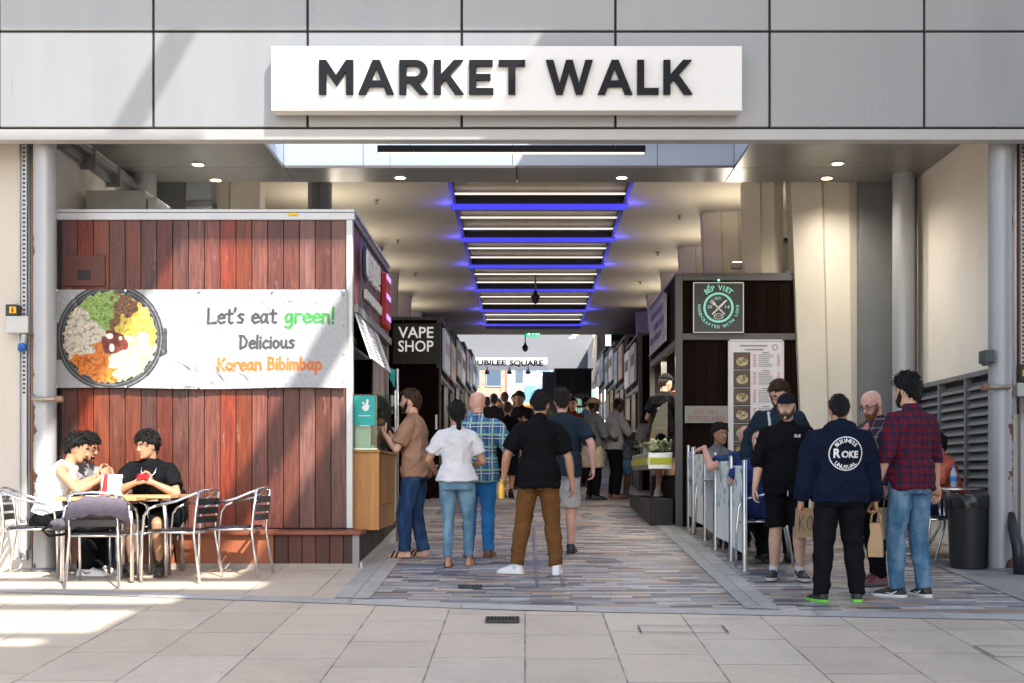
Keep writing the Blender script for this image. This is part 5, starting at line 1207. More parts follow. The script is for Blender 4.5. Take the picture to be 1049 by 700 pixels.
def person(label, X, Y, rz, h, skin_='light', build=1.0, depth=None, belly=0, shw=.185, hipw=1.0, lean=(0,0), side=0, twist=0, head=(0,0), seat=None, feet=None, knee=(None,None),
           L=None, R=None, top=None, bot=None, shoe=None, hair=None, beard=None, cap=None, glasses=None, shades=None, detail=True, vx=.0085, group=None, zoff=0, face=True, seed=0, neckw=1.0):
    s = h/1.722; depth = depth or build
    t = thing('person', label, 'person', (X,Y,gz(Y)+zoff), rz, group)
    sk = SK[skin_]
    # --- skeleton
    ph = .922 if seat is None else (seat/s+.085)
    feet = feet or ((-.105,.0,0,8,0),(.105,.0,0,8,0))      # x, y, lift, toe-out degrees, heel-up degrees
    if seat is None:
        for f in feet:
            dd = math.hypot(f[0]*.3, f[1]); lim = math.sqrt(max(.2,(.828)**2-dd*dd)) + .075+f[2]+.02
            ph = min(ph, lim)
    side_r = math.radians(side); l1, l2 = math.radians(lean[0]), math.radians(lean[1])
    U1 = V((math.sin(side_r)*.6, math.sin(l1), math.cos(l1))).normalized(); U2 = V((math.sin(side_r), math.sin(l2), math.cos(l2))).normalized()
    P0 = V((0,0,ph)); PW = P0 + U1*.16
    def spine(q): return P0 + U1*q if q <= .16 else PW + U2*(q-.16)
    def axes(q):
        k = min(1,max(0,q/.45)); tw = math.radians(twist)*k; U = (U1 if q < .1 else (U1+U2).normalized() if q < .22 else U2)
        r = V((math.cos(tw),math.sin(tw),0)); f = U.cross(r).normalized(); r = f.cross(U).normalized(); return r, f, U
    def ring(q, rx, ry, fo, n=20, p=2.4):
        r, f, U = axes(q); c = spine(q)+f*fo
        out = []
        for i in range(n):
            a = 2*PI*i/n; ca, sa = math.cos(a), math.sin(a)
            out.append(c + r*(rx*math.copysign(abs(ca)**(2/p),ca)) + f*(ry*math.copysign(abs(sa)**(2/p),sa)))
        return out
    def trow(q, e=0, bl=None):
        for (a,b) in zip(TORSO, TORSO[1:]):
            if a[0] <= q <= b[0]:
                k = (q-a[0])/(b[0]-a[0]); v = [a[i]+(b[i]-a[i])*k for i in range(4)]; break
        else: v = list(TORSO[0] if q < TORSO[0][0] else TORSO[-1])
        w = build if q < .46 else 1+(build-1)*max(0,(.54-q)/.08)
        dd_ = depth if q < .46 else 1+(depth-1)*max(0,(.54-q)/.08)
        if q < .1: w *= hipw
        b_ = belly*math.exp(-((q-.12)/.13)**2)
        return (q, v[1]*w*(1 if q > .2 else 1)*(shw/.185 if .3 < q < .5 else 1)+e+b_*.35, v[2]*dd_+e+b_*.5, v[3]+b_*.5)
    r2, f2, Uu = axes(.465)
    sh = [spine(.448)+r2*(k*shw*.93*build**.5) for k in (-1,1)]
    r0, f0, U0 = axes(0)
    hip = [P0 - U0*.02 + r0*(k*.088*hipw*build**.5) for k in (-1,1)]
    ank, kn = [], []
    for i in (0,1):
        fx, fy, li, to, hu = feet[i]; A = V((fx,fy,.075+li))
        hint = knee[i] or ((0,1,.0) if seat is None else (0,.5,1))
        K_, A = ik(hip[i], A, .42, .412, hint); kn.append(K_); ank.append(A)
    elb, wri, hd = [], [], []
    for i, spec in ((0,L),(1,R)):
        k = -1 if i == 0 else 1
        spec = dict(spec or {}); w = V(spec.get('w', (k*(shw+.065*build), .03, .85)))
        hint = spec.get('hint', (k*.5,-1,-.1)); E, W_ = ik(sh[i], w, .285, .25, hint); elb.append(E); wri.append(W_)
        hd.append((spec.get('curl',.45), V(spec.get('thumb',(0,1,0))), spec.get('dir'), spec.get('bend',0)))
    # --- head frame
    yw, pt = math.radians(head[0]), math.radians(head[1])
    F_ = (f2*math.cos(yw) - r2*math.sin(yw)); Rr = F_.cross(V((0,0,1))).normalized() if abs(F_.z) < .98 else r2
    Fh = (V((F_.x,F_.y,0)).normalized()); Fv = (Fh*math.cos(pt) - V((0,0,1))*math.sin(pt)).normalized(); Rv = Fv.cross(V((0,0,1))).normalized(); Uv = Rv.cross(Fv).normalized()
    nb = spine(.53); hc = spine(.53)+Uu*.070+V((0,0,1))*.045+Fv*.030+Uv*.042
    HMx = Matrix((Rv,Fv,Uv)).transposed()
    def hp(x,y,z): return hc + Rv*x + Fv*y + Uv*z
    # --- body (one continuous skin)
    b = MB()
    b.rings([ring(*trow(q, -.014 if q < .49 else -.004)) for q in [r[0] for r in TORSO][1:]])
    b.chain([spine(.50)-r2*.0, (spine(.53)+hp(0,-.02,-.09))/2, hp(0,-.022,-.05)], [.054*neckw,.053*neckw,.056*neckw], 14)
    for i in (0,1):
        b.chain([spine(.495)+r2*((i*2-1)*.045), sh[i]], [.034,.044], 12)
        a = build**.6
        mid = elb[i]+(wri[i]-elb[i])*.28
        b.chain([sh[i], sh[i]+(elb[i]-sh[i])*.45, elb[i], mid, elb[i]+(wri[i]-elb[i])*.75, wri[i]], [.046*a,.046*a,.039*a,.042*a,.030*a,.026*a], 12)
        c1 = kn[i]+(ank[i]-kn[i])*.3; fb = (ank[i]-kn[i]).normalized()
        lk = .80 if (bot and bot['k'] == 'long') else 1.0
        b.chain([hip[i], hip[i]+(kn[i]-hip[i])*.45, kn[i], c1, kn[i]+(ank[i]-kn[i])*.72, ank[i]], [.070*a,.066*a,.053*a*lk,.057*a*lk,.041*a*lk,.036*a*lk], 14)
    hr = []
    for z, w, yf, yb in HEADR:
        c, ry = (yf+yb)/2, (yf-yb)/2
        hr.append([hp(w*math.copysign(abs(math.cos(q))**.92,math.cos(q)), c+ry*math.sin(q), z) for q in [2*PI*k/22 for k in range(22)]])
    b.rings(hr)
    b.chain([hp(0,.084,.020),hp(0,.104,-.026)],[.009,.0155],10); b.ball(hp(-.010,.094,-.032),.0095,8,6); b.ball(hp(.010,.094,-.032),.0095,8,6)
    b.chain([hp(-.045,.072,.030),hp(0,.084,.033),hp(.045,.072,.030)],[.010,.011,.010],8)
    b.ball(hp(0,.076,-.098),.020,10,7)
    for k in (-1,1): b.ball(hp(k*.076,-.008,-.008),(.011,.020,.033),10,7,HMx @ Matrix.Rotation(-.3*k,3,'Z'))
    fm = []
    for i in (0,1):
        fx, fy, li, to, hu = feet[i]; sgn_ = -1 if i == 0 else 1; yaw = -math.radians(to)*sgn_; p = math.radians(hu)
        d = V((-math.sin(yaw)*math.cos(p), math.cos(yaw)*math.cos(p), -math.sin(p))); lat = V((math.cos(yaw),math.sin(yaw),0)); up = lat.cross(d).normalized()
        fm.append((ank[i], d, lat, up))
    def footmesh(i, gw, gl, dz=0, top=1.0, z0=0, z1=None):
        A, d, lat, up = fm[i]; rs = []
        for q, w, ht in FOOT:
            ht = ht*top if z1 is None else z1
            c = A + d*(q*gl+ (.0)) - up*(.075+dz); w = w*gw+ (.004 if gw > 1.05 else 0); pts = []
            for k in range(12):
                a = PI*k/11; pts.append(c + lat*(w*math.cos(a)) + up*(z0 + (ht-z0)*math.sin(a)**.75 if z1 is None else z0+(z1-z0)*(1 if 0<k<11 else .4)))
            pts.append(c + lat*(-w*.92)+up*(z0-.0)); pts.append(c + lat*(w*.92)+up*(z0-.0)); rs.append(pts)
        return rs
    for i in (0,1): b.rings(footmesh(i,.93,.95,-.004,.95))
    b.v = [tuple(V(q)*s) for q in b.v]
    me = vox(b, 'body', vx*s, 2)
    hands = MB()
    for i in (0,1):
        curl, th, dr, bend = hd[i]; W_ = wri[i]; fa = (wri[i]-elb[i]).normalized(); d = V(dr).normalized() if dr else fa
        sd = th - d*th.dot(d); sd = sd.normalized() if sd.length > .05 else d.orthogonal().normalized()
        n = sd.cross(d) if i == 1 else d.cross(sd)
        M3 = lambda x, y, z: W_ + sd*x + d*y + n*z
        rs = []
        for y, w0, w1, tk, cz in ((-.025,-.024,.024,.020,0),(.0,-.027,.028,.020,0),(.03,-.036,.036,.018,.0),(.06,-.041,.041,.016,.001),(.088,-.040,.040,.013,.002)):
            c, w = (w0+w1)/2, (w1-w0)/2
            rs.append([M3(c+w*math.copysign(abs(math.cos(a))**.7,math.cos(a)), y, cz+tk*math.copysign(abs(math.sin(a))**.8,math.sin(a))) for a in [2*PI*k/12 for k in range(12)]])
        hands.rings(rs)
        for j, (x, ln, r_) in enumerate(((.030,.070,.0088),(.010,.078,.0090),(-.010,.072,.0088),(-.030,.056,.0078))):
            p = V((x,.080,.002)); pts = [M3(*p)]; a = .12; dirx = x*.9
            for k, seg in enumerate((.45,.30,.25)):
                a += curl*(.75,1.0,.8)[k]*(1+.08*j); v = V((dirx*(1-curl),math.cos(a),math.sin(a))).normalized()*ln*seg; p = p+v; pts.append(M3(*p))
            hands.tube(pts,[r_,r_*.97,r_*.9,r_*.7],8); hands.ball(pts[-1],r_*.72,8,5)
        p = V((.030,.018,.006)); q = [M3(*p)]
        for k, (vx_,vy_,vz_) in enumerate(((.032,.026,.012),(.014,.030,.006+curl*.012),(.002,.024,.004+curl*.012))): p = p+V((vx_,vy_,vz_)); q.append(M3(*p))
        hands.tube(q,[.0135,.0115,.0100,.0075],8); hands.ball(q[-1],.0076,8,5)
    hands.v = [tuple(V(q)*s) for q in hands.v]
    bm = bmesh.new(); bm.from_mesh(me); hm = hands.mesh('h'); bm.from_mesh(hm); bm.to_mesh(me); bm.free(); bpy.data.meshes.remove(hm)
    link(me, 'body', sk, t, False, True)
    S = lambda m: (setattr(m,'v',[tuple(V(q)*s) for q in m.v]), m)[1]
    # --- clothes
    res = {}
    if top:
        kind, mat, ez = top['k'], top['m'], top.get('e',.014); hem = top.get('hem',-.09); c = MB()
        tqs = [q for q in [hem]+[x/100 for x in range(-8,52,4)]+[.515,.532] if q >= hem]
        rws = []
        for q in sorted(set(tqs)):
            qq = trow(max(q,-.04), (ez + (.015 if q < .13 else 0)) if q < .52 else .012); rws.append(ring(q, qq[1]*(1 if kind != 'tank' else float(np.interp(q,[.34,.40,.44,.47,.50,.53],[1,.90,.74,.62,.72,.9]))), qq[2], qq[3], 22))
        c.rings(rws)
        if kind == 'tank':
            pass
        else:
            c.chain([spine(.490)-r2*.05, spine(.490)+r2*.05],[.046+ez*.4]*2,12)
            ar = build**.6
            for i in (0,1):
                c.chain([spine(.490)+r2*((i*2-1)*.05), sh[i]], [.044+ez*.5,.051*ar+ez*.7], 14)
                u = elb[i]-sh[i]; fo = wri[i]-elb[i]
                if kind == 'tshirt': c.chain([sh[i], sh[i]+u*.35, sh[i]+u*top.get('sl',.66)], [.051*ar+ez*.7,.054*ar+ez*1.1,.056*ar+ez*1.15], 16, end=False)
                elif kind == 'rolled': c.chain([sh[i], sh[i]+u*.5, elb[i], elb[i]+fo*.16], [.051*ar+ez*.7,.052*ar+ez,.046*ar+ez,.049*ar+ez], 16, end=False)
                elif kind == 'half': c.chain([sh[i], sh[i]+u*.5, elb[i], elb[i]+fo*.06], [.051*ar+ez*.7,.053*ar+ez,.047*ar+ez,.046*ar+ez], 16, end=False)
                elif kind == 'long': c.chain([sh[i], sh[i]+u*.5, elb[i], elb[i]+fo*.5, elb[i]+fo*.96], [.051*ar+ez*.7,.052*ar+ez,.046*ar+ez,.042*ar+ez*.9,.033*ar+ez*.6], 16, end=False)
            c.chain([spine(.515),spine(.54)],[.066*neckw+ez*.4,.061*neckw+ez*.25],14,end=False)
            if top.get('collar'): c.chain([spine(.535)-f2*.01, spine(.568)-f2*.006],[.070,.064],16,end=False)
            if top.get('hood'):
                c.ball(spine(.515)-f2*.085,(.135,.070,.068),14,9); c.chain([spine(.525)-r2*.085+f2*.03,spine(.548)-r2*.07-f2*.05,spine(.56)-f2*.085,spine(.548)+r2*.07-f2*.05,spine(.525)+r2*.085+f2*.03],[.036,.044,.048,.044,.036],10)
        if kind == 'dress':
            pass
        if top.get('skirt'):
            z0 = top['skirt']; cc = V((0,0,0)); rr = []
            for z, w in ((ph+.02,.17),(ph-.1,.19),(z0+.1,.20),(z0,.205)): rr.append([V((math.cos(a)*w*hipw,math.sin(a)*w*.75,z)) for a in [2*PI*k/22 for k in range(22)]])
            c.rings(rr)
        sm = vox(S(c), 'shirt', (vx*1.1)*s, 3, wr=top.get('wr',.013), wf=(9,9,15), seed=seed)
        so = link(sm, top.get('n','shirt'), mat, t, False, True); res['shirt'] = so
        if top.get('cuff'):
            cf = MB()
            for i in (0,1): cf.cone(wri[i]-(wri[i]-elb[i])*.05, wri[i]+(wri[i]-elb[i])*.01,.036,.034,14)
            S(cf).build('cuff', mat, so, False, True)
    if bot:
        kind, mat, ez = bot['k'], bot['m'], bot.get('e',.012); c = MB(); a = build**.6
        c.rings([ring(q, *[x for x in (trow(max(q,-.04),ez*.8 if q < -.03 else -.006)[1:])], 20) for q in (-.115,-.05,0,.03,bot.get('waist',.045))])
        for i in (0,1):
            th_ = kn[i]-hip[i]; shn = ank[i]-kn[i]
            if kind == 'shorts':
                k = bot.get('len',.85); c.chain([hip[i], hip[i]+th_*.45, hip[i]+th_*k], [.086*a+ez,.080*a+ez*1.0,.072*a+ez*1.4], 16, end=False)
            else:
                w = bot.get('w',1.0)
                c.chain([hip[i], hip[i]+th_*.45, kn[i], kn[i]+shn*.3, kn[i]+shn*.75, kn[i]+shn*bot.get('len',1.02)], [.088*a+ez,.080*a+ez,.058*a*w+ez,.059*a*w+ez*.9,.047*w*a+ez*1.1,.045*w+ez*1.2], 16, end=False)
        sm = vox(S(c), 'trousers', vx*1.1*s, 3, wr=bot.get('wr',.008), wf=(8,8,15), seed=seed+5)
        res['trousers'] = link(sm, bot.get('n','trousers' if kind != 'shorts' else 'shorts'), mat, t, False, True)
    if shoe:
        for i in (0,1):
            kind = shoe['k']; so = None
            if kind in ('sneaker','shoe'):
                so = S(MB().rings(footmesh(i,1.12,1.06,0,1.08,.012))).build('shoe', shoe['m'], t, False, 'auto')
                if kind == 'sneaker':
                    A,d,lat,up = fm[i]
                    S(MB().chain([A-d*.005,A+up*.02-d*.008],[.047,.045],14,end=False)).build('collar', shoe['m'], so, False, True)
                    lc = MB()
                    for k in range(4): 
                        p = A + d*(.055+.022*k) - up*(.075-.082+.012*k); lc.tube([p-lat*.022-up*.004,p+up*.002,p+lat*.022-up*.004],.004,5)
                    S(lc).build('laces', shoe.get('lace', shoe['sole']), so, False, True)
                S(MB().rings(footmesh(i,1.17,1.09,.0,1,0,.026))).build('sole', shoe['sole'], so, False, 'auto', bev=.004)
                if shoe.get('mark'):
                    A,d,lat,up = fm[i]; mkk = MB()
                    for sg in (-1,1):
                        e = .046; mkk = MB()
                        mkk.tube([A+d*-.02+lat*sg*(e-.002)-up*.022, A+d*.02+lat*sg*(e+.004)-up*.045, A+d*.07+lat*sg*(e+.004)-up*.036],[.003,.007,.002],6)
                        S(mkk).build('side_mark', shoe['mark'], so, False, True)
            elif kind == 'boot':
                so = S(MB().rings(footmesh(i,1.14,1.06,0,1.1,.012))).build('shoe', shoe['m'], t, False, 'auto')
                A,d,lat,up = fm[i]; S(MB().chain([A-up*.02, A+up*.10],[.05,.056],16,end=False)).build('shaft', shoe['m'], so, False, True)
                S(MB().rings(footmesh(i,1.17,1.09,.0,1,0,.026))).build('sole', shoe['sole'], so, False, 'auto')
            else:
                so = S(MB().rings(footmesh(i,1.10,1.05,.016,1,0,.018))).build('sandal', shoe['sole'], t, False, 'auto')
                A,d,lat,up = fm[i]; c = MB()
                for q in ((.10,) if kind == 'slide' else (.085,.13)): c.tube([A+d*q-lat*.045-up*.066,A+d*(q-.02)-lat*.03-up*.018,A+d*(q-.02)-up*.006,A+d*(q-.02)+lat*.03-up*.018,A+d*q+lat*.045-up*.066],.010,8)
                S(c).build('strap', shoe['m'], so, False, True)
            if shoe.get('sock'):
                S(MB().chain([ank[i]-fm[i][3]*.02, ank[i]+(kn[i]-ank[i])*shoe.get('sh',.14)],[.043,.041],14,end=False)).build('sock', shoe['sock'], t, False, True)
    # --- hair, face
    if hair:
        th, curl = hair.get('th',.012), hair.get('curl',.004); fzr, szr, bzr = hair.get('f',.42)-.08, hair.get('s',-.05), hair.get('b',-.62)-.36; fq = hair.get('fq',38)
        mb = MB().ball((0,0,0),1,56,38); vs_ = []
        for v in mb.v:
            x, y, z = v; hz_ = math.hypot(x,y)+1e-6; k = (y/hz_+1)/2
            if z < 0: g_ = (1-.36*abs(z)**2.5)/hz_ if abs(z) < .97 else 1; x, y = x*g_, y*g_
            thr = bzr+(szr-bzr)*min(1,k/.5) if k < .5 else szr+(fzr-szr)*min(1,(k-.5)/.42)**1.3
            thr += noise.noise((x*9+seed,y*9,z*9))*.07
            q = min(1,max(0,(z-thr)/.30)); q = (q*q*(3-2*q))**.7
            ix, iy, iz = .070,.086,.094; rx, ry, rz_ = ix+(.0835+th-ix)*q, iy+(.101+th-iy)*q, iz+(.105+th*hair.get('tz',1.35)-iz)*q
            tl = min(1,max(0,(z+.55)/.85)); tl = .30+.70*tl*tl*(3-2*tl); rx, ry = ix+(.0795+th*tl-ix)*q, iy+(.099+th*tl-iy)*q
            nn = 1 + (curl*noise.noise((x*rx*fq+seed*2,y*ry*fq,z*rz_*fq)) + curl*.6*noise.noise((x*rx*fq*2.3,y*ry*fq*2.3+seed,z*rz_*fq*2.3)))/.1
            kk = 1+(nn-1)*q
            vs_.append(hp(x*rx*kk, -.010+y*ry*kk+ (hair.get('fwd',0) if y>.4 and z>.3 else 0), .014+z*rz_*kk)*s)
        mb.v = [tuple(q) for q in vs_]
        if face or vx < .010:
            rr = random.Random(seed+77); cs = hc*s
            for i in range(hair.get('tufts',420)):
                v = vs_[rr.randrange(44, len(vs_)-2)]; o_ = (v-cs).normalized(); lz = o_.dot(Uv); ly = o_.dot(Fv); lx = o_.dot(Rv); hz_ = math.hypot(lx,ly)+1e-6; k = (ly/hz_+1)/2
                thr = bzr+(szr-bzr)*min(1,k/.5) if k < .5 else szr+(fzr-szr)*min(1,(k-.5)/.42)**1.3
                if lz < thr+.10: continue
                dn = (-Uv + o_*o_.dot(Uv)); dn = dn.normalized() if dn.length > .05 else -Fv
                sw = o_.cross(dn)*rr.uniform(-.7,.7); ln = (.010+th*.9)*rr.uniform(.6,1.3)*s; rd = rr.uniform(.0035,.0065)*s
                up_t = .55 if lz > .6 else .18
                p1 = v + (dn+sw+o_*up_t*rr.uniform(.3,1.4)).normalized()*ln
                mb.cone(v-o_*.004*s-dn*ln*.3, p1, rd, rd*.18, 5)
        if hair.get('clumps'):
            rr = random.Random(seed+3)
            for i in range(hair['clumps']):
                a, e = rr.uniform(0,2*PI), rr.uniform(-.15,1.35); x, y, z = math.cos(a)*math.cos(e), math.sin(a)*math.cos(e), math.sin(e)
                k = (y/(math.hypot(x,y)+1e-6)+1)/2; thr = bzr+(szr-bzr)*min(1,k/.5) if k < .5 else szr+(fzr-szr)*min(1,(k-.5)/.42)
                if z < thr+.08: continue
                mb.ball(hp(x*(.080+th),-.010+y*(.102+th),.014+z*(.110+th*1.3))*s, rr.uniform(.009,.016)*s, 8, 6)
        ho = mb.build('hair', HM[hair['c']], t, False, True); res['hair'] = ho
        if hair.get('tail'):
            S(MB().chain([hp(0,-.115,-.035),hp(0,-.128,-.075),hp(0,-.122,-.15),hp(0,-.112,-.205)],[.024,.030,.028,.008],12)).build('ponytail', HM[hair['c']], ho, False, True)
            S(MB().tube([hp(-.02,-.112,-.045),hp(0,-.14,-.048),hp(.02,-.112,-.045),hp(0,-.095,-.045),hp(-.02,-.112,-.045)],.006,6)).build('hair_tie', M_black, ho, False, True)
    if beard:
        mb = MB(); n_ = beard.get('len',.0); c = HM[beard['c']]; go_ = beard.get('goatee')
        def hrad(z, a):
            for r1, r2_ in zip(HEADR, HEADR[1:]):
                if r1[0] <= z <= r2_[0]:
                    k = (z-r1[0])/(r2_[0]-r1[0]); w, yf, yb = [r1[j]+(r2_[j]-r1[j])*k for j in (1,2,3)]; break
            else: w, yf, yb = HEADR[0][1:]
            cc, ry = (yf+yb)/2, (yf-yb)/2; return w*math.cos(a), cc+ry*math.sin(a)
        na, nz_ = 25, 9; rows_ = []
        for j in range(nz_):
            row = []
            for i in range(na):
                u = -1+2*i/(na-1); a = PI/2 - u*(.55 if go_ else 1.55)
                ztop = (-.047 if abs(u) < .33 else -.060) if go_ else (-.046 if abs(u) < .22 else -.060+.058*max(0,abs(u)-.45)/.55*1.75)
                z = -.1155+(ztop+.1155)*j/(nz_-1); x, y = hrad(z, a)
                e = .0035+ (.006 if n_ else .0025)*math.sin(PI*min(1,j/(nz_-1)*.9+.1)); e = -.003 if (j == nz_-1 or abs(u) > .97) else e
                row.append(hp(x*(1+e/.06), y+e*max(0,math.sin(a)), z-(.004+n_*.25 if j == 0 else 0)))
            rows_.append(row)
        mb.add([p for r in rows_ for p in r], [(j*na+i,j*na+i+1,(j+1)*na+i+1,(j+1)*na+i) for j in range(nz_-1) for i in range(na-1)])
        mb.add(rows_[0], [tuple(range(na))])
        if n_: mb.ball(hp(0,.052,-.112-n_*.35),(.046,.036,.036+n_*.55),18,14,HMx)
        mb.v = [tuple((V(q)+V((noise.noise(V(q)*60),noise.noise(V(q)*60+V((9,0,0))),noise.noise(V(q)*60+V((0,9,0)))))*(.005 if n_ else .0015))*s) for q in mb.v]
        mb.build('beard', c, t, False, True)
    if face:
        lm = M_lipd if skin_ == 'dark' else M_lip
        for k in (-1,1):
            e = S(MB().ball(hp(k*.030,.0785,.003),(.0120,.0085,.0052),12,8,HMx)).build('eye', M_eyew, t, False, True)
            S(MB().ball(hp(k*.030,.0845,.003),(.0070,.0040,.0054),10,7,HMx)).build('iris', M_iris, e, False, True)
            S(MB().tube([hp(k*.013,.093,.024),hp(k*.030,.090,.031),hp(k*.048,.077,.026)],[.0035,.0045,.002],6)).build('eyebrow', HM[(hair or {'c':'dark'})['c']], t, False, True)
        S(MB().tube([hp(-.022,.083,-.064),hp(-.008,.0915,-.062),hp(.008,.0915,-.062),hp(.022,.083,-.064)],[.003,.0055,.0055,.003],8)).build('mouth', lm, t, False, True)
    if glasses or shades:
        g = MB(); z0, y0 = (.004,.097) if glasses else (.088,.085)
        if shades == 'back': z0, y0 = .075, .07
        for k in (-1,1):
            pts = [hp(k*.033+.024*math.cos(a), y0+ (0 if glasses else -abs(math.sin(a))*.0), z0+.018*math.sin(a)) for a in [2*PI*i/14 for i in range(15)]]
            g.tube(pts,.0028,6); g.tube([hp(k*.057,y0-.004,z0+.004),hp(k*.080,.05,z0+.004),hp(k*.082,-.02,z0 + (.0 if glasses else .0))],.0028,6)
        g.tube([hp(-.010,y0+.003,z0+.004),hp(.010,y0+.003,z0+.004)],.0028,6)
        go = S(g).build('glasses', M_gl, t, False, True)
        if shades:
            lens = MB()
            for k in (-1,1): lens.ball(hp(k*.033,y0,z0),(.023,.004,.017),12,8,HMx)
            S(lens).build('lens', M_gl, go, False, True)
    if cap:
        mb = MB(); rows = []
        for e in [i/8 for i in range(9)]:
            a = e*PI/2*.98; rows.append([hp(math.cos(a)*.089*math.cos(q), -.006+math.cos(a)*.113*math.sin(q), .040+math.sin(a)*.095) for q in [2*PI*i/24 for i in range(24)]])
        mb.rings(rows); co_ = S(mb).build('cap', cap['m'], t, False, True)
        p = MB(); up_, lo_ = [], []
        if cap.get('brim'):
            rs = [[hp(math.cos(q)*r_, -.006+math.sin(q)*r_*1.15, z) for q in [2*PI*i/28 for i in range(28)]] for r_, z in ((.088,.046),(.15,.028),(.15,.024),(.088,.040))]
            p.rings(rs)
        else:
            for i in range(13):
                q = PI*.14+PI*.72*i/12; x, y = math.cos(q)*.086, -.006+math.sin(q)*.110; ext = math.sin((q-PI*.14)/(PI*.72)*PI)
                up_.append((x,y,.050)); lo_.append((x*.95, y+.075*ext**.6, .040-.010*abs(math.cos(q))*0+ -.012*ext))
            o = len(p.v)
            p.add([hp(*q) for q in up_]+[hp(*q) for q in lo_]+[hp(q[0],q[1],q[2]-.005) for q in up_]+[hp(q[0],q[1],q[2]-.005) for q in lo_],
                  [(i,i+1,13+i+1,13+i) for i in range(12)]+[(26+i,39+i,39+i+1,26+i+1) for i in range(12)]+[(13+i,13+i+1,39+i+1,39+i) for i in range(12)])
        S(p).build('brim' if cap.get('brim') else 'peak', cap['m'], co_, False, True)
    t_w = Matrix.Translation(t.location) @ Matrix.Rotation(rz,4,'Z')
    res.update(root=t, s=s, wri=[t_w @ (w*s) for w in wri], hand=[t_w @ ((wri[i]+((wri[i]-elb[i]).normalized() if not hd[i][2] else V(hd[i][2]).normalized())*.085)*s) for i in (0,1)], spine=spine, axes=axes, hp=hp, S=S, sh=sh, elb=elb, wl=wri, kn=kn, hip=hip, tw=t_w)
    PEOPLE.append(res); return res
def on_shirt(p, mb2d, cx, cz, mat, name, back=True, lift=.004, parent=None, on='shirt'):
    """flat print (x right as seen, y up, metres) pressed onto the shirt, seen from behind or from the front"""
    me = p[on].data; bm = bmesh.new(); bm.from_mesh(me); tr = BVHTree.FromBMesh(bm)
    k = 1 if back else -1; out = []
    for v in mb2d.v:
        x, z = cx+v[0]*k, cz+v[1]; hit = tr.ray_cast(V((x,-k*1.0,z)), V((0,k,0)))
        y = hit[0].y if hit[0] else 0
        out.append((x, y-k*(lift+v[2]), z))
    bm.free(); mb2d.v = out; return mb2d.build(name, mat, parent or p[on], False)
D = math.radians
# cloth and shoe colours
c_black = cloth('cloth_black',(.0065,.0065,.0078)); c_navy = cloth('cloth_navy',(.007,.011,.026)); c_white = cloth('cloth_white',(.60,.60,.62)); c_tan = cloth('cloth_tan',(.30,.17,.115)); c_brown = cloth('cloth_brown',(.135,.062,.022))
c_slate = cloth('cloth_slate',(.017,.028,.042)); c_lgrey = cloth('cloth_lightgrey',(.42,.42,.43)); c_grey = cloth('cloth_grey',(.13,.135,.145)); c_blue = cloth('cloth_bright_blue',(.03,.17,.42)); c_royal = cloth('cloth_royal',(.025,.045,.15))
c_cream = cloth('cloth_cream',(.45,.39,.29)); c_coral = cloth('cloth_coral',(.50,.12,.075)); c_red = cloth('cloth_darkred',(.10,.02,.018)); c_char = cloth('cloth_charcoal',(.015,.015,.017))
j_dark = denim('denim_dark',(.014,.036,.095),(.04,.09,.18)); j_mid = denim('denim_mid',(.05,.13,.23),(.17,.28,.38)); j_pale = denim('denim_pale',(.085,.18,.27),(.20,.33,.43))
s_white = pm('shoe_white',(.70,.70,.69),rough=.5,var=.04); s_black = pm('shoe_black',(.014,.014,.016),rough=.55,var=.1); s_brown = pm('shoe_brown',(.14,.045,.025),rough=.4,var=.1); s_green = pm('sole_green',(.17,.62,.05),rough=.5,var=.03); s_sole = pm('sole_pale',(.5,.48,.45),rough=.6,var=.06); s_grey = pm('shoe_grey',(.10,.10,.105),rough=.6); s_red = pm('shoe_red',(.16,.03,.03),rough=.5)
sock_w = cloth('sock_white',(.55,.55,.55)); sock_b = cloth('sock_black',(.015,.015,.016))
p_blue = plaid('plaid_blue',(.05,.16,.30),[(0,.11,.04,.02,(.03,.06,.19),.75),(2,.12,.045,.0,(.03,.06,.20),.7),(0,.11,.016,.075,(.45,.58,.42),.8),(2,.12,.02,.07,(.30,.50,.34),.8),(2,.12,.008,.10,(.6,.66,.62),.8),(0,.11,.006,.10,(.6,.65,.62),.7)])
p_red = plaid('plaid_red',(.13,.008,.016),[(0,.062,.028,.01,(.018,.014,.04),.72),(2,.066,.030,.0,(.018,.014,.04),.72)])
p_grey = plaid('plaid_grey',(.022,.020,.024),[(0,.075,.012,.01,(.22,.19,.20),.65),(2,.085,.014,.0,(.22,.19,.20),.65),(0,.075,.02,.05,(.10,.035,.045),.6)])

# ---- the walkers in the middle
P1 = person('man in a tan T-shirt leaning to the food counter, sunglasses on his head', PX(426,12.55), 12.55, D(78), 1.72, 'light', shw=.18, lean=(2,3), head=(4,2),
    L=dict(w=(-.10,.30,1.26),hint=(-.6,-.6,-1),curl=.8,thumb=(0,.2,1)), R=dict(w=(.12,.26,1.22),hint=(.6,-.5,-1),curl=.8,thumb=(0,.2,1)), feet=((-.09,.09,0,5,0),(.10,-.05,0,14,0)),
    top=dict(k='tshirt',m=c_tan,e=.020,sl=.78), bot=dict(k='long',m=j_dark,e=.014,w=1.05), shoe=dict(k='sandal',m=s_black,sole=s_black), hair=dict(c='brown',th=.014,curl=.006,f=.40,b=-.55,tz=1.6), beard=dict(c='dark'), shades='top', seed=1)
lan = MB(); S_ = P1['s']; a = P1['tw'].inverted()
lan.tube([(.19,-.02,.98),(.205,0,.93),(.21,.01,.86)],.006,6); lan.obox((.215,.01,.84),(.006,.06,.075)); lan.obox((.213,-.02,.80),(.008,.03,.05))
lan.build('key_tag', s_sole, P1['root'], False)
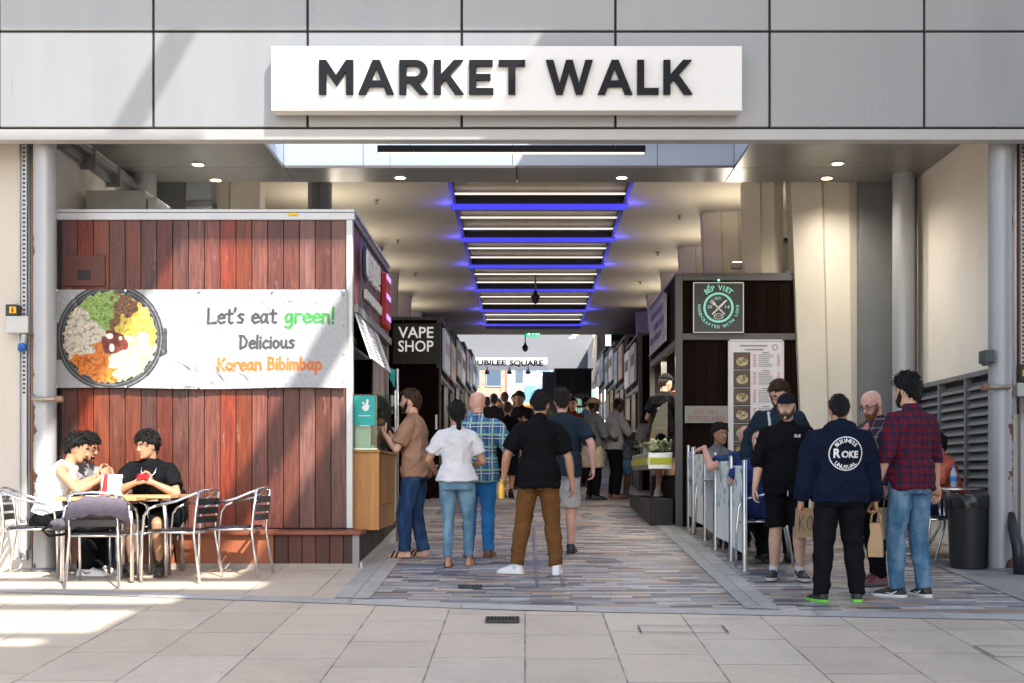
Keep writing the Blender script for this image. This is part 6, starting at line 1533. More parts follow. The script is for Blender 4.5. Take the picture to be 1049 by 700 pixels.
P2 = person('woman in a white T-shirt and pale blue jeans with a low black ponytail', PX(468,11.85), 11.85, D(-4), 1.60, 'tan', build=1.0, shw=.168, hipw=1.10, lean=(0,2), twist=14, head=(6,-3),
    L=dict(w=(-.27,.22,1.02),hint=(-.6,-1,-.3),curl=.5,thumb=(0,.3,1)), R=dict(w=(.12,.25,1.05),hint=(.8,-.6,-.6),curl=.5,thumb=(0,.3,1)), feet=((-.09,-.04,0,4,0),(.115,.10,.0,10,0)),
    top=dict(k='tshirt',m=c_white,e=.018,sl=.72,hem=-.02), bot=dict(k='long',m=j_pale,waist=.085,e=.006,w=.86,len=.93,wr=.003), shoe=dict(k='slide',m=s_brown,sole=s_brown), hair=dict(c='black',th=.016,curl=.001,f=.5,b=-.75,s=-.35,tail=1), seed=2)
P3 = person('bald man in a blue and green checked shirt and bright blue trousers', PX(490,12.55), 12.55, D(-3), 1.70, 'pink', build=1.08, shw=.19, head=(28,2), feet=((-.10,0,0,10,0),(.10,.06,0,10,0)),
    L=dict(w=(-.24,.22,1.05),hint=(-.5,-1,-.2)), R=dict(w=(.29,.14,.98),hint=(.6,-1,-.2)),
    top=dict(k='half',m=p_blue,e=.026,collar=1,hem=-.13), bot=dict(k='long',m=c_blue,e=.012,w=.95), shoe=dict(k='shoe',m=s_brown,sole=s_brown), hair=None, shades='back', seed=3)
P4 = person('man seen from behind in a black T-shirt and brown trousers with white trainers', PX(552,11.3), 11.3, D(-2), 1.69, 'tan', build=1.0, shw=.188, head=(-6,2), feet=((-.215,.02,0,62,0),(.165,.0,0,4,0)), side=1,
    L=dict(w=(-.335,.06,.90),hint=(-.6,-1,0),curl=.9,thumb=(.3,1,0)), R=dict(w=(.315,.03,.86),hint=(.6,-1,0),curl=.4),
    top=dict(k='tshirt',m=c_black,e=.022,sl=.80,hem=-.10,collar=1), bot=dict(k='long',m=c_brown,e=.016,w=1.05,len=.96), shoe=dict(k='sneaker',m=s_white,sole=s_white,sock=sock_b,sh=.12), hair=dict(c='black',th=.014,curl=.002,b=-.42,s=.0,tz=1.6), seed=4)
P5 = person('man in a slate T-shirt and pale grey shorts walking away with one heel lifted', PX(576,12.8), 12.8, D(-4), 1.74, 'pink', build=1.08, shw=.195, head=(5,4), feet=((-.09,-.14,.05,4,38),(.085,.14,0,6,0)),
    L=dict(w=(-.28,.12,.88)), R=dict(w=(.32,-.09,.90),hint=(.5,-1,0),curl=.5),
    top=dict(k='tshirt',m=c_slate,e=.022,sl=.80,hem=-.10), bot=dict(k='shorts',m=c_lgrey,e=.014,len=.95), shoe=dict(k='sneaker',m=s_black,sole=s_black), hair=dict(c='dark',th=.018,curl=.005,b=-.6), seed=5)
# bottle in the hand of the man in brown trousers
hb = P4['hand'][0]; t = thing('juice_bottle', 'small yellow juice bottle held low by the man in brown trousers', 'bottle', tuple(hb))
M_juice = pm('juice',(.72,.42,.02),rough=.15,var=.05,coat=.5)
MB().lathe(hb+V((-.012,-.035,-.02)),[(.001,-.085),(.029,-.083),(.031,-.05),(.029,.03),(.022,.055),(.013,.068),(.013,.08),(.001,.081)],16).build('bottle', M_juice, t, smooth='auto')
MB().lathe(hb+V((-.012,-.035,-.02)),[(.001,.082),(.015,.082),(.015,.10),(.001,.101)],14).build('cap', pm('cap_green',(.45,.45,.05)), t, smooth='auto')
t.rotation_euler = (0,0,0)
hb = P2['hand'][0]; t = thing('phone', 'dark mobile phone held by the woman with the ponytail', 'phone', tuple(hb))
MB().obox(hb+V((0,.03,.02)),(.075,.009,.15),Matrix.Rotation(.6,3,'X')).build('body', M_black, t, bev=.004)

# ---- crowd deeper in the arcade
def simple(label, px, Y, rz, h, **k):
    k.setdefault('vx',.013); k.setdefault('face',False); return person(label, PX(px,Y), Y, D(rz), h, **k)
simple('woman with pinned up hair in a black dress walking away down the middle', 520, 20.4, -4, 1.60, skin_='tan', shw=.165, hipw=1.05, feet=((-.07,.10,0,4,0),(.07,-.12,.05,4,35)), top=dict(k='tshirt',m=c_black,e=.016,skirt=.42), shoe=dict(k='shoe',m=s_black,sole=s_black), hair=dict(c='brown',th=.012,curl=.003), seed=11)
simple('tall dark haired man in a black T-shirt with folded arms, beside the orange awning', 533, 22.4, 155, 1.78, skin_='olive', head=(0,12), L=dict(w=(.08,.22,1.16),hint=(-1,.2,-.6)), R=dict(w=(-.08,.25,1.20),hint=(1,.2,-.6)), top=dict(k='tshirt',m=c_black,e=.02), bot=dict(k='long',m=c_char), shoe=dict(k='shoe',m=s_black,sole=s_black), hair=dict(c='black',th=.02,curl=.004), seed=12, face=True)
simple('man with cropped hair in a dark jacket far down the middle', 506, 24.5, 10, 1.76, skin_='tan', top=dict(k='long',m=c_char,e=.03), bot=dict(k='long',m=c_black), shoe=dict(k='shoe',m=s_black,sole=s_black), hair=dict(c='dark',th=.008,curl=.002), seed=13)
simple('man with short brown hair in a brown top far down the middle', 517, 26.5, -8, 1.80, skin_='light', top=dict(k='long',m=cloth('cloth_umber',(.07,.045,.03)),e=.02), bot=dict(k='long',m=c_black), shoe=dict(k='shoe',m=s_black,sole=s_black), hair=dict(c='brown',th=.012,curl=.004), seed=14)
simple('person in a dark hooded coat behind the woman in the black dress', 499, 27.5, 0, 1.70, skin_='olive', top=dict(k='long',m=c_black,e=.03,hood=1), bot=dict(k='long',m=c_black), shoe=dict(k='shoe',m=s_black,sole=s_black), hair=dict(c='black',th=.014,curl=.003), seed=15)
simple('person in a plum coloured top near the far opening', 546, 29, 4, 1.68, skin_='tan', top=dict(k='long',m=cloth('cloth_plum',(.05,.02,.04)),e=.02), bot=dict(k='long',m=c_black), shoe=dict(k='shoe',m=s_black,sole=s_black), hair=dict(c='dark',th=.014,curl=.003), seed=16)
simple('man in a dark red top walking towards us by the drinks fridge', 587, 22.5, 170, 1.66, skin_='olive', top=dict(k='tshirt',m=c_red,e=.02), bot=dict(k='long',m=c_black), shoe=dict(k='shoe',m=s_black,sole=s_black), hair=dict(c='black',th=.014,curl=.004), seed=17, face=True)
simple('man in a navy cap and blue shirt by the right stalls', 600, 23, -60, 1.68, skin_='light', top=dict(k='tshirt',m=cloth('cloth_steelblue',(.06,.12,.21)),e=.02), bot=dict(k='long',m=c_char), shoe=dict(k='shoe',m=s_black,sole=s_black), cap=dict(m=c_navy), hair=dict(c='dark',th=.01,curl=.002), seed=18)
simple('person in a straw hat with a cream jumper round the waist', 607, 20, -62, 1.66, skin_='dark', build=1.05, top=dict(k='half',m=c_grey,e=.026), bot=dict(k='long',m=c_black), shoe=dict(k='shoe',m=s_black,sole=s_black), cap=dict(m=pm('straw',(.36,.24,.12),rough=.8),brim=1), L=dict(w=(-.2,.3,1.05)), R=dict(w=(.2,.3,1.02)), seed=19, hair=dict(c='black',th=.008,curl=.002))
pj = PEOPLE[-1]; mbj = MB().rings([[V((math.cos(a)*w,math.sin(a)*w*.8,z)) for a in [2*PI*k/24 for k in range(24)]] for z, w in ((.55,.235),(.70,.235),(.90,.205),(.99,.185))]); mbj.v=[tuple(V(v)*pj['s']) for v in mbj.v]
link(vox(mbj,'tied_jumper',.014,2,wr=.012), 'tied_jumper', c_cream, pj['root'], False, True)
simple('man in a pale grey polo shirt and black trousers reaching to the right stall', 629, 20.2, -72, 1.67, skin_='dark', build=1.06, lean=(2,6), head=(0,14), top=dict(k='half',m=cloth('cloth_stone',(.30,.29,.29)),e=.024,collar=1), bot=dict(k='long',m=c_black), shoe=dict(k='shoe',m=s_brown,sole=s_brown), L=dict(w=(-.2,.36,1.03)), R=dict(w=(.2,.38,1.02)), hair=dict(c='black',th=.006,curl=.001), seed=20)
simple('child in a grey top and denim shorts holding a tray at the right stall', 641, 20.4, -78, 1.28, skin_='dark', shw=.165, top=dict(k='tshirt',m=cloth('cloth_greyblue',(.10,.12,.16)),e=.02), bot=dict(k='shorts',m=j_mid,e=.012), shoe=dict(k='shoe',m=s_black,sole=s_black), L=dict(w=(-.12,.36,1.10)), R=dict(w=(.12,.36,1.10)), hair=dict(c='black',th=.022,curl=.006,b=-.7), seed=21)
hb = (PEOPLE[-1]['hand'][0]+PEOPLE[-1]['hand'][1])/2; tag(MB().obox(hb+V((0,0,.01)),(.26,.34,.02)).build('tray', M_framel, bev=.005), 'grey tray carried by the child at the right stall', 'tray')
simple('man in a black cap and shorts standing on the step of the dark kiosk', 680, 17.2, -48, 1.72, skin_='light', build=1.08, zoff=.27, head=(-10,10), top=dict(k='tshirt',m=c_black,e=.022), bot=dict(k='shorts',m=c_char,e=.016), shoe=dict(k='sneaker',m=s_sole,sole=s_white,sock=sock_w), cap=dict(m=c_black), L=dict(w=(-.26,.2,.98)), R=dict(w=(.26,.3,1.05)), hair=dict(c='dark',th=.008,curl=.002), seed=22)
simple('stall worker with an orange headscarf behind the glass counter of the dark kiosk', 700, 17.6, 80, 1.60, skin_='tan', zoff=.22, top=dict(k='tshirt',m=c_char,e=.02), bot=dict(k='long',m=c_black), shoe=dict(k='shoe',m=s_black,sole=s_black), cap=dict(m=pm('scarf_orange',(.45,.14,.03),rough=.8)), hair=dict(c='dark',th=.01,curl=.002), L=dict(w=(-.15,.3,1.1)), R=dict(w=(.15,.3,1.1)), seed=23, face=True)

for i, (lb, px, Y, rz, h, tp, hc_) in enumerate((('person in a white top far down the arcade, left of the middle',494,29.5,5,1.66,'lgrey','dark'),('woman with long brown hair in a maroon coat near the far opening',511,31,170,1.64,'maroon','brown'),
        ('man in a sand coloured shirt facing us near the far opening',527,32.5,185,1.78,'sand','dark'),('person in an olive jacket near the far opening, right of the middle',556,31.5,-6,1.70,'olive','black'),('man in a blue shirt standing at the far left stalls',487,26,-70,1.74,'blue','black'))):
    simple(lb, px, Y, rz, h, skin_=('light','tan','tan','olive','light')[i], top=dict(k='long' if i in (1,3) else 'half', m=cloth('cloth_far_'+tp,{'lgrey':(.42,.42,.42),'maroon':(.11,.02,.03),'sand':(.34,.27,.18),'olive':(.07,.075,.04),'blue':(.05,.10,.22)}[tp]), e=.024), bot=dict(k='long',m=c_char if i%2 else j_dark), shoe=dict(k='shoe',m=s_black,sole=s_black), hair=dict(c=hc_,th=.016,curl=.004,b=-.9 if i == 1 else -.6), seed=60+i, face=i in (1,2))
# ---- the group on the right
P10 = person('smiling bearded man in a black cap, black T-shirt and black shorts', PX(806,11.0), 11.0, D(172), 1.66, 'light', build=1.10, belly=.03, shw=.195, head=(-12,0), feet=((-.12,.02,0,14,0),(.12,-.02,0,14,0)),
    L=dict(w=(-.22,.15,.85),curl=1.0), R=dict(w=(.30,.06,.84),curl=.5),
    top=dict(k='half',m=c_black,e=.022,hem=-.12), bot=dict(k='shorts',m=c_black,e=.016,len=.98), shoe=dict(k='sneaker',m=s_black,sole=s_sole,sock=sock_w,mark=s_white,lace=s_black), hair=dict(c='brown',th=.006,curl=.002,f=.6), beard=dict(c='brown'), cap=dict(m=cloth('cap_black',(.010,.012,.018))), seed=30)
lg = MB()
for r0_, r1_ in ((.004,.009),(.0125,.0175),(.021,.027)): lg.join(ring2d(r0_,r1_,10,PI/2,PI))
for k in range(3): lg.join(bar2d((-.055,.004+k*.010),(-.031,.004+k*.010),.006))
lg = lg.xf(Matrix.Translation((0,0,0))); on_shirt(P10, lg, -.115*P10['s'], 1.325*P10['s'], s_white, 'chest_mark', back=False)
dr = MB()
for k in (-1,1): dr.tube([(k*.03-.03,.150,.80),(k*.034-.03,.160,.755)],.004,6)
dr.build('drawstring', s_white, P10['root'], False)
P11 = person('tall curly haired man with glasses and pale braces behind the man in the black cap', PX(797,12.3), 12.3, D(176), 1.80, 'light', build=1.04, shw=.2, lean=(4,10), head=(-12,22), vx=.009,
    L=dict(w=(-.25,.22,1.0)), R=dict(w=(.30,.08,.88)), top=dict(k='long',m=c_slate,e=.026), bot=dict(k='long',m=c_char), shoe=dict(k='sneaker',m=s_black,sole=s_black), hair=dict(c='brown',th=.02,curl=.010,f=.36,clumps=120), glasses=1, beard=dict(c='brown'), seed=31)
st = MB(); p = P11; rr_, ff_, uu_ = p['axes'](.46)
for k in (-1,1): st.tube([p['spine'](.25)+rr_*k*.10+ff_*.155, p['spine'](.42)+rr_*k*.105+ff_*.152, p['spine'](.515)+rr_*k*.105+ff_*.05, p['spine'](.50)+rr_*k*.10-ff_*.09],.014,8)
p['S'](st).build('braces', cloth('strap_white',(.5,.52,.52)), p['root'], False, True)
P12 = person('heavily built man from behind in a navy hoodie with a round white back print', PX(860,9.76), 9.76, D(1), 1.645, 'tan', build=1.17, depth=1.2, belly=.02, shw=.205, head=(-3,2), neckw=1.15, feet=((-.155,.0,0,16,0),(.155,.02,0,14,0)),
    L=dict(w=(-.325,.05,.80),hint=(-.8,-1,0),curl=.9), R=dict(w=(.325,.05,.78),hint=(.8,-1,0),curl=.9),
    top=dict(k='long',m=c_navy,e=.034,hood=1,hem=-.08,n='hoodie',wr=.013), bot=dict(k='long',m=cloth('denim_black',(.0085,.0085,.0105)),e=.014,w=1.1,wr=.008), shoe=dict(k='sneaker',m=s_black,sole=s_green,lace=s_black), hair=dict(c='black',th=.010,curl=.001,b=-.5,s=-.05), seed=32)
pr = MB(); pr.join(ring2d(.127,.135,56))
pr.join(fit(text_mesh('R',bold=.035),-.098,-.045,-.034,.040)); pr.join(fit(text_mesh('OKE',bold=.035),-.040,.098,-.034,.022))
pr.join(arc_text('BUSINESS',.088,PI/2,1.9,.042,True,.03)); pr.join(arc_text('UNUSUAL',.090,-PI/2,1.75,.042,False,.03))
pr2 = MB(); pr2.v, pr2.f = pr.v, pr.f
on_shirt(P12, pr2, .01, 1.24*P12['s'], pm('print_white',(.72,.72,.72),rough=.7,var=.03), 'back_print')
P13 = person('bald man with glasses and a long ginger beard in an open dark checked shirt', PX(899,10.75), 10.75, D(112), 1.71, 'pink', build=1.02, shw=.19, lean=(0,3), head=(8,26), feet=((-.10,.05,0,8,0),(.11,-.08,0,14,0)),
    L=dict(w=(-.24,.10,.86),curl=1.0), R=dict(w=(.25,.10,.85),curl=1.0), top=dict(k='long',m=p_grey,e=.022,hem=-.12,collar=1), bot=dict(k='long',m=c_black,e=.012,w=.95), shoe=dict(k='sneaker',m=s_red,sole=s_grey,lace=s_sole), hair=None, beard=dict(c='ginger',len=.06), glasses=1, seed=33)
ins = ring2d(0,1,24); ins.v = [(v[0]*.05,v[1]*.13,0) for v in ins.v]
on_shirt(P13, ins, 0, 1.30*P13['s'], cloth('cloth_pink',(.50,.20,.19)), 'undershirt', back=False, lift=.006)
P14 = person('tall bearded man with thick black hair in a red and navy checked shirt', PX(933,10.0), 10.0, D(24), 1.81, 'light', build=1.0, shw=.19, head=(22,6), feet=((-.11,.03,0,22,0),(.12,-.02,0,16,0)),
    L=dict(w=(-.285,.06,.86),hint=(-.5,-1,0),curl=.7), R=dict(w=(.35,.10,.86),hint=(.6,-1,0),curl=.25,thumb=(-.4,1,.2)), top=dict(k='rolled',m=p_red,e=.018,hem=-.08,collar=1), bot=dict(k='long',m=j_mid,e=.010,w=1.05), shoe=dict(k='sneaker',m=s_black,sole=s_white,mark=s_white,lace=s_sole), hair=dict(c='black',th=.022,curl=.005,b=-.6,s=-.2,tz=1.7), beard=dict(c='dark'), seed=34)
w_ = P14['wl'][0]; wd = MB(); dd = (P14['wl'][0]-P14['elb'][0]).normalized()
wd.cone(w_-dd*.045,w_-dd*.022,.033,.033,16); P14['S'](wd).build('watch', s_black, P14['root'], False, True)

for p_, dz_, pm_ in ((P2,.0,pm('stitch_pale',(.12,.20,.27),rough=.9)),(P4,-.035,pm('stitch_brown',(.055,.024,.009),rough=.9)),(P14,.0,pm('stitch_blue',(.03,.07,.13),rough=.9)),(P3,-.06,pm('stitch_bright',(.01,.10,.30),rough=.9))):
    for k in (-1,1):
        w_, h_ = .062, .068; pts = [(-w_,h_),(w_,h_),(w_,-h_*.6),(0,-h_),(-w_,-h_*.6),(-w_,h_)]; ol = MB()
        for a_, b_ in zip(pts, pts[1:]):
            n_ = 6
            for q in range(n_): ol.join(bar2d((a_[0]+(b_[0]-a_[0])*q/n_, a_[1]+(b_[1]-a_[1])*q/n_),(a_[0]+(b_[0]-a_[0])*(q+1)/n_, a_[1]+(b_[1]-a_[1])*(q+1)/n_),.008))
        on_shirt(p_, ol, k*.082*p_['s'], (.875+dz_)*p_['s'], pm_, 'pocket_seam', True, .003, None, 'trousers')
# paper bags
M_kraft = pm('kraft_paper',(.42,.27,.145),rough=.8,var=.12,vs=5,bump=.15,bs=14)
def bag(label, hand, rz, w=.25, d=.13, h=.27, mark=None, hang=.10):
    c = V(hand); t = thing('paper_bag', label, 'paper bag', (c.x,c.y,c.z-hang-h), rz)
    m = MB(); rows = []
    for z, k, j in ((0,1,0),(.004,1.01,0),(h*.35,1.03,.004),(h*.7,.98,-.004),(h,.95,.002)):
        a, b_ = w/2*k, d/2*k*(1 if z < h*.6 else .8)
        rows.append([V((x+random.uniform(-.003,.003),y+random.uniform(-.003,.003)+j,z)) for x,y in ((-a,-b_),(0,-b_*1.04),(a,-b_),(a*1.0,0),(a,b_),(0,b_),(-a,b_),(-a*.93,0))])
    m.rings(rows, cap=False); m.f.append((7,6,5,4,3,2,1,0)); m.build('paper', M_kraft, t, False, bev=.002)
    hn = MB()
    for y in (-d*.38,d*.38): hn.tube([(-w*.2,y,h-.03),(-w*.19,y*.8,h+hang*.6),(0,y*.15,h+hang*.98),(w*.19,y*.8,h+hang*.6),(w*.2,y,h-.03)],.006,6)
    hn.build('handle', M_kraft, t, False, True)
    if mark:
        k = MB(); segs = glyph_marks[mark]
        for pl_ in segs: k.tube([(x*w,-d/2*1.075-.002,y*h) for x,y in pl_],.0028,5)
        k.build('scribble', M_black, t, False)
    return t
glyph_marks = {'KOX':[[(-.36,.75),(-.38,.25)],[(-.16,.78),(-.36,.48),(-.14,.22)],[(.03,.75),(-.07,.6),(-.05,.35),(.05,.25),(.14,.4),(.12,.66),(.03,.75)],[(.2,.75),(.38,.25)],[(.38,.78),(.2,.24)]]}
bag('brown paper bag with a scribbled mark held by the man in the black cap', P10['hand'][0]+V((-.04,0,0)), D(-8), .23, .12, .26, 'KOX')
bag('brown paper bag held in the right hand of the man in the navy hoodie', P12['hand'][1]+V((.0,0,.0)), D(70), .20, .11, .27)
bag('plain brown paper bag held by the bald man with the ginger beard', P13['hand'][0]+V((.07,0,0)), D(12), .22, .12, .27)

# ================================================================== FURNITURE
def chair_proto(label, group):
    t = thing('bistro_chair', label, 'chair', (0,0,0), 0, group)
    r = .0125
    for k in (-1,1):
        MB().tube([(k*.255,.245,0),(k*.255,.235,.40),(k*.257,.215,.58),(k*.257,.17,.645),(k*.255,.10,.668)], r, 10).build('leg', M_alu, t, False, True)
        MB().tube([(k*.225,-.30,0),(k*.205,-.235,.42),(k*.20,-.25,.60),(k*.195,-.275,.79)], r, 10).build('leg', M_alu, t, False, True)
    MB().tube([(-.255,.10,.668),(-.25,-.10,.715),(-.225,-.22,.765),(-.15,-.285,.80),(0,-.305,.812),(.15,-.285,.80),(.225,-.22,.765),(.25,-.10,.715),(.255,.10,.668)], r, 10).build('arm_rail', M_alu, t, False, True)
    m = MB(); m.tube([(-.20,-.21,.435),(-.215,.20,.435),(.215,.20,.435),(.20,-.21,.435),(-.20,-.21,.435)],.011,8)
    m.tube([(-.255,.235,.42),(-.2,.2,.43)],.010,8); m.tube([(.255,.235,.42),(.2,.2,.43)],.010,8); st_ = m.build('seat_frame', M_alu, t, False, True)
    m = MB()
    for i in range(5): y = -.165+i*.083; m.box(-.215,.215,y-.034,y+.034,.447,.461)
    m.build('seat', M_black, t, False, bev=.005)
    m = MB()
    for z in (.545,.625,.705):
        rs = []
        for i in range(9):
            a = -1+2*i/8; x = a*.20; y = -.262-(z-.6)*.12-.022*(1-a*a); rs.append([V((x,y-.006,z-.030)),V((x,y+.006,z-.030)),V((x,y+.006,z+.030)),V((x,y-.006,z+.030))])
        m.rings(rs)
    m.build('backrest', M_black, t, False, bev=.003); return t
GRP = 'aluminium bistro chairs around the wooden tables'
c0 = chair_proto('aluminium chair at the far left with the man in the white vest on it', GRP)
def put_chair(px, Y, rz, label, group=GRP): return copy_tree(c0, (PX(px,Y),Y,gz(Y)), D(rz), label)
c0.location = (PX(38,11.25),11.25,gz(11.25)); c0.rotation_euler = (0,0,D(-82))
put_chair(104,10.72,4,'aluminium chair with its back to us, a grey jacket draped over it')
put_chair(185,11.0,78,'aluminium chair pushed up to the right end of the wooden tables')
put_chair(240,11.25,84,'empty aluminium chair standing rightmost, away from the wooden tables')
put_chair(150,11.75-.23,176,'aluminium chair under the youth in the black T-shirt')
put_chair(85,11.72-.15,-150,'aluminium chair under the curly haired man with glasses')
G2 = 'aluminium chairs of the fenced sitting area'
def put2(px,Y,rz,label):
    c = put_chair(px,Y,rz,label); c['group'] = G2; return c
put2(779,11.95,82,'aluminium chair nearest the front end of the glass fence')
put2(772,13.0,60,'aluminium chair under the man in the royal blue shirt by the fence')
put2(742,14.6,120,'aluminium chair under the dark haired man at the back of the fence')
put2(953,12.2,-60,'aluminium chair left of the round metal table')
put2(985,12.95,120,'aluminium chair under the woman in the coral top')
def table(label, px, Y, w, d, rz=0):
    t = thing('bistro_table', label, 'table', (PX(px,Y),Y,gz(Y)), D(rz), 'small wooden tables left of the entrance')
    m = MB(); n = 6
    for i in range(n): m.box(-w/2,w/2,-d/2+d*i/n+.0004,-d/2+d*(i+1)/n-.0004,.712,.742)
    m.build('table_top', M_beech, t, False, bev=.002)
    for x in (-1,1):
        for y in (-1,1):
            for k in (0,1): 
                MB().tube([(x*(w/2-.13),y*(d/2-.10)-.018+k*.036,.70),(x*(w/2-.08),y*(d/2-.07)-.018+k*.036,.66),(x*(w/2-.055),y*(d/2-.05)-.018+k*.036,.50),(x*(w/2-.05),y*(d/2-.045)-.018+k*.036,.0)],.013,10).build('leg', M_alu, t, False, True)
    MB().box(-w/2+.08,w/2-.08,-.02,.02,.68,.71).box(-.02,.02,-d/2+.07,-.021,.68,.71).box(-.02,.02,.021,d/2-.07,.68,.71).build('frame', M_alu, t, False); return t
table('square beech topped table in front, at the left of the pair', 110, 11.05, .72, .62)
table('square beech topped table at the right end of the pair', 157, 11.32, .50, .62)
TZ = gz(11.1)+.742
# things on and round the left table
t = thing('takeaway_bag', 'small white and red takeaway paper bag on the wooden table', 'paper bag', (PX(115,11.2),11.2,gz(11.2)+.745))
M_bagw = pm('bag_white',(.72,.70,.69),rough=.7,var=.05,bump=.2,bs=18)
z0 = gz(11.2)+.745; bx = PX(115,11.2)
MB().rings([[V((bx+x*k,11.2+y*k,z0+z)) for x,y in ((-.085,-.05),(0,-.055),(.085,-.05),(.08,0),(.085,.05),(0,.05),(-.085,.05),(-.08,0))] for z,k in ((0,1),(.1,1.02),(.19,.97))]).build('paper', M_bagw, t, bev=.002)
MB().add([(bx-.088,11.1465,z0+.005),(bx-.03,11.1425,z0+.005),(bx-.02,11.1425,z0+.19),(bx-.055,11.146,z0+.19)],[(0,1,2,3)]).add([(bx-.0895,11.149,z0+.005),(bx-.084,11.21,z0+.005),(bx-.081,11.21,z0+.19),(bx-.084,11.15,z0+.19)],[(0,1,2,3)]).build('red_stripe', pm('bag_red',(.55,.02,.02),rough=.6,var=.05), t)
tag(MB().rings([[V((PX(98,11.0)+math.cos(a)*r_,11.0+math.sin(a)*r_*.7,TZ+z)) for a in [2*PI*i/16 for i in range(16)]] for r_,z in ((.09,.0),(.10,.006),(.085,.010))]).build('food_wrapper', M_bagw), 'flat white food wrapper on the wooden table', 'wrapper')
t = thing('jacket', 'grey purple jacket draped over the back of the front chair', 'jacket', (PX(104,10.46),10.46,gz(10.5)+.8))
jm = MB(); xs_ = np.linspace(-.225,.225,13)
base = gz(10.5)-.015; cx = PX(102,10.46)
rows = []
prof = [(.11,.60),(.065,.70),(.0,.826),(-.055,.80),(-.075,.70),(-.08,.64)]
for q, (dy, z) in enumerate(prof): rows.append([V((cx+x*(1+.04*q), 10.46+dy-.03*abs(x)/.3*0, base+z-.05*(x/.22)**2-.014*math.sin(x*47+q*1.3))) for x in xs_])
vs_ = [p for r in rows for p in r]; n_ = 13; jm.add(vs_, [(j*n_+i,j*n_+i+1,(j+1)*n_+i+1,(j+1)*n_+i) for j in range(len(prof)-1) for i in range(n_-1)])
o = jm.build('cloth', cloth('jacket_grey',(.115,.10,.125),bump=.7), t, smooth=True)
sd = o.modifiers.new('thick','SOLIDIFY'); sd.thickness = .018; ss = o.modifiers.new('sub','SUBSURF'); ss.levels = 2; ss.render_levels = 2
t = thing('rucksack', 'crumpled grey bag lying on the seat of the front chair', 'bag', (PX(96,10.75),10.75,gz(10.75)+.46))
mb = MB(); zz = gz(10.75)+.53; cx = PX(92,10.75)
mb.ball((cx-.02,10.74,zz),(.27,.17,.065),20,12); mb.ball((cx-.20,10.70,zz-.005),(.13,.10,.05),14,8)
link(vox(mb,'fabric',.012,3,wr=.022,wf=(9,9,14)), 'fabric', cloth('bag_grey',(.09,.088,.10),bump=.7), t, True, True)
sp_ = MB().tube([(cx-.28,10.62,zz-.01),(cx-.36,10.6,zz-.05),(cx-.30,10.58,zz-.10),(cx-.18,10.58,zz-.09),(cx-.05,10.56,zz-.05)],.012,6); sp_.build('strap', c_char, t, smooth=True)
t = thing('backpack', 'black backpack hanging behind the youth in the black T-shirt', 'bag', (PX(181,11.55),11.6,gz(11.6)+.45))
mb = MB().ball((PX(181,11.6),11.6,gz(11.6)+.60),(.10,.13,.20),18,12)
link(vox(mb,'fabric',.012,2,wr=.014), 'fabric', c_black, t, True, True)
MB().tube([(PX(186,11.5),11.5,gz(11.6)+.72),(PX(188,11.48),11.47,gz(11.6)+.5),(PX(179,11.45),11.42,gz(11.5)+.28),(PX(181,11.45),11.42,gz(11.5)+.10)],.010,6).build('strap', c_black, t, smooth=True)

# glass barrier along the sitting area
def barrier(i, y0, y1, mat, x0, x1):
    t = thing('barrier_panel', f'{["nearest","second","third","fourth","farthest"][i]} pale barrier panel of the sitting area fence, between two steel posts', 'fence panel', (x0,y0,gz(y0)), group='barrier panels of the sitting area')
    for x, y in ((x0,y0),(x1,y1)):
        p_ = MB().lathe((x,y,gz(y)),[(.045,.0),(.045,.012),(.024,.014),(.024,1.04),(.020,1.05),(.001,1.052)],16).build('post', M_steel, t, smooth='auto')
    m = MB(); d = V((x1-x0,y1-y0,0)); u = d.normalized(); nn = V((u.y,-u.x,0))*.004
    a, b_ = V((x0,y0,0))+u*.03, V((x1,y1,0))-u*.03; za, zb_ = gz(y0)+.16, gz(y0)+1.0
    m.add([a-nn+V((0,0,za)),b_-nn+V((0,0,za+SLOPE*.5)),b_-nn+V((0,0,zb_)),a-nn+V((0,0,zb_)),a+nn+V((0,0,za)),b_+nn+V((0,0,za+SLOPE*.5)),b_+nn+V((0,0,zb_)),a+nn+V((0,0,zb_))],[(0,1,2,3),(7,6,5,4),(0,4,5,1),(1,5,6,2),(2,6,7,3),(3,7,4,0)])
    pn = m.build('panel', mat, t)
    q = MB()
    for k in range(26):
        f = random.random()*.9; z = random.uniform(.45,.9); w = random.uniform(.03,.09); p = a+(b_-a)*f-nn*1.6
        q.add([p+V((0,0,za+z-.1)),p+u*w+V((0,0,za+z-.09)),p+u*w*.7+V((0,0,za+z-.09+w*.9)),p+u*w*.1+V((0,0,za+z-.1+w*.8))],[(0,1,2,3)])
    q.build('leaf_print', pm('leaf_teal',(.34,.52,.53),var=.4,vs=9), pn)
    return t
M_bar = pm('barrier_mesh',(.76,.80,.78),rough=.5,var=.08,vs=3)
for i, (a, b_) in enumerate(((11.56,12.3),(12.45,13.2),(13.35,14.1),(14.2,14.95),(15.02,15.55))):
    barrier(i, a, b_, M_bar if i != 2 else pm('barrier_white',(.5,.53,.55),rough=.5), 2.08+.02*(i%2), 2.08-.02*(i%2)+.0)

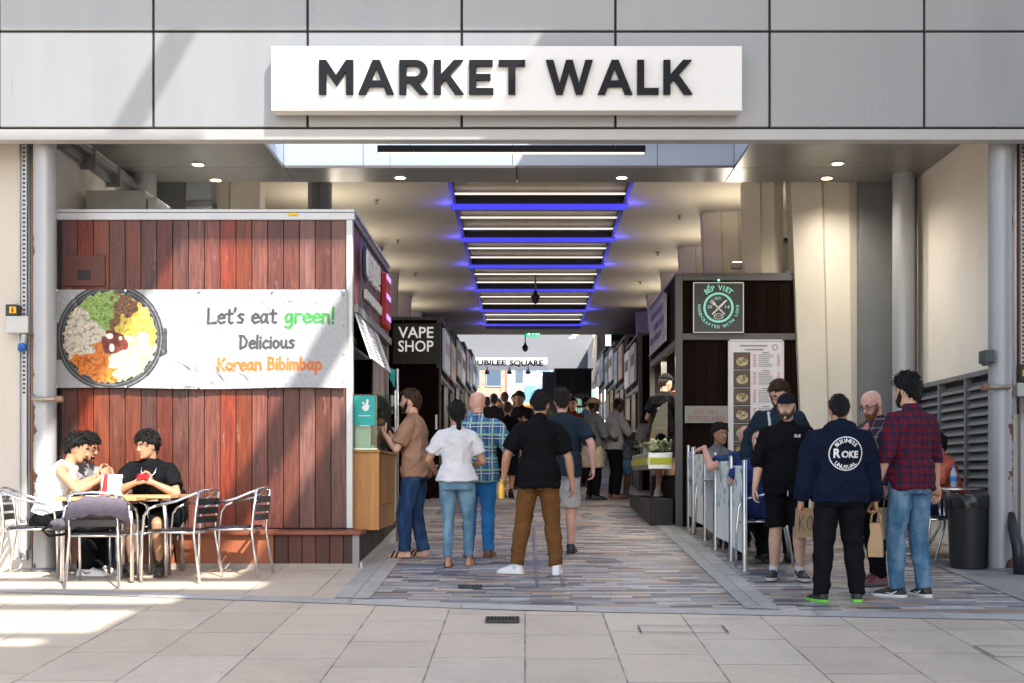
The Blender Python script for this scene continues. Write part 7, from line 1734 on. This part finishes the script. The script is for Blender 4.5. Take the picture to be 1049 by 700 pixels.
# seated people
person('youth in a white vest leaning over the wooden table at the left', PX(49,11.25), 11.25, D(-84), 1.72, 'tan', shw=.18, seat=.455, lean=(12,26), head=(2,16), feet=((-.10,.42,0,4,0),(.10,.36,0,6,0)),
    L=dict(w=(-.14,.46,.87),hint=(-1,-.3,-.6),curl=.5,thumb=(.4,0,1)), R=dict(w=(.12,.48,.88),hint=(1,-.3,-.6),curl=.5,thumb=(-.4,0,1)),
    top=dict(k='tank',m=c_white,e=.012,hem=.02), bot=dict(k='long',m=c_black,waist=.085,e=.018,w=1.15), shoe=dict(k='sneaker',m=s_white,sole=s_white,mark=s_red), hair=dict(c='black',th=.026,curl=.007,f=.42,b=-.45,clumps=90), beard=dict(c='black',goatee=1), seed=40)
person('curly haired man with glasses and a grey top beside the youth in the white vest', PX(65,11.60), 11.62, D(-104), 1.70, 'olive', shw=.18, seat=.455, lean=(12,24), head=(2,18), feet=((-.10,.42,0,4,0),(.10,.36,0,6,0)),
    L=dict(w=(-.10,.46,.92),hint=(-1,-.3,-.6),curl=.6,thumb=(.4,0,1)), R=dict(w=(.10,.46,.92),hint=(1,-.3,-.6),curl=.6,thumb=(-.4,0,1)),
    top=dict(k='tshirt',m=cloth('cloth_midgrey',(.22,.22,.23)),e=.02), bot=dict(k='long',m=j_dark,e=.014), shoe=dict(k='sneaker',m=s_grey,sole=s_sole), hair=dict(c='black',th=.024,curl=.010,f=.38,b=-.5,clumps=140), beard=dict(c='black',goatee=1), glasses=1, seed=41)
P22 = person('youth in a black T-shirt with a silver chain holding a red phone at the table', PX(155,11.52), 11.52, D(186), 1.70, 'olive', shw=.185, seat=.455, lean=(8,20), head=(-44,10), side=-3, feet=((-.14,.30,0,8,0),(.12,.26,0,8,0)),
    L=dict(w=(-.07,.33,.855),hint=(-1,-.1,-.7),curl=.7,thumb=(.5,0,1)), R=dict(w=(.07,.33,.855),hint=(1,-.1,-.7),curl=.7,thumb=(-.5,0,1)),
    top=dict(k='tshirt',m=c_black,e=.024,sl=.72), bot=dict(k='shorts',m=c_black,e=.018), shoe=dict(k='boot',m=s_black,sole=s_black), hair=dict(c='black',th=.024,curl=.009,f=.30,b=-.5,s=-.2,clumps=120), seed=42)
p = P22; rr_, ff_, uu_ = p['axes'](.46)
ch = MB().tube([p['spine'](.53)+rr_*.070+ff_*.035, p['spine'](.47)+rr_*.062+ff_*.140, p['spine'](.40)+ff_*.172, p['spine'](.47)-rr_*.062+ff_*.140, p['spine'](.53)-rr_*.070+ff_*.035],.006,6); p['S'](ch).build('chain', M_steel, p['root'], False, True)
hb = (P22['hand'][0]+P22['hand'][1])/2+V((0,-.01,.02)); tag(MB().obox(hb,(.11,.012,.065),Matrix.Rotation(-.9,3,'X')).build('phone', pm('phone_red',(.5,.015,.025),rough=.3), bev=.005), 'red phone held in both hands by the youth in the black T-shirt', 'phone')
person('bald man in a royal blue shirt resting his bare arm on the glass fence', PX(768,13.1), 13.1, D(14), 1.74, 'pink', build=1.1, seat=.455, lean=(4,8), head=(-20,0), vx=.010, L=dict(w=(-.46,.14,1.10),hint=(-.3,-.6,-1),dir=(-.7,.5,-.25)), R=dict(w=(.1,.45,.82),hint=(1,-.2,-.6)), feet=((-.12,.4,0,4,0),(.12,.38,0,4,0)),
    top=dict(k='tshirt',m=cloth('cloth_blue2',(.025,.05,.13)),e=.024), bot=dict(k='long',m=c_char), shoe=dict(k='sneaker',m=s_black,sole=s_black), seed=43)
person('shaven headed man in a navy shirt seated with his back to us inside the fence', PX(783,12.05), 12.05, D(10), 1.68, 'light', build=1.12, seat=.455, lean=(2,6), head=(16,6), vx=.010, L=dict(w=(-.12,.45,.84),hint=(-1,-.2,-.6)), R=dict(w=(.12,.45,.82),hint=(1,-.2,-.6)), feet=((-.12,.4,0,4,0),(.12,.38,0,4,0)),
    top=dict(k='tshirt',m=c_royal,e=.024), bot=dict(k='long',m=c_char), shoe=dict(k='sneaker',m=s_black,sole=s_black), hair=dict(c='grey',th=.003,curl=.001,f=.7,s=.05,b=-.5), seed=44)
person('dark haired man in a grey T-shirt seated at the back of the sitting area', PX(736,14.4), 14.4, D(218), 1.70, 'olive', seat=.455, head=(-12,2), vx=.011, L=dict(w=(-.12,.42,.86),hint=(-1,-.2,-.6)), R=dict(w=(.12,.42,.86),hint=(1,-.2,-.6)), feet=((-.12,.4,0,4,0),(.12,.38,0,4,0)),
    top=dict(k='tshirt',m=c_grey,e=.022), bot=dict(k='long',m=c_char), shoe=dict(k='sneaker',m=s_black,sole=s_black), hair=dict(c='black',th=.02,curl=.004,f=.35), seed=45)
person('woman in a coral top seated at the round metal table by the louvre', PX(975,12.85), 12.85, D(95), 1.62, 'tan', shw=.17, seat=.455, lean=(8,16), head=(0,14), vx=.010, L=dict(w=(-.12,.42,.88),hint=(-1,-.2,-.6)), R=dict(w=(.12,.42,.88),hint=(1,-.2,-.6)), feet=((-.1,.4,0,4,0),(.1,.38,0,4,0)),
    top=dict(k='half',m=c_coral,e=.022), bot=dict(k='long',m=j_dark), shoe=dict(k='sneaker',m=s_grey,sole=s_white), hair=dict(c='dark',th=.02,curl=.006,b=-.7), seed=46)
# round metal table, bottle, bin
def round_table(label, px, Y):
    t = thing('cafe_table', label, 'table', (PX(px,Y),Y,gz(Y)))
    MB().lathe((0,0,0),[(.001,.735),(.33,.735),(.345,.728),(.345,.715),(.335,.71),(.001,.71)],36).build('table_top', M_steel, t, False, 'auto')
    for a in (45,135,225,315):
        c, s_ = math.cos(D(a)), math.sin(D(a)); MB().tube([(c*.10,s_*.10,.70),(c*.09,s_*.09,.35),(c*.30,s_*.30,0)],.014,8).build('leg', M_alu, t, False, True)
    return t
round_table('round metal cafe table beside the louvre with a water bottle on it', 972, 12.35)
round_table('round metal cafe table inside the glass fence', 752, 13.7)
zb = gz(12.35)+.737; xb = PX(977,12.3)
t = thing('water_bottle', 'clear water bottle with a blue cap on the round metal table', 'bottle', (xb,12.3,zb))
MB().lathe((xb,12.3,zb),[(.001,.0),(.032,.002),(.034,.03),(.033,.12),(.03,.15),(.014,.185),(.013,.20),(.001,.201)],16).build('bottle', pm('bottle_clear',(.55,.68,.76),rough=.1,var=.05,alpha=.6), t, smooth='auto')
MB().lathe((xb,12.3,zb),[(.001,.202),(.016,.202),(.016,.222),(.001,.223)],12).build('cap', pm('cap_blue',(.03,.16,.5)), t, smooth='auto')
MB().lathe((xb,12.3,zb),[(.0345,.06),(.0348,.06),(.0348,.11),(.0345,.11)],16).build('label', pm('label_blue',(.05,.25,.55)), t, smooth='auto')
tx, ty = PX(992,11.75), 11.75; zz = gz(ty)
t = thing('litter_bin', 'big round black litter bin with a bin bag over its rim', 'bin', (tx,ty,zz))
MB().lathe((tx,ty,zz),[(.001,.0),(.165,.0),(.17,.02),(.195,.62),(.20,.64),(.185,.64),(.155,.05),(.001,.04)],36).build('barrel', M_black, t, smooth='auto')
mb = MB(); rs = []
for r_, z in ((.175,.60),(.18,.70),(.195,.715),(.21,.70),(.212,.62),(.205,.585)): rs.append([V((tx+math.cos(a)*(r_+.006*math.sin(a*11+z*30)),ty+math.sin(a)*(r_+.006*math.sin(a*11+z*30)),zz+z+.012*math.sin(a*7))) for a in [2*PI*i/60 for i in range(60)]])
mb.rings(rs, cap=False); mb.build('bin_bag', pm('bag_plastic',(.012,.012,.014),rough=.25,var=.1,bump=.4,bs=22), t, smooth=True)
# ================================================================== UNSEEN BLOCKERS ABOVE AND BEHIND THE CAMERA (added to shape sun and shade)
ZSLAB = 12.0
cb = MB()  # added slabs, gaps placed so sun patches fall on fascia, kiosk and paving
for x0,x1,y0,y1 in ((3.80,8.2,3.4,5.7),(3.80,8.2,6.9,8.0),(3.85,8.2,-.9,3.4),(3.15,3.45,-.9,3.2),(-3,1.2,-.4,3.6),(.33,.55,3.6,4.72),(-8,3.80,4.72,5.7),
    (0,8.2,-1.05,-.9),(4.25,8.2,-1.6,-1.05),(0,8.2,-1.9,-1.6),(3.75,8.2,-2.4,-1.9),(0,8.2,-2.65,-2.4),(3.6,8.2,-3.7,-2.65),(0,8.2,-3.85,-3.7),(3.4,8.2,-4.2,-3.85),(-1,8.2,-5.6,-4.2)):
    cb.box(x0+.001,x1-.001,y0+.001,y1-.001,ZSLAB,ZSLAB+.12)
tag(cb.build('shade_slabs', M_panel), 'unseen overhead slabs added to cast the shade on the entrance', 'sun blocker')
pg = MB().box(-8,3.79,3.45,8.2,ZSLAB+.13,ZSLAB+.14); tag(pg.build('sun_dimming_pane', glassm('sun_dimming_glass', tint=(.60,.62,.64), alpha=.0)), 'unseen tinted pane added overhead to weaken the sun', 'sun blocker')  # added pane, tinted only to dim the sun reaching the fascia
bb = facade('unseen tall grey building added at the right to block the sun', 8.2, 20, -7.5, 6.5, -1.5, 12.3, M_panel, (1.3,1.8), 5, 4, M_pane)  # added block, sized to keep sun off the right side
# ================================================================== LIGHT, SKY, CAMERA
SUN = V((.571,-1.05,1.0)).normalized()
w = bpy.data.worlds.new('World'); SC.world = w; w.use_nodes = True
nt = w.node_tree; bg = nt.nodes['Background']; sky = nt.nodes.new('ShaderNodeTexSky'); sky.sky_type = 'NISHITA'; sky.sun_disc = False
sky.sun_elevation = math.asin(SUN.z); sky.sun_rotation = math.atan2(SUN.x, SUN.y); sky.air_density = 1.0; sky.dust_density = 2.2; sky.ozone_density = 1.0
nt.links.new(sky.outputs[0], bg.inputs[0]); bg.inputs[1].default_value = .105
sl = bpy.data.lights.new('sun','SUN'); sl.energy = 2.9; sl.angle = math.radians(.45); sl.color = (1,.95,.87)
so = bpy.data.objects.new('sun', sl); COL.objects.link(so); so.rotation_euler = SUN.to_track_quat('Z','Y').to_euler()
cam = bpy.data.cameras.new('camera'); co = bpy.data.objects.new('camera', cam); COL.objects.link(co)
co.location = (0,0,CH); co.rotation_euler = (PI/2,0,0); cam.sensor_width = 36; cam.lens = F/1049*36
cam.shift_x = -(VX-524.5)/1049; cam.shift_y = (HY-350)/1049; cam.clip_end = 600; cam.clip_start = .05
SC.camera = co
SC.view_settings.view_transform = 'Standard'; SC.view_settings.look = 'None'; SC.view_settings.exposure = 2.05; SC.view_settings.gamma = 1
SC.render.resolution_x, SC.render.resolution_y = 1024, 683
try:
    SC.cycles.use_denoising = True; SC.cycles.max_bounces = 8; SC.cycles.diffuse_bounces = 5; SC.cycles.caustics_reflective = False; SC.cycles.caustics_refractive = False; SC.cycles.sample_clamp_indirect = 6; SC.cycles.transparent_max_bounces = 12
except Exception: pass
